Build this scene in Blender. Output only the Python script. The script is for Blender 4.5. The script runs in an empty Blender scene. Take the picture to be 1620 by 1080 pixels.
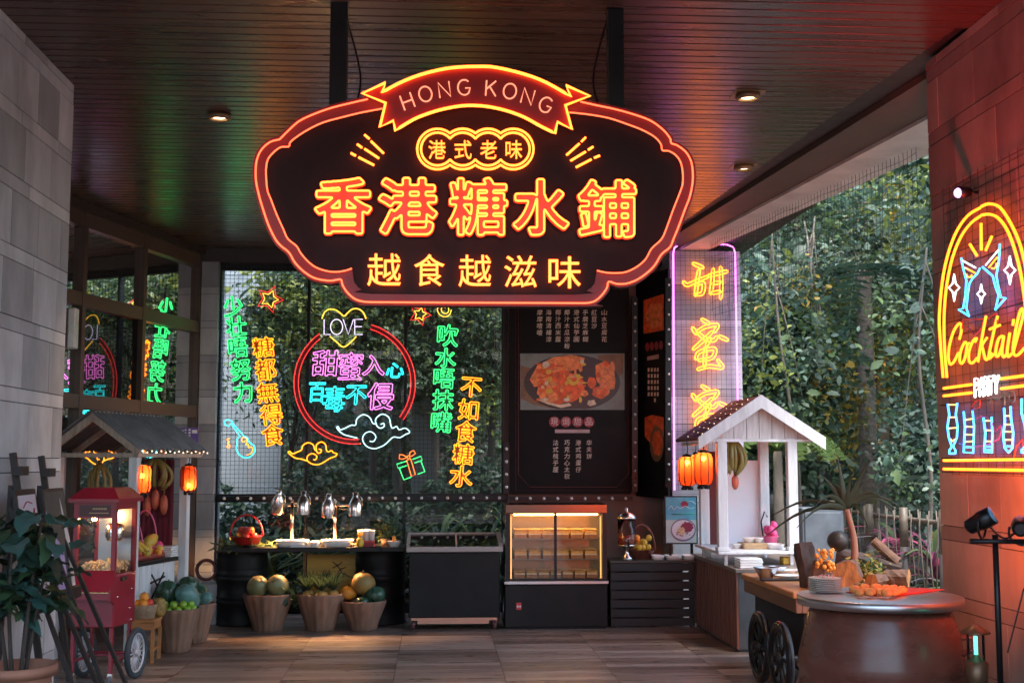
import bpy, bmesh, math, random
import numpy as np
from mathutils import Vector, Matrix, Euler
random.seed(7); np.random.seed(7)
R = math.radians
SC = bpy.context.scene; COL = SC.collection

# ------------------------------------------------------------------ camera, sky, sun, exposure
EYE = 1.85; F = 1940.0; PITCH = math.atan(188 / F); YAW = math.atan(120 / F * math.cos(PITCH))
cam_d = bpy.data.cameras.new('camera'); cam = bpy.data.objects.new('camera', cam_d); COL.objects.link(cam)
cam.location = (0, 0, EYE); cam.rotation_euler = (math.pi / 2 + PITCH, 0, -YAW)
cam_d.sensor_width = 36; cam_d.lens = F / 1620 * 36; cam_d.clip_end = 500; cam_d.clip_start = .1
cam_d.dof.use_dof = True; cam_d.dof.focus_distance = 9.5; cam_d.dof.aperture_fstop = 4.5
SC.camera = cam
w = bpy.data.worlds.new('World'); SC.world = w; w.use_nodes = True
nt = w.node_tree; nt.nodes.clear()
sky = nt.nodes.new('ShaderNodeTexSky'); sky.sky_type = 'NISHITA'; sky.sun_disc = False
sky.sun_elevation = R(66); sky.sun_rotation = R(158); sky.air_density = 1.3; sky.dust_density = 2.0; sky.ozone_density = 1.5
bg = nt.nodes.new('ShaderNodeBackground'); bg.inputs[1].default_value = .14
wo = nt.nodes.new('ShaderNodeOutputWorld'); nt.links.new(sky.outputs[0], bg.inputs[0]); nt.links.new(bg.outputs[0], wo.inputs[0])
sl = bpy.data.lights.new('sun', 'SUN'); sl.energy = 1.5; sl.angle = R(25); sl.color = (1, .95, .88)
so = bpy.data.objects.new('sun', sl); COL.objects.link(so)
so.rotation_euler = Euler((R(24), 0, R(22)))          # from behind the camera, to the right
SC.view_settings.view_transform = 'Standard'; SC.view_settings.look = 'None'; SC.view_settings.gamma = 1
SC.view_settings.exposure = 2.45
SC.cycles.max_bounces = 8; SC.cycles.transparent_max_bounces = 24; SC.cycles.sample_clamp_indirect = 6
SC.cycles.use_denoising = True

# ------------------------------------------------------------------ picture rays -> places
_f = Vector((math.sin(YAW) * math.cos(PITCH), math.cos(YAW) * math.cos(PITCH), math.sin(PITCH)))
_r = Vector((math.cos(YAW), -math.sin(YAW), 0)); _u = _r.cross(_f); CAM = Vector((0, 0, EYE))
def ray(px, py): return _f + _r * ((px - 810) / F) + _u * ((540 - py) / F)
def at(px, py, Y): d = ray(px, py); return CAM + d * (Y / d.y)
def atz(px, py, z=0.0): d = ray(px, py); return CAM + d * ((z - EYE) / d.z)
def onp(px, py, p0, n):
    d = ray(px, py); return CAM + d * ((p0 - CAM).dot(n) / d.dot(n))

# ------------------------------------------------------------------ objects
WM = {}
def tag(o, label=None, cat=None, group=None, kind=None):
    if label: o['label'] = label
    if cat: o['category'] = cat
    if group: o['group'] = group
    if kind: o['kind'] = kind
    return o
def empty(name, loc, label, cat, group=None, rz=0):
    o = bpy.data.objects.new(name, None); COL.objects.link(o); o.empty_display_size = .1
    o.location = loc; o.rotation_euler = (0, 0, rz)
    WM[o] = Matrix.Translation(Vector(loc)) @ Matrix.Rotation(rz, 4, 'Z')
    return tag(o, label, cat, group)
def kids(o): return [c for c in o.children]
def copy_tree(o, parent=None, M=None):
    c = o.copy(); COL.objects.link(c); c.parent = parent; WM[c] = WM.get(o, Matrix())
    for ch in list(o.children): copy_tree(ch, c)
    return c
def clone(o, loc, rz=0, label=None, group=None, scale=None):
    c = copy_tree(o); c.location = loc; c.rotation_euler = (0, 0, rz)
    WM[c] = Matrix.Translation(Vector(loc)) @ Matrix.Rotation(rz, 4, 'Z')
    if scale: c.scale = (scale,) * 3
    if label: c['label'] = label
    if group: c['group'] = group
    return c

class MB:
    """collects shapes (world coordinates through self.M) and links them as ONE mesh object"""
    def __init__(s, M=None): s.v = []; s.f = []; s.mi = []; s.sm = []; s.M = M or Matrix()
    def add(s, vs, fs, mi=0, sm=False):
        b = len(s.v); s.v += [s.M @ Vector(v) for v in vs]
        for f in fs: s.f.append([i + b for i in f]); s.mi.append(mi); s.sm.append(sm)
        return s
    def box(s, a, b, mi=0, rot=None, bev=0):
        x0, y0, z0 = a; x1, y1, z1 = b
        if x0 > x1: x0, x1 = x1, x0
        if y0 > y1: y0, y1 = y1, y0
        if z0 > z1: z0, z1 = z1, z0
        if bev:
            e = min(bev, (x1 - x0) / 2.1, (y1 - y0) / 2.1, (z1 - z0) / 2.1); vs = []
            for sx in (0, 1):
                for sy in (0, 1):
                    for sz in (0, 1):
                        X, Y, Z = (x0, x1)[sx], (y0, y1)[sy], (z0, z1)[sz]
                        ex, ey, ez = (e, -e)[sx], (e, -e)[sy], (e, -e)[sz]
                        vs += [(X, Y + ey, Z + ez), (X + ex, Y, Z + ez), (X + ex, Y + ey, Z)]
            I = lambda x, y, z, k: (x * 4 + y * 2 + z) * 3 + k
            fs = []
            for x in (0, 1): fs.append([I(x, 0, 0, 0), I(x, 1, 0, 0), I(x, 1, 1, 0), I(x, 0, 1, 0)])
            for y in (0, 1): fs.append([I(0, y, 0, 1), I(1, y, 0, 1), I(1, y, 1, 1), I(0, y, 1, 1)])
            for z in (0, 1): fs.append([I(0, 0, z, 2), I(1, 0, z, 2), I(1, 1, z, 2), I(0, 1, z, 2)])
            for x in (0, 1):
                for y in (0, 1): fs.append([I(x, y, 0, 0), I(x, y, 1, 0), I(x, y, 1, 1), I(x, y, 0, 1)])
            for x in (0, 1):
                for z in (0, 1): fs.append([I(x, 0, z, 0), I(x, 1, z, 0), I(x, 1, z, 2), I(x, 0, z, 2)])
            for y in (0, 1):
                for z in (0, 1): fs.append([I(0, y, z, 1), I(1, y, z, 1), I(1, y, z, 2), I(0, y, z, 2)])
            for x in (0, 1):
                for y in (0, 1):
                    for z in (0, 1): fs.append([I(x, y, z, 0), I(x, y, z, 1), I(x, y, z, 2)])
        else:
            vs = [(x0, y0, z0), (x1, y0, z0), (x1, y1, z0), (x0, y1, z0), (x0, y0, z1), (x1, y0, z1), (x1, y1, z1), (x0, y1, z1)]
            fs = [(0, 3, 2, 1), (4, 5, 6, 7), (0, 1, 5, 4), (1, 2, 6, 5), (2, 3, 7, 6), (3, 0, 4, 7)]
        if rot is not None:
            c = Vector(((x0 + x1) / 2, (y0 + y1) / 2, (z0 + z1) / 2)); vs = [c + rot @ (Vector(v) - c) for v in vs]
        return s.add(vs, fs, mi)
    def bar(s, p, q, w, h=None, mi=0, up=(0, 0, 1)):
        """square bar from p to q"""
        p, q = Vector(p), Vector(q); h = h or w; d = (q - p).normalized(); u = Vector(up)
        if abs(d.dot(u)) > .98: u = Vector((0, 1, 0))
        a = d.cross(u).normalized(); b = a.cross(d); a, b = a * w / 2, b * h / 2
        return s.add([p - a - b, p + a - b, p + a + b, p - a + b, q - a - b, q + a - b, q + a + b, q - a + b],
                     [(3, 2, 1, 0), (4, 5, 6, 7), (0, 1, 5, 4), (1, 2, 6, 5), (2, 3, 7, 6), (3, 0, 4, 7)], mi)
    def lathe(s, prof, c=(0, 0, 0), n=24, mi=0, axis=None, sm=True, wob=None, caps=True):
        """prof: (radius, height) pairs; axis: direction (default +Z)"""
        c = Vector(c); Q = Vector((0, 0, 1)).rotation_difference(Vector(axis)).to_matrix() if axis is not None else Matrix.Identity(3)
        vs = []
        for k, (r, z) in enumerate(prof):
            for i in range(n):
                a = 2 * math.pi * i / n; rr = r * (wob(a, k) if wob else 1)
                vs.append(c + Q @ Vector((rr * math.cos(a), rr * math.sin(a), z)))
        fs = [(k * n + i, k * n + (i + 1) % n, (k + 1) * n + (i + 1) % n, (k + 1) * n + i) for k in range(len(prof) - 1) for i in range(n)]
        s.add(vs, fs, mi, sm)
        if caps:
            b = len(s.v) - len(vs)
            for k, rev in ((0, True), (len(prof) - 1, False)):
                if prof[k][0] > 1e-5:
                    f = [b + k * n + i for i in range(n)]; s.f.append(f[::-1] if rev else f); s.mi.append(mi); s.sm.append(False)
        return s
    def cyl(s, p, q, r, r2=None, n=12, mi=0, sm=True):
        p, q = Vector(p), Vector(q); d = q - p
        return s.lathe([(r, 0), (r if r2 is None else r2, d.length)], p, n, mi, d.normalized(), sm)
    def ball(s, c, r, sc=(1, 1, 1), n=14, m=9, mi=0, rot=None, wob=None):
        c = Vector(c); vs = []; Q = rot or Matrix.Identity(3)
        for k in range(m + 1):
            t = math.pi * k / m
            for i in range(n):
                a = 2 * math.pi * i / n; rr = r * (wob(a, t) if wob else 1)
                vs.append(c + Q @ Vector((rr * math.sin(t) * math.cos(a) * sc[0], rr * math.sin(t) * math.sin(a) * sc[1], rr * math.cos(t) * sc[2])))
        fs = [(k * n + i, (k + 1) * n + i, (k + 1) * n + (i + 1) % n, k * n + (i + 1) % n) for k in range(m) for i in range(n)]
        return s.add(vs, fs, mi, True)
    def tube(s, pts, r, n=6, closed=False, mi=0, caps=True, r_end=None):
        pts = [Vector(p) for p in pts]; N = len(pts)
        if N < 2: return s
        vs = []; prev = None
        for i in range(N):
            a = pts[(i - 1) % N] if (closed or i) else pts[i]; b = pts[(i + 1) % N] if (closed or i < N - 1) else pts[i]
            d = (b - a)
            d = d.normalized() if d.length > 1e-9 else Vector((0, 0, 1))
            if prev is None:
                u = d.orthogonal().normalized()
            else:
                u = prev - d * prev.dot(d); u = u.normalized() if u.length > 1e-6 else d.orthogonal().normalized()
            prev = u; v = d.cross(u)
            rr = r if r_end is None else r + (r_end - r) * i / (N - 1)
            for k in range(n):
                t = 2 * math.pi * k / n; vs.append(pts[i] + u * (rr * math.cos(t)) + v * (rr * math.sin(t)))
        fs = []
        for i in range(N if closed else N - 1):
            j = (i + 1) % N
            for k in range(n): fs.append((i * n + k, i * n + (k + 1) % n, j * n + (k + 1) % n, j * n + k))
        if not closed and caps: fs += [tuple(range(n))[::-1], tuple((N - 1) * n + k for k in range(n))]
        return s.add(vs, fs, mi, True)
    def prism(s, pts, d, mi=0):
        """pts: planar world polygon, d: thickness vector (front is pts, body goes along d)"""
        d = Vector(d); n = len(pts); P = [Vector(p) for p in pts]
        return s.add(P + [p + d for p in P], [list(range(n)), list(range(2 * n - 1, n - 1, -1))] + [(i, i + n, (i + 1) % n + n, (i + 1) % n) for i in range(n)], mi)
    def sheet(s, pts, mi=0): return s.add(pts, [list(range(len(pts)))], mi)
    def build(s, name, mats, parent=None, label=None, cat=None, group=None, kind=None, base=None, rec=True):
        if not isinstance(mats, (list, tuple)): mats = [mats]
        me = bpy.data.meshes.new(name)
        if parent is not None: inv = WM[parent].inverted(); W = WM[parent]
        elif base is not None: W = Matrix.Translation(Vector(base)); inv = W.inverted()
        else: W = Matrix(); inv = W
        me.from_pydata([inv @ v for v in s.v], [], s.f)
        for m in mats: me.materials.append(m)
        me.polygons.foreach_set('material_index', s.mi); me.polygons.foreach_set('use_smooth', s.sm)
        if rec:
            bm = bmesh.new(); bm.from_mesh(me); bmesh.ops.recalc_face_normals(bm, faces=bm.faces); bm.to_mesh(me); bm.free()
        o = bpy.data.objects.new(name, me); COL.objects.link(o); WM[o] = W
        if parent is not None: o.parent = parent
        elif base is not None: o.location = base
        return tag(o, label, cat, group, kind)

def smooth_path(pts, k=6, closed=False):
    """Catmull-Rom through the points"""
    P = [Vector(p) for p in pts]; N = len(P); out = []
    g = (lambda i: P[i % N]) if closed else (lambda i: P[max(0, min(N - 1, i))])
    for i in range(N if closed else N - 1):
        a, b, c, d = g(i - 1), g(i), g(i + 1), g(i + 2)
        for j in range(k):
            t = j / k
            out.append(.5 * (2 * b + (c - a) * t + (2 * a - 5 * b + 4 * c - d) * t * t + (3 * b - a - 3 * c + d) * t ** 3))
    if not closed: out.append(P[-1])
    return out

# ------------------------------------------------------------------ materials
MATS = {}
def mat(name, col, rough=.6, metal=0, var=.15, scale=6, bump=0, spec=.5, stretch=(1, 1, 1), col2=None, coat=0, coords='Object', detail=6, rvar=.1):
    if name in MATS: return MATS[name]
    m = bpy.data.materials.new(name); m.use_nodes = True; n = m.node_tree.nodes; L = m.node_tree.links
    b = n['Principled BSDF']; b.inputs['Roughness'].default_value = rough; b.inputs['Metallic'].default_value = metal
    b.inputs['Specular IOR Level'].default_value = spec; b.inputs['Coat Weight'].default_value = coat
    tc = n.new('ShaderNodeTexCoord'); mp = n.new('ShaderNodeMapping'); mp.inputs['Scale'].default_value = stretch
    L.new(tc.outputs[coords], mp.inputs[0])
    nz = n.new('ShaderNodeTexNoise'); nz.inputs['Scale'].default_value = scale; nz.inputs['Detail'].default_value = detail; nz.inputs['Roughness'].default_value = .6
    L.new(mp.outputs[0], nz.inputs['Vector'])
    mx = n.new('ShaderNodeMix'); mx.data_type = 'RGBA'
    c = Vector(col); c2 = Vector(col2) if col2 else c * (1 + var)
    c1 = c if col2 else c * (1 - var)
    mx.inputs['A'].default_value = (*c1, 1); mx.inputs['B'].default_value = (*c2, 1)
    rp = n.new('ShaderNodeMapRange'); rp.inputs[1].default_value = .3; rp.inputs[2].default_value = .7
    L.new(nz.outputs[0], rp.inputs[0]); L.new(rp.outputs[0], mx.inputs[0]); L.new(mx.outputs['Result'], b.inputs['Base Color'])
    if rvar:
        rr = n.new('ShaderNodeMapRange'); rr.inputs[1].default_value = .3; rr.inputs[2].default_value = .7
        rr.inputs[3].default_value = max(0, rough - rvar); rr.inputs[4].default_value = min(1, rough + rvar)
        L.new(nz.outputs[0], rr.inputs[0]); L.new(rr.outputs[0], b.inputs['Roughness'])
    if bump:
        bp = n.new('ShaderNodeBump'); bp.inputs['Strength'].default_value = bump; bp.inputs['Distance'].default_value = .01
        L.new(nz.outputs[0], bp.inputs['Height']); L.new(bp.outputs[0], b.inputs['Normal'])
    MATS[name] = m; return m
def glow(name, col, st):
    if name in MATS: return MATS[name]
    m = bpy.data.materials.new(name); m.use_nodes = True; n = m.node_tree.nodes; b = n['Principled BSDF']
    b.inputs['Base Color'].default_value = (.06, .06, .06, 1); b.inputs['Emission Color'].default_value = (*col, 1); b.inputs['Emission Strength'].default_value = st
    b.inputs['Roughness'].default_value = .3
    MATS[name] = m; return m
def glass(name, tint=(1, 1, 1), clear=.9, rough=.03, ior=1.5):
    """thin pane: mirror by Fresnel over see-through"""
    if name in MATS: return MATS[name]
    m = bpy.data.materials.new(name); m.use_nodes = True; n = m.node_tree.nodes; L = m.node_tree.links; n.remove(n['Principled BSDF'])
    t = n.new('ShaderNodeBsdfTransparent'); t.inputs[0].default_value = (*[c * clear for c in tint], 1)
    g = n.new('ShaderNodeBsdfGlossy'); g.inputs['Roughness'].default_value = rough
    fr = n.new('ShaderNodeFresnel'); fr.inputs[0].default_value = ior; mx = n.new('ShaderNodeMixShader')
    L.new(fr.outputs[0], mx.inputs[0]); L.new(t.outputs[0], mx.inputs[1]); L.new(g.outputs[0], mx.inputs[2]); L.new(mx.outputs[0], n['Material Output'].inputs[0])
    MATS[name] = m; return m

def leaf_cloud(name, pos, size, mats, parent=None, mi=None, up=.35, aspect=.45, droop=.3, **kw):
    """many small pointed leaves (6-vertex folded blades) at pos (N,3), size (N,)"""
    N = len(pos); pos = np.asarray(pos, float); size = np.asarray(size, float)
    T = np.array([[0, 0, 0], [.33, -.5 * aspect, .04], [.33, .5 * aspect, .04], [.68, -.42 * aspect, 0], [.68, .42 * aspect, 0], [1, 0, -droop * .5], [.33, 0, 0], [.68, 0, -.04]], float)
    d = np.random.normal(size=(N, 3)); d[:, 2] = d[:, 2] * .6 - droop; d /= np.linalg.norm(d, axis=1)[:, None]
    u = np.random.normal(size=(N, 3)); u[:, 2] += up * 3; b = np.cross(u, d); b /= np.linalg.norm(b, axis=1)[:, None] + 1e-9; c = np.cross(d, b)
    V = pos[:, None, :] + size[:, None, None] * (T[None, :, 0:1] * d[:, None, :] + T[None, :, 1:2] * b[:, None, :] + T[None, :, 2:3] * c[:, None, :])
    F_ = np.array([[0, 1, 6], [0, 6, 2], [1, 3, 7], [1, 7, 6], [6, 7, 4], [6, 4, 2], [3, 5, 7], [7, 5, 4]])
    Fa = (F_[None] + (np.arange(N) * 8)[:, None, None]).reshape(-1, 3)
    if parent is not None: V = V - np.array(WM[parent].translation)[None, None]
    me = bpy.data.meshes.new(name); nv, nf = N * 8, len(Fa)
    me.vertices.add(nv); me.vertices.foreach_set('co', V.reshape(-1)); me.loops.add(nf * 3); me.loops.foreach_set('vertex_index', Fa.reshape(-1).astype(np.int32))
    me.polygons.add(nf); me.polygons.foreach_set('loop_start', np.arange(nf, dtype=np.int32) * 3); me.polygons.foreach_set('loop_total', np.full(nf, 3, np.int32))
    for m in mats: me.materials.append(m)
    if mi is None: mi = np.random.randint(0, len(mats), N)
    me.polygons.foreach_set('material_index', np.repeat(np.asarray(mi, np.int32), 8)); me.update(); me.validate()
    o = bpy.data.objects.new(name, me); COL.objects.link(o); WM[o] = WM[parent] if parent is not None else Matrix()
    if parent is not None: o.parent = parent
    return tag(o, kw.get('label'), kw.get('cat'), kw.get('group'), kw.get('kind'))
def leafmat(name, col, rough=.4, tr=.25):
    if name in MATS: return MATS[name]
    m = mat(name, col, rough + .08, var=.35, scale=1.7, coords='Object', spec=.35); n = m.node_tree.nodes; L = m.node_tree.links
    b = n['Principled BSDF']; t = n.new('ShaderNodeBsdfTranslucent'); t.inputs[0].default_value = (*[c * 1.6 for c in col], 1)
    mx = n.new('ShaderNodeMixShader'); mx.inputs[0].default_value = tr
    L.new(b.outputs[0], mx.inputs[1]); L.new(t.outputs[0], mx.inputs[2]); L.new(mx.outputs[0], n['Material Output'].inputs[0]); return m

# ------------------------------------------------------------------ writing: glyph outlines and filled glyphs
_GL = {}
def glyph_tris(ch):
    c = bpy.data.curves.new('glyph', 'FONT'); c.body = ch; c.size = 1; o = bpy.data.objects.new('glyph', c); COL.objects.link(o)
    me = bpy.data.meshes.new_from_object(o.evaluated_get(bpy.context.evaluated_depsgraph_get()))
    V = np.array([v.co[:2] for v in me.vertices]); T = []
    for p in me.polygons:
        vs = list(p.vertices)
        for k in range(1, len(vs) - 1): T.append((vs[0], vs[k], vs[k + 1]))
    bpy.data.objects.remove(o); bpy.data.curves.remove(c); bpy.data.meshes.remove(me)
    lo, hi = V.min(0), V.max(0)
    return (V - lo) / (hi - lo), T, (hi - lo)
def tris(ch):
    if ch not in _GL: _GL[ch] = glyph_tris(ch)
    return _GL[ch]
_OUT = {}
def outlines(ch, fat=.03, res=110):
    """closed loops (in the unit box of the glyph) around the fattened glyph"""
    key = (ch, fat)
    if key in _OUT: return _OUT[key]
    V, T, wh = tris(ch); pad = 14; G = np.zeros((res + 2 * pad, res + 2 * pad), bool)
    ys, xs = np.mgrid[0:G.shape[0], 0:G.shape[1]]; gx = (xs - pad + .5) / res; gy = (ys - pad + .5) / res
    for a, b, c in T:
        A, B, C = V[a], V[b], V[c]; x0, x1 = min(A[0], B[0], C[0]), max(A[0], B[0], C[0]); y0, y1 = min(A[1], B[1], C[1]), max(A[1], B[1], C[1])
        i0, i1 = int(x0 * res) + pad - 1, int(x1 * res) + pad + 2; j0, j1 = int(y0 * res) + pad - 1, int(y1 * res) + pad + 2
        X, Y = gx[j0:j1, i0:i1], gy[j0:j1, i0:i1]
        e = lambda P, Q: (X - P[0]) * (Q[1] - P[1]) - (Y - P[1]) * (Q[0] - P[0])
        e1, e2, e3 = e(A, B), e(B, C), e(C, A)
        G[j0:j1, i0:i1] |= ((e1 >= 0) & (e2 >= 0) & (e3 >= 0)) | ((e1 <= 0) & (e2 <= 0) & (e3 <= 0))
    r = fat * res; D = G.astype(float)
    if r > 0:
        k = int(r) + 1; O = np.zeros_like(G)
        for dy in range(-k, k + 1):
            for dx in range(-k, k + 1):
                if dx * dx + dy * dy <= r * r: O |= np.roll(np.roll(G, dy, 0), dx, 1)
        D = O.astype(float)
    for _ in range(3):
        for ax in (0, 1): D = (np.roll(D, 1, ax) + 2 * D + np.roll(D, -1, ax)) / 4
    t = .5; H, W_ = D.shape; seg = {}
    for j in range(H - 1):
        row = D[j:j + 2]
        if row.max() < t: continue
        for i in np.nonzero((row.max(0)[:-1] >= t) | (row.max(0)[1:] >= t))[0]:
            a, b, c, d = D[j, i], D[j, i + 1], D[j + 1, i + 1], D[j + 1, i]
            code = (a > t) | (b > t) << 1 | (c > t) << 2 | (d > t) << 3
            if code in (0, 15): continue
            E = {0: ('h', i, j, (t - a) / (b - a) if b != a else .5), 1: ('v', i + 1, j, (t - b) / (c - b) if b != c else .5),
                 2: ('h', i, j + 1, (t - d) / (c - d) if c != d else .5), 3: ('v', i, j, (t - a) / (d - a) if a != d else .5)}
            tb = {1: [(3, 0)], 2: [(0, 1)], 3: [(3, 1)], 4: [(1, 2)], 5: [(3, 2), (1, 0)], 6: [(0, 2)], 7: [(3, 2)], 8: [(2, 3)], 9: [(2, 0)],
                  10: [(0, 3), (2, 1)], 11: [(2, 1)], 12: [(1, 3)], 13: [(1, 0)], 14: [(0, 3)]}[int(code)]
            for p, q in tb:
                P, Q = E[p], E[q]
                pt = lambda e_: (e_[1] + (e_[3] if e_[0] == 'h' else 0), e_[2] + (e_[3] if e_[0] == 'v' else 0))
                seg[P[:3]] = (Q[:3], pt(P))
    loops = []
    while seg:
        k0 = next(iter(seg)); k = k0; pts = []
        while k in seg: nx, p = seg.pop(k); pts.append(p); k = nx
        if len(pts) > 10:
            q = np.array(pts); q = (np.roll(q, 1, 0) + 2 * q + np.roll(q, -1, 0)) / 4
            step = 2; loops.append([((x - pad + .5) / res, (y - pad + .5) / res) for x, y in q[::step]])
    _OUT[key] = loops; return loops
# ================================================================== SETTING
CEIL = 4.45; BACK = 15.3
XL = at(105, 500, 8.5).x; XR = at(1474, 400, 7.67).x; YL = 8.5; YR = 7.67
STONE = [mat('stone_%d' % i, c, .75, var=.3, scale=2.6, bump=.25, coords='Object', stretch=(1, 1, .5), spec=.35) for i, c in enumerate([(.36, .38, .41), (.29, .305, .33), (.41, .425, .445), (.24, .25, .27)])]
STONEL = [mat('stone_lit_%d' % i, c, .72, var=.3, scale=2.6, bump=.3, stretch=(1, 1, .5), spec=.35) for i, c in enumerate([(.5, .53, .57), (.42, .445, .48), (.56, .585, .615), (.36, .38, .41)])]  # same stone for the left wall, daylight put into a lighter colour
STONER = [mat('stone_shaded_%d' % i, c, .75, var=.3, scale=2.6, bump=.3, stretch=(1, 1, .5), spec=.25) for i, c in enumerate([(.2, .165, .15), (.165, .14, .13), (.225, .19, .17), (.15, .125, .115)])]  # same stone for the right wall, weaker daylight put into a darker colour
JOINT = mat('joint', (.05, .05, .052), .9, var=.3)
DBROWN = mat('dark_bronze', (.045, .034, .028), .38, .2, var=.25, scale=9)
DARK = mat('near_black', (.012, .012, .013), .55, var=.2)
BLACKM = mat('black_metal', (.016, .016, .018), .35, .6, var=.2)
WHITEP = mat('white_paint_wood', (.6, .61, .62), .55, var=.26, scale=5, stretch=(2, 2, .35), bump=.25)
CONC = mat('concrete', (.36, .38, .4), .85, var=.2, scale=1.3, bump=.2)
GLASSW = glass('window_glass', (.6, .66, .64), .42, .012, 2.3)
GLASSC = glass('clear_glass', (.96, .98, .98), .95, .02, 1.45)

# ground, floor of stone-look planks
g = MB(); g.sheet([(-60, -40, -.03), (60, -40, -.03), (60, 90, -.03), (-60, 90, -.03)])
g.build('ground', mat('soil', (.05, .042, .03), .95, var=.5, scale=2.5, bump=.6), kind='structure')
def floor_mat():
    m = bpy.data.materials.new('plank_floor'); m.use_nodes = True; n = m.node_tree.nodes; L = m.node_tree.links; b = n['Principled BSDF']
    tc = n.new('ShaderNodeTexCoord'); br = n.new('ShaderNodeTexBrick'); br.offset = .37; br.offset_frequency = 1
    br.inputs['Scale'].default_value = 1; br.inputs['Brick Width'].default_value = .95; br.inputs['Row Height'].default_value = .16
    br.inputs['Mortar Size'].default_value = .004; br.inputs['Mortar Smooth'].default_value = .3; br.inputs['Bias'].default_value = 0
    br.inputs['Color1'].default_value = (0, 0, 0, 1); br.inputs['Color2'].default_value = (1, 1, 1, 1); br.inputs['Mortar'].default_value = (.5, .5, .5, 1)
    L.new(tc.outputs['Object'], br.inputs[0])
    ramp = n.new('ShaderNodeValToRGB'); e = ramp.color_ramp.elements
    e[0].position = 0; e[0].color = (.115, .082, .067, 1); e[1].position = 1; e[1].color = (.36, .285, .245, 1)
    k = e.new(.35); k.color = (.2, .147, .12, 1); k = e.new(.7); k.color = (.26, .205, .175, 1)
    L.new(br.outputs['Color'], ramp.inputs[0])
    mp = n.new('ShaderNodeMapping'); mp.inputs['Scale'].default_value = (.8, 9, 1); L.new(tc.outputs['Object'], mp.inputs[0])
    # every plank its own grain
    ad = n.new('ShaderNodeVectorMath'); ad.operation = 'MULTIPLY_ADD'; L.new(br.outputs['Color'], ad.inputs[0]); ad.inputs[1].default_value = (7, 31, 3); L.new(mp.outputs[0], ad.inputs[2])
    nz = n.new('ShaderNodeTexNoise'); nz.inputs['Scale'].default_value = 2.6; nz.inputs['Detail'].default_value = 9; nz.inputs['Roughness'].default_value = .65; nz.inputs['Distortion'].default_value = .6
    L.new(ad.outputs[0], nz.inputs['Vector'])
    mr = n.new('ShaderNodeMapRange'); mr.inputs[1].default_value = .3; mr.inputs[2].default_value = .7; mr.inputs[3].default_value = .65; mr.inputs[4].default_value = 1.3; L.new(nz.outputs[0], mr.inputs[0])
    mu = n.new('ShaderNodeMix'); mu.data_type = 'RGBA'; mu.blend_type = 'MULTIPLY'; mu.inputs[0].default_value = 1; L.new(ramp.outputs[0], mu.inputs['A']); L.new(mr.outputs[0], mu.inputs['B'])
    mo = n.new('ShaderNodeMix'); mo.data_type = 'RGBA'; L.new(br.outputs['Fac'], mo.inputs[0]); L.new(mu.outputs['Result'], mo.inputs['A']); mo.inputs['B'].default_value = (.03, .027, .025, 1)
    L.new(mo.outputs['Result'], b.inputs['Base Color'])
    rr = n.new('ShaderNodeMapRange'); rr.inputs[1].default_value = .3; rr.inputs[2].default_value = .7; rr.inputs[3].default_value = .22; rr.inputs[4].default_value = .45; L.new(nz.outputs[0], rr.inputs[0]); L.new(rr.outputs[0], b.inputs['Roughness'])
    bp = n.new('ShaderNodeBump'); bp.inputs['Strength'].default_value = .35; bp.inputs['Distance'].default_value = .006
    sb = n.new('ShaderNodeMath'); sb.operation = 'SUBTRACT'; L.new(nz.outputs[0], sb.inputs[0]); L.new(br.outputs['Fac'], sb.inputs[1]); L.new(sb.outputs[0], bp.inputs['Height']); L.new(bp.outputs[0], b.inputs['Normal'])
    return m
f = MB(); f.sheet([(-9, -12, 0), (5.2, -12, 0), (5.2, 15.6, 0), (-9, 15.6, 0)]); f.build('floor', floor_mat(), kind='structure')

def stone_wall(name, face, y0, y1, depth, top, label, seed=1, low=0, ST=None):
    """coursed stone along Y; face: x of the visible face, depth: signed thickness away from it"""
    rn = random.Random(seed); m = MB(); s = 1 if depth > 0 else -1
    m.box((face + s * .012, y0, low), (face + depth - s * .012, y1 - .012, top), 4)
    z = 1.865 - .421 * 5
    rows = []
    while z < top: rows.append((z, z + .333, .5)); rows.append((z + .333, z + .421, .85)); z += .421
    for k, (a, b, ln) in enumerate(rows):
        a, b = max(a, low), min(b, top)
        if b - a < .03: continue
        y = y1 - rn.uniform(.2, 1) * ln
        edges = [y1]
        while y > y0: edges.append(y); y -= ln * rn.uniform(.75, 1.2)
        edges.append(y0)
        for e0, e1 in zip(edges, edges[1:]):
            j = .003; o = rn.uniform(0, .004)
            m.box((face + s * o, e1 + j, a + j), (face + s * .03, e0 - (j if e0 != y1 else 0), b - j), rn.randrange(4))
        for x0 in ((face + s * .035, face + depth * .5), (face + depth * .5 + s * .004, face + depth)):
            m.box((x0[0], y1 - .02, a + j), (x0[1], y1 - rn.uniform(0, .003), b - j), rn.randrange(4))
    return m.build(name, (ST or STONE) + [JOINT], None, label, 'wall', base=(face, y1, low))
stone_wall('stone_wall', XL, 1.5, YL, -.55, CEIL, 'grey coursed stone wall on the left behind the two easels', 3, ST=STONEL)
stone_wall('stone_wall', XR, 1.5, YR, .6, CEIL, 'stone wall on the right carrying the cocktail party neon', 5, ST=STONER)

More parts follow.
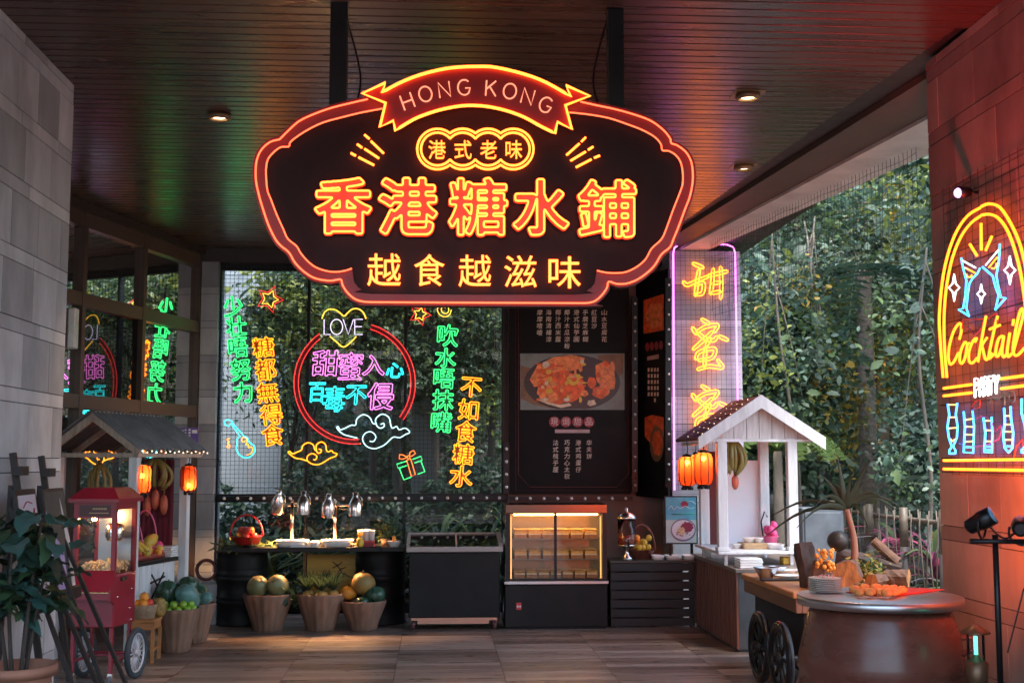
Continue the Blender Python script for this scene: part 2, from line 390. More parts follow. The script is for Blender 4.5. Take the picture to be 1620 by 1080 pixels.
# ceiling: glossy dark slats, dark recess, fascia and soffit at the open right edge
def line_at(p, q, z, Y):
    A, B = atz(*p, z), atz(*q, z); t = (Y - A.y) / (B.y - A.y); return A.x + (B.x - A.x) * t
L1 = lambda Y: max(line_at((1465, 80), (1090, 345), CEIL, Y), 2.4)
m = MB(); y = 1.4; SL = mat('ceiling_slat', (.05, .025, .019), .29, 0, var=.3, scale=3, stretch=(.25, 3, 1), spec=.62, rvar=.06)
while y < 15.25:
    m.box((-7, y, CEIL), (L1(y + .06) if y > 7 else 3.9, y + .108, CEIL + .025), 0, bev=.004); y += .12
m.box((-7, 1.4, CEIL + .03), (3.9, 15.6, CEIL + .06), 1)
CE = m.build('ceiling', [SL, DARK], None, kind='structure')
def strip(name, p1, q1, p2, q2, z, mt, th, label=None, cat=None, kind=None):
    a0, a1, b0, b1 = (line_at(p1, q1, z, 6.5), 6.5, line_at(p2, q2, z, 6.5), 6.5); c0, d0 = line_at(p1, q1, z, 15.5), line_at(p2, q2, z, 15.5)
    m = MB(); m.prism([(a0, 6.5, z), (b0, 6.5, z), (d0, 15.5, z), (c0, 15.5, z)], (0, 0, th)); return m.build(name, mt, None, label, cat, kind=kind)
strip('canopy_recess', (1465, 80), (1090, 345), (1465, 125), (1085, 362), CEIL + .031, DARK, .05, kind='structure')
strip('canopy_beam', (1465, 125), (1085, 362), (1465, 190), (1120, 372), CEIL - .02, mat('fascia_brown', (.08, .055, .047), .6, var=.3, scale=4), .2, 'brown painted beam along the open right edge of canopy', 'beam')
SOF = strip('canopy_soffit', (1465, 190), (1120, 372), (1468, 245), (1175, 372), CEIL - .05, mat('soffit_plaster', (.6, .57, .56), .8, var=.2, scale=2.5), .3, 'pale plaster soffit over the opening to the trees', 'soffit')
m = MB(); m.prism([(-9, 1.2, CEIL + .3), (4.6, 1.2, CEIL + .3), (4.3, 9, CEIL + .3), (3.5, 15.6, CEIL + .3), (-9, 15.6, CEIL + .3)], (0, 0, .45)); m.build('roof_slab', CONC, None, kind='structure')

# header beam over the back glass, stone pillars
P1 = at(318, 500, 15.15); P2 = at(345, 500, 15.15)
def pillar(name, x0, x1, y0, y1, z1, label, seed):
    rn = random.Random(seed); m = MB(); m.box((x0 + .012, y0 + .012, 0), (x1 - .012, y1 - .012, z1 - .002), 4); z = 1.865 - .421 * 5
    while z < z1:
        for a, b, n in ((z, z + .333, 1 if x1 - x0 < .5 else 2), (z + .333, z + .421, 1)):
            a, b = max(a, 0), min(b, z1)
            if b - a < .03: continue
            for i in range(n):
                w0 = x0 + (x1 - x0) * i / n; w1 = x0 + (x1 - x0) * (i + 1) / n; o = rn.uniform(0, .004)
                m.box((w0 + .003, y0 + o, a + .003), (w1 - .003, y0 + .03, b - .003), rn.randrange(4))
            for xx, s in ((x0, 1), (x1, -1)):
                m.box((xx + s * rn.uniform(0, .004), y0 + .034, a + .003), (xx + s * .03, y1, b - .003), rn.randrange(4))
        z += .421
    return m.build(name, STONE + [JOINT], None, label, 'pillar', base=((x0 + x1) / 2, y0, 0))
pillar('stone_pillar', P1.x, P2.x, 15.12, 15.6, CEIL - .01, 'narrow stone pillar between the brown windows and the mesh glass wall', 2)
Q1, Q2 = at(1060, 500, 14.6), at(1173, 500, 14.6)
pillar('stone_pillar', Q1.x, Q2.x, 14.6, 15.5, CEIL - .06, 'wide stone pillar behind the pink framed vertical neon', 4)
m = MB(); m.box((-3.2, 15.1, 4.28), (Q1.x + .2, 15.6, CEIL - .005)); m.build('header_beam', DBROWN, None, 'dark brown header beam above the mesh glass wall', 'beam')

# back glass wall: frame, panes, wire mesh hung in front
gx0, gx1 = P2.x + .005, at(803, 600, BACK).x
zb = at(600, 787, BACK).z
m = MB()
fr = empty('glass_wall', (gx0, BACK, 0), 'dark framed glass wall with garden behind the neon slogans', 'glass wall')
for px, wd in ((345, .05), (487, .035), (641, .035), (799, .09)):
    x = at(px, 600, BACK).x; m.box((x - wd / 2, BACK - .04, .002), (x + wd / 2, BACK + .04, 4.278))
m.box((gx0, BACK - .039, zb - .05), (gx1, BACK + .038, zb + .05)); m.box((gx0, BACK - .038, 4.2), (gx1, BACK + .039, 4.277)); m.box((gx0, BACK - .038, .001), (gx1, BACK + .039, .12))
m.build('frame', BLACKM, fr)
GLB = glass('garden_glass', (.95, .98, .98), .97, .01, 1.4)
xs = [at(p, 600, BACK).x for p in (345, 487, 641, 799)]
for a, b in zip(xs, xs[1:]):
    for z0, z1 in ((.12, zb - .05), (zb + .05, 4.2)):
        m = MB(); m.sheet([(a + .03, BACK, z0), (b - .04, BACK, z0), (b - .04, BACK, z1), (a + .03, BACK, z1)]); m.build('pane', GLB, fr)
MESHY = BACK - .13
m = MB(); x = at(347, 600, MESHY).x; xe = at(798, 600, MESHY).x; z0, z1 = at(600, 783, MESHY).z, at(600, 421, MESHY).z
while x < xe: m.box((x - .0024, MESHY - .0016, z0), (x + .0024, MESHY + .0016, z1)); x += .052
z = z0
while z < z1: m.box((at(347, 600, MESHY).x, MESHY + .0018, z - .0024), (xe, MESHY + .0048, z + .0024)); z += .052
m.build('wire_mesh', mat('wire', (.03, .033, .036), .5, .3), None, 'fine black wire mesh hung in front of the back glass', 'wire mesh')
# bulb strip along the transom
def bulb_strip(label, pts, n, r=.02):
    o = empty('bulb_strip', pts[0], label, 'light strip'); m = MB(); m.bar(pts[0], pts[-1], .07, .05); m.build('rail', BLACKM, o)
    BW = mat('bulb_white', (.75, .72, .7), .25, var=.03)
    for k in range(n):
        p = Vector(pts[0]).lerp(Vector(pts[-1]), (k + .5) / n) + Vector((0, -.04, 0)); m = MB(); m.ball(p, r, n=10, m=7); m.build('bulb', BW, o)
bulb_strip('row of round white bulbs on rail under the mesh glass wall', [(at(345, 788, 15.2).x, 15.2, zb), (at(800, 788, 15.2).x, 15.2, zb)], 22)

# left window wall, turned towards the back
TH = R(14.5); E = Vector((at(313, 500, 15.2).x, 15.2, 0)); dW = Vector((math.sin(TH), math.cos(TH), 0)); nW = Vector((math.cos(TH), -math.sin(TH), 0))
WMt = Matrix((( -dW.x, nW.x, 0, E.x), (-dW.y, nW.y, 0, E.y), (0, 0, 1, 0), (0, 0, 0, 1)))   # local: x runs from the pillar towards the camera, y towards the hall
wn = empty('window_wall', (E.x, E.y, 0), 'tall brown framed windows on the left mirroring the neon', 'window')
def tx(px):      # distance along the window wall where a picture column meets it
    d = ray(px, 600); t = ((E - CAM).dot(nW)) / d.dot(nW); p = CAM + d * t; return -(p - E).dot(dW)
m = MB(WMt); L_ = 6.6
mull = [0, tx(218), tx(121), tx(121) * 1.5, L_]
for i, x in enumerate(mull): m.box((x - .035 if i else -.06, -.06, .002), (x + .035 if i else .09, .06, 4.36))
for z, hh in ((2.44, .07), (3.47, .07), (4.3, .09), (.1, .1)):
    for a, b in zip(mull, mull[1:]): m.box((a + (.09 if a == 0 else .035), -.055, z - hh), (b - .035, .055, z + hh))
m.build('frame', mat('brown_frame', (.085, .055, .043), .42, .1, var=.2, scale=5), wn)
for a, b in zip(mull, mull[1:]):
    for z0, z1 in ((.2, 2.37), (2.51, 3.4), (3.54, 4.21)):
        m = MB(WMt); m.sheet([(a + .035, 0, z0), (b - .035, 0, z0), (b - .035, 0, z1), (a + .035, 0, z1)]); m.build('pane', GLASSW, wn)
m = MB(WMt); m.box((-.45, -.5, 4.362), (L_, .12, CEIL - .004)); m.box((-.44, -.3, .002), (-.062, .05, 4.36))
m.build('window_lintel', DBROWN, None, 'dark brown lintel and post around the left windows', 'beam')
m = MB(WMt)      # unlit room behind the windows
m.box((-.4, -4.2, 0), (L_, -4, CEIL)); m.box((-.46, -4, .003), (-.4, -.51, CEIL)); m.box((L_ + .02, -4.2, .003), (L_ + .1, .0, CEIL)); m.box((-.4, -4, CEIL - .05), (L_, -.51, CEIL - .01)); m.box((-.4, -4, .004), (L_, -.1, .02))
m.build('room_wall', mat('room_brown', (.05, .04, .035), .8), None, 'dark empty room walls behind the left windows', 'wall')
# small purple notice and white light box beside the windows
p = at(305, 689, 15.0); n_ = empty('notice', (p.x, p.y, p.z - .1), 'small purple notice fixed beside the narrow stone pillar', 'notice')
m = MB(); m.box((p.x - .065, p.y, p.z - .1), (p.x + .065, p.y + .02, p.z + .1)); m.build('board', mat('purple_print', (.13, .07, .3), .4), n_)
m = MB()
for k in range(4): m.box((p.x - .05, p.y - .004, p.z + .06 - k * .035), (p.x - .028, p.y - .001, p.z + .08 - k * .035))
m.box((p.x - .01, p.y - .004, p.z + .03), (p.x + .05, p.y - .001, p.z + .07)); m.build('print', mat('white_print', (.75, .75, .75), .5), n_)
pl = WMt @ Vector((tx(115), .11, 0)); a, b = at(110, 487, pl.y - .1), at(119, 551, pl.y - .1)
m = MB(); m.box((a.x, pl.y - .14, b.z), (b.x, pl.y, a.z), bev=.01); m.build('wall_light', mat('opal', (.7, .7, .7), .4), None, 'slim unlit white wall light on the window frame at far left', 'light', base=(a.x, pl.y, b.z))
# ================================================================== NEON SIGNS (traced on the plane each sign really hangs in)
from mathutils.geometry import tessellate_polygon
K = .19
YEL = glow('neon_amber', (1, .11, .012), 10 * K); ORA = glow('neon_orange', (1, .23, .006), 5 * K)
PINKRED = glow('neon_pink_red', (1, .085, .03), 4.6 * K); GRN = glow('neon_green', (.04, 1, .22), 2.6 * K); CYA = glow('neon_cyan', (.02, .85, .9), 3.2 * K)
MAG = glow('neon_magenta', (1, .2, .75), 3.0 * K); ICE = glow('neon_ice', (.55, .95, 1), 2.2 * K); LIL = glow('neon_lilac', (.85, .7, 1), 2.0 * K); WHI = glow('neon_white', (.9, .97, 1), 3.0 * K)
BLU = glow('neon_blue', (.02, .3, 1), 8 * K); PNK = glow('neon_purple', (1, .14, .85), 6 * K); DRED = glow('neon_deep_red', (1, .03, .03), 2.2 * K); YLW = glow('neon_yellow', (1, .13, .005), 8.5 * K)
CORAL = mat('unlit_coral_tube', (.55, .12, .09), .3, var=.1); LILT = mat('unlit_purple_tube', (.35, .12, .35), .3, var=.1); TEALT = mat('unlit_teal_tube', (.1, .3, .35), .3, var=.1)
def flat(mb, loops, mp, thick, mi=0):
    """filled px loops (first = outer, others holes) as a plate: front at mp, body along thick"""
    T = tessellate_polygon([[Vector((x, y, 0)) for x, y in lp] for lp in loops]); P = [mp(x, y) for lp in loops for x, y in lp]; n = len(P); th = Vector(thick)
    fs = [list(t) for t in T] + [[i + n for i in t[::-1]] for t in T]; b = 0
    for lp in loops:
        k = len(lp)
        for i in range(k): j = (i + 1) % k; fs.append([b + i, b + j, b + j + n, b + i + n])
        b += k
    mb.add(P + [p + th for p in P], fs, mi)
def px_tube(mb, pts, mp, r, closed=False, sm=0, n=6, mi=0):
    P = [mp(*p) for p in pts]
    if sm: P = smooth_path(P, sm, closed)
    mb.tube(P, r, n, closed, mi)
def boxmap(box, tilt=0, slant=0):
    x0, y0, x1, y1 = box; cx, cy = (x0 + x1) / 2, (y0 + y1) / 2; c, s = math.cos(R(tilt)), math.sin(R(tilt))
    def f(u, v):
        x, y = (u - .5) * (x1 - x0), -(v - .5) * (y1 - y0); x -= slant * y
        return cx + x * c - y * s, cy + x * s + y * c
    return f
def glyph_outline(ch, box, mp, r, m_, parent, fat=.03, tilt=0, slant=0, name='character', res=90, n=5, shrink=True, back=None, bd=None):
    mb = MB(); bx = boxmap(box, tilt, slant); k = 1 / (1 + 2 * fat) if shrink else 1
    for lp in outlines(ch, fat, res): px_tube(mb, [bx(.5 + (u - .5) * k, .5 + (v - .5) * k) for u, v in lp], mp, r, True, n=n)
    o = mb.build(name, m_, parent, rec=False)
    if back is not None:
        mb = MB(); LP = outlines(ch, fat + .03, res)
        V, T, wh = tris(ch)
        for lp in LP:
            A = sum(lp[i - 1][0] * lp[i][1] - lp[i][0] * lp[i - 1][1] for i in range(len(lp)))
            mb_pts = [bx(.5 + (u - .5) * k, .5 + (v - .5) * k) for u, v in lp]
            if A > 0 or True: pass
        outer = [lp for lp in LP if sum(lp[i - 1][0] * lp[i][1] - lp[i][0] * lp[i - 1][1] for i in range(len(lp))) * ORI > 0]
        holes = [lp for lp in LP if lp not in outer]
        for lp in outer:
            xs = [p[0] for p in lp]; ys = [p[1] for p in lp]
            H = [h for h in holes if min(xs) < h[0][0] < max(xs) and min(ys) < h[0][1] < max(ys) and inside(h[0], lp)]
            flat(mb, [[bx(.5 + (u - .5) * k, .5 + (v - .5) * k) for u, v in q] for q in [lp] + H], lambda x, y: mp(x, y) + bd * 1.6, bd)
        mb.build('acrylic_back', back, o)
    return o
def inside(p, lp):
    x, y = p; c = False
    for (x0, y0), (x1, y1) in zip(lp, lp[1:] + lp[:1]):
        if (y0 > y) != (y1 > y) and x < (x1 - x0) * (y - y0) / (y1 - y0) + x0: c = not c
    return c
_lp = outlines('入', .03, 90); ORI = 1 if sum(_lp[0][i - 1][0] * _lp[0][i][1] - _lp[0][i][0] * _lp[0][i - 1][1] for i in range(len(_lp[0]))) > 0 else -1
def glyph_solid(ch, box, mp, th, m_, parent, tilt=0, name='character', mb=None, mi=0, slant=0):
    own = mb is None; mb = mb or MB(); V, T, wh = tris(ch); bx = boxmap(box, tilt, slant); P = [mp(*bx(u, v)) for u, v in V]
    mb.add(P, [list(t) for t in T], mi)
    if th is not None:
        n = len(P); mb.add([p + th for p in P], [list(t)[::-1] for t in T], mi); b = len(mb.v) - 2 * n; ed = {}
        for t in T:
            for i in range(3): e = (t[i], t[(i + 1) % 3]); ed[e] = 1
        for (i, j) in ed:
            if (j, i) not in ed: mb.f.append([b + i, b + j, b + j + n, b + i + n]); mb.mi.append(mi); mb.sm.append(False)
    return mb.build(name, m_, parent, rec=False) if own else None
STROKE = {'H': [[(0, 0), (0, 1)], [(.7, 0), (.7, 1)], [(0, .5), (.7, .5)]], 'N': [[(0, 0), (0, 1), (.72, 0), (.72, 1)]], 'K': [[(0, 0), (0, 1)], [(.62, 1), (0, .42)], [(.22, .62), (.66, 0)]],
          'O': [[(.42 + .42 * math.cos(t * math.pi / 10), .5 + .5 * math.sin(t * math.pi / 10)) for t in range(21)]],
          'G': [[(.42 + .42 * math.cos(t * math.pi / 10), .5 + .5 * math.sin(t * math.pi / 10)) for t in [2.6, 3.5, 4.5, 5.5, 6.5, 7.5, 8.5, 9.5, 10.5, 11.5, 12.5, 13.5, 14.5, 15.5, 16.5, 17.3]] + [(.8, .45), (.48, .45)]],
          'L': [[(0, 1), (0, 0), (.55, 0)]], 'V': [[(0, 1), (.36, 0), (.72, 1)]], 'E': [[(.55, 1), (0, 1), (0, 0), (.55, 0)], [(0, .52), (.5, .52)]]}
def letter(ch, cx, cy, h, mp, r, m_, parent, tilt=0, wide=1):
    mb = MB(); c, s = math.cos(R(tilt)), math.sin(R(tilt)); W = max(x for st in STROKE[ch] for x, y in st)
    for st in STROKE[ch]:
        px_tube(mb, [(cx + ((x - W / 2) * h * wide) * c + ((y - .5) * h) * s, cy + ((x - W / 2) * h * wide) * s - ((y - .5) * h) * c) for x, y in st], mp, r, False)
    return mb.build('letter', m_, parent, rec=False)

# ------------------------------------------------------------------ the big hanging sign
SY = 6.72; big = lambda x, y, o=0: at(x, y, SY - o)
OUT = [(582, 157), (556, 163), (524, 171), (496, 181), (473, 192), (456, 207), (444, 219), (441, 221), (429, 224), (418, 232), (410, 243), (405.5, 257), (404.5, 274), (405.5, 290), (410, 310), (415.5, 329), (424.5, 355.5), (435.5, 378), (444.5, 389), (453, 395.5), (459, 402), (466.7, 415.5), (480, 429), (495.5, 439), (511, 443), (524.5, 444), (535.5, 442), (540, 443), (542, 451), (549, 462), (560, 472), (573, 476.7), (589, 478)]
OUTR = [(918, 161), (944.5, 167), (973, 173), (1002, 181), (1029, 191), (1049, 205.5), (1060, 219), (1062, 226.7), (1071, 230), (1084.5, 240), (1093, 254.5), (1096, 272), (1095.5, 290), (1091, 312), (1084.5, 329), (1073, 360), (1065.5, 378), (1060, 391), (1046.7, 402), (1035.5, 420), (1022, 433), (1006.7, 443), (991, 448.5), (975.5, 449), (963, 445.5), (960, 455.5), (951, 468), (940, 476.7), (926.7, 479.5)]
INN = [(605.5, 172), (573, 178), (542, 185.5), (511, 194), (487, 205.5), (469, 217), (459, 225.5), (457, 232), (444, 233), (433, 241), (424, 252), (421, 265.5), (421, 280), (423, 301), (428, 314), (438, 340), (448, 362), (455.5, 378), (469, 389), (475.5, 400), (486.7, 413), (500, 423), (518, 429), (533, 430), (546.7, 428), (556.7, 424.5)]
INNR = [(900, 178), (929, 181), (962, 186.7), (989, 195.5), (1015.5, 205.5), (1035.5, 216.7), (1045.5, 228), (1048, 238), (1058, 239), (1069, 245.5), (1076.7, 256.7), (1080, 272), (1080, 290), (1075.5, 305), (1064.5, 333), (1055.5, 358), (1046.7, 378), (1031, 393), (1022, 409), (1009, 421), (991, 430), (973, 432), (958, 431), (944.5, 428)]
RTOP = [(604.5, 146.7), (631, 132), (666.7, 118), (711, 108), (755, 105.5), (784.5, 107), (829, 117.5), (864.5, 131), (903, 153)]
RBOT = [(878, 211), (855.5, 200), (829, 185.5), (800, 175), (769, 168.5), (740, 167), (715, 170), (686.7, 176.7), (655.5, 188.5), (625.5, 206.7)]
RIB = RTOP + [(895.5, 135.5), (933, 152), (894.5, 166.7), (904.5, 204.5), (882, 193)] + RBOT + [(622, 191), (601, 201), (610, 163), (573, 148), (610, 131)]
sm2 = lambda pts: [(p.x, p.y) for p in smooth_path([(x, y, 0) for x, y in pts], 3)]
OUTC, OUTRC, INNC, INNRC = OUT, OUTR, INN, INNR
OUT, OUTR, INN, INNR, RTOP, RBOT = sm2(OUT), sm2(OUTR), sm2(INN), sm2(INNR), sm2(RTOP), sm2(RBOT)
RIB = RTOP + [(895.5, 135.5), (933, 152), (894.5, 166.7), (904.5, 204.5), (882, 193)] + RBOT + [(622, 191), (601, 201), (610, 163), (573, 148), (610, 131)]
def grow(pts, d):
    cx, cy = 752, 300; out = []
    for i, (x, y) in enumerate(pts):
        a, b = pts[i - 1], pts[(i + 1) % len(pts)]; tx_, ty_ = b[0] - a[0], b[1] - a[1]; l = math.hypot(tx_, ty_) or 1; out.append((x + d * ty_ / l, y - d * tx_ / l))
    return out
sgn = empty('hanging_sign', big(752, 480), 'huge red and yellow neon dessert shop sign hanging from ceiling', 'neon sign')
PANEL = mat('sign_panel', (.016, .006, .007), .6, spec=.2, var=.12, scale=2); REDP = mat('sign_red', (.17, .006, .01), .45, var=.15, scale=3)
ring = OUTC[::-1] + [(600, 150), (620, 140), (700, 130), (800, 130), (880, 140), (902, 157)] + OUTRC
ringo = grow(ring, -5)
A_ = lambda pts: sum(pts[i - 1][0] * pts[i][1] - pts[i][0] * pts[i - 1][1] for i in range(len(pts)))
if abs(A_(ringo)) < abs(A_(ring)): ringo = grow(ring, 5)
cl = lambda pts: [(p.x, p.y) for p in smooth_path([(x, y, 0) for x, y in pts], 2, True)]
ringo = cl(ringo)
m = MB(); flat(m, [ringo], lambda x, y: big(x, y), (0, .09, 0)); m.build('panel', PANEL, sgn)
inner = INNC[::-1] + [(610, 165), (700, 150), (800, 150), (895, 170)] + INNRC + [(941, 448), (928, 460), (912, 466), (588, 465), (572, 458), (560, 446)]; inner = cl(inner)
m = MB(); flat(m, [ringo, inner], lambda x, y: big(x, y, .012), (0, .0115, 0)); m.build('border_band', REDP, sgn)
m = MB(); px_tube(m, OUT + OUTR[::-1], lambda x, y: big(x, y, .035), .005, n=8); px_tube(m, INN, lambda x, y: big(x, y, .035), .0045, n=8); px_tube(m, INNR, lambda x, y: big(x, y, .035), .0045, n=8)
m.build('border_tube', PINKRED, sgn)
m = MB(); flat(m, [RIB], lambda x, y: big(x, y, .05), (0, .03, 0)); rb = m.build('ribbon', REDP, sgn)
m = MB(); px_tube(m, RIB, lambda x, y: big(x, y, .07), .0085, True, n=8); m.build('ribbon_tube', YEL, rb)
for ch, x, y, t in (('H', 644.5, 160.5, -20), ('O', 673, 149, -14), ('N', 703, 142, -8), ('G', 734, 138.5, -3), ('K', 777, 140, 4), ('O', 806.7, 144.5, 9), ('N', 835, 153, 15), ('G', 863.5, 166, 21)):
    letter(ch, x, y, 24, lambda a, b: big(a, b, .066), .0045, glow('neon_soft_pink', (1, .28, .16), 1.6 * K), rb, t)
def clouds(r, cx=(692, 732, 772, 812), cy=236):
    c = math.acos(20 / r); pts = []
    for i, x in enumerate(cx):        # upper side, left to right
        a0 = math.pi if i == 0 else math.pi - c; a1 = 0 if i == 3 else c
        if i == 0: a0 = math.pi
        pts += [(x + r * math.cos(a0 + (a1 - a0) * k / 12), cy - r * math.sin(a0 + (a1 - a0) * k / 12)) for k in range(13)]
    return pts + [(x, 2 * cy - y) for x, y in pts[::-1]]
m = MB(); px_tube(m, clouds(32), lambda x, y: big(x, y, .03), .0065, True); px_tube(m, clouds(26), lambda x, y: big(x, y, .03), .0065, True); m.build('badge_tube', YEL, sgn)
for ch, b in zip('港式老味', ((678, 222, 705, 251), (719, 222, 746, 251), (760, 222, 786, 251), (800, 222, 826, 251))):
    glyph_solid(ch, b, lambda x, y: big(x, y, .03), Vector((0, .012, 0)), glow('neon_badge', (1, .12, .012), 7 * K), sgn)
REDL = mat('letter_red', (.75, .06, .025), .4, var=.1)
for ch, b in zip('香港糖水鋪', ((498, 281, 588, 370), (599, 281, 692, 371), (710, 281, 803, 372), (812, 283, 900, 372), (914.5, 284, 1006.7, 375.5))):
    o = glyph_outline(ch, b, lambda x, y: big(x, y, .05), .006, YEL, sgn, fat=.022 if ch in '糖鋪' else .03, res=120, n=6, back=REDL, bd=Vector((0, .012, 0)))
for ch, b in zip('越食越滋味', ((581, 401, 634, 452), (655.5, 402, 703, 452), (725.5, 403, 777, 453), (798, 404, 849, 454), (868, 405.5, 919, 455.5))):
    glyph_solid(ch, b, lambda x, y: big(x, y, .035), Vector((0, .014, 0)), glow('neon_slogan', (1, .11, .01), 8 * K), sgn)
for dx, sg in ((400, [((795, 555), (830, 585)), ((840, 600), (932, 688)), ((742, 622), (778, 648)), ((795, 655), (898, 723)), ((697, 685), (733, 705)), ((752, 715), (863, 772))]),
               (740, [((840, 573), (808, 605)), ((795, 618), (703, 700)), ((893, 640), (857, 663)), ((840, 675), (732, 740)), ((940, 703), (900, 720)), ((880, 730), (770, 787))])):
    m = MB()
    for p, q in sg: px_tube(m, [(dx + p[0] / 4.5, 90 + p[1] / 4.5), (dx + q[0] / 4.5, 90 + q[1] / 4.5)], lambda x, y: big(x, y, .03), .0065)
    m.build('ray_tube', YEL, sgn)
m = MB(); m.box((big(534, 0).x - .048, SY + .095, big(534, 300).z), (big(534, 0).x + .048, SY + .19, CEIL - .004)); m.build('hanger_post', BLACKM, sgn)
m = MB(); m.box((big(978, 0).x - .045, SY + .095, big(978, 300).z), (big(978, 0).x + .045, SY + .19, CEIL - .004)); m.build('hanger_post', BLACKM, sgn)

# ------------------------------------------------------------------ slogans and pictures on the wire mesh
NY = MESHY - .05; bk = lambda x, y, o=0: at(x, y, NY - o); BD = Vector((0, .008, 0))
ACR_O = mat('acrylic_amber', (.25, .1, .02), .4, var=.1); ACR_G = mat('acrylic_green', (.03, .14, .06), .4, var=.1)
def slogan(label, text, boxes, tilt, m_, ac, fat):
    b = boxes[-1]; o = empty('neon_slogan', bk((b[0] + b[2]) / 2, b[3]), label, 'neon sign')
    for ch, bx in zip(text, boxes): glyph_outline(ch, bx, bk, .005, m_, o, fat=fat, tilt=tilt, res=70, n=5, back=ac, bd=BD)
slogan('green vertical neon slogan at the far left of the mesh', '少壮唔努力', ((353, 468, 384, 501), (357, 500, 390, 532), (361, 534, 392, 565), (364, 567, 397, 602), (369, 604, 399, 637)), -5, GRN, ACR_G, .02)
slogan('orange vertical neon slogan right of the guitar', '糖都無得食', ((399, 533, 434, 565), (403, 567, 437, 602), (406, 604, 441, 637), (410.5, 639, 447, 672), (413.6, 670, 449, 705)), -6, ORA, ACR_O, .02)
slogan('green vertical neon slogan right of the red circle', '吹水唔抹嘴', ((692, 513, 725, 548), (688, 550, 722, 581), (686, 583, 719, 614), (684, 616, 718, 649), (682, 651, 715, 684)), 3, GRN, ACR_G, .02)
slogan('orange vertical neon slogan at the far right of mesh', '不如食糖水', ((729, 597, 762, 628), (725, 631, 757, 664.5), (720, 665, 754, 699.5), (716, 701, 750, 734.5), (711, 736, 748, 770)), 5, ORA, ACR_O, .02)
cen = empty('neon_circle_sign', bk(562, 702), 'double red neon circle around pink and cyan characters', 'neon sign')
def arc(cx, cy, r, a0, a1, n=40): return [(cx + r * math.cos(R(a0 + (a1 - a0) * k / n)), cy - r * math.sin(R(a0 + (a1 - a0) * k / n))) for k in range(n + 1)]
m = MB()
for r in (96, 89): px_tube(m, arc(561, 606, r, 125 if r > 90 else 128, 270 + (6 if r > 90 else 4)), bk, .0048); px_tube(m, arc(561, 606, r, 74, -37), bk, .0048)
m.build('ring_tube', DRED, cen)
m = MB(); M_ = lambda a0, a1: [(x, y) for x, y in arc(561, 606, 95, a0, a1)] + [(x, y) for x, y in arc(561, 606, 90, a1, a0)]
for a0, a1 in ((126, 274), (74, -37)): flat(m, [M_(a0, a1)], lambda x, y: bk(x, y, -.012), BD)
m.build('ring_back', mat('acrylic_red', (.14, .01, .013), .4), cen)
for ch, b, mt in (('甜', (494, 554, 536.5, 594.6), MAG), ('蜜', (535, 557, 574, 602), MAG), ('入', (574, 561.6, 609, 593.6), MAG), ('心', (611, 574, 639, 597), CYA), ('百', (488.5, 605, 514, 636), CYA), ('毒', (511, 610.6, 546, 651), CYA), ('不', (547, 609.5, 580, 640), CYA), ('侵', (581, 605, 623, 648), MAG)):
    glyph_outline(ch, b, bk, .0048, mt, cen, fat=.004 if ch in '心毒蜜百' else .02, res=80, slant=.08)
hs = empty('neon_heart', bk(543, 548), 'yellow neon heart with white LOVE letters', 'neon sign')
cv = lambda pts, ox, oy, s: [(ox + x / s, oy + y / s) for x, y in pts]
m = MB(); px_tube(m, cv([(138, 160), (155, 115), (190, 90), (240, 95), (275, 120), (303, 140), (330, 115), (365, 88), (410, 88), (445, 115), (465, 160)], 480, 470, 4.694), bk, .007, sm=3)
px_tube(m, cv([(197, 290), (250, 335), (297, 370), (345, 340), (392, 292)], 480, 470, 4.694), bk, .007, sm=3); m.build('heart_tube', glow('neon_gold', (1, .5, .04), 3 * K), hs)
for ch, x, wd in (('L', 518, .8), ('O', 532.5, .95), ('V', 551, .95), ('E', 567.5, .95)): letter(ch, x, 517, 24, bk, .0048, LIL, hs, 0, wd)
def cloud_sign(label, ox, oy, s, paths, m_):
    p0 = paths[0][0]; o = empty('neon_cloud', bk(ox + p0[0] / s + 30, oy + p0[1] / s + 15), label, 'neon sign'); m = MB()
    for p in paths: px_tube(m, cv(p, ox, oy, s), bk, .0065, sm=4)
    m.build('cloud_tube', m_, o)
cloud_sign('pale blue neon cloud crossing the bottom of red circle', 330, 400, 2.571, [
    [(605, 752), (575, 745), (545, 735), (522, 712), (527, 706), (535, 718), (555, 712), (580, 700), (598, 699), (603, 675), (628, 657), (655, 668), (668, 692), (684, 695)],
    [(700, 697), (712, 692), (714, 704), (700, 712), (684, 702), (680, 675), (705, 655), (733, 668), (741, 700), (748, 712), (765, 705), (775, 718), (800, 712), (818, 728), (800, 738), (778, 750), (752, 748), (735, 762), (712, 782), (675, 795), (642, 785), (626, 757), (638, 732), (662, 727), (680, 745), (672, 765), (655, 765)]], ICE)
cloud_sign('orange neon cloud below the red circle', 330, 400, 2.571, [
    [(400, 845), (380, 838), (350, 832), (325, 812), (330, 806), (342, 816), (362, 808), (378, 800), (384, 782), (405, 771), (425, 780), (432, 800), (440, 804)],
    [(448, 797), (458, 800), (456, 810), (445, 813), (438, 800), (440, 778), (460, 768), (476, 780), (479, 800), (486, 808), (500, 803), (508, 812), (522, 816), (515, 826), (492, 835), (472, 848), (445, 860), (418, 856), (401, 842), (404, 824), (422, 815), (440, 826), (434, 841), (426, 838)]], ORA)
gt = empty('neon_guitar', bk(392, 724), 'cyan neon guitar with orange strings and notes', 'neon sign'); m = MB()
px_tube(m, cv([(128, 745), (115, 758), (117, 775), (113, 795), (125, 820), (148, 832), (172, 826), (188, 806), (184, 783), (166, 770), (158, 752), (145, 745)], 330, 400, 2.571), bk, .006, sm=3)
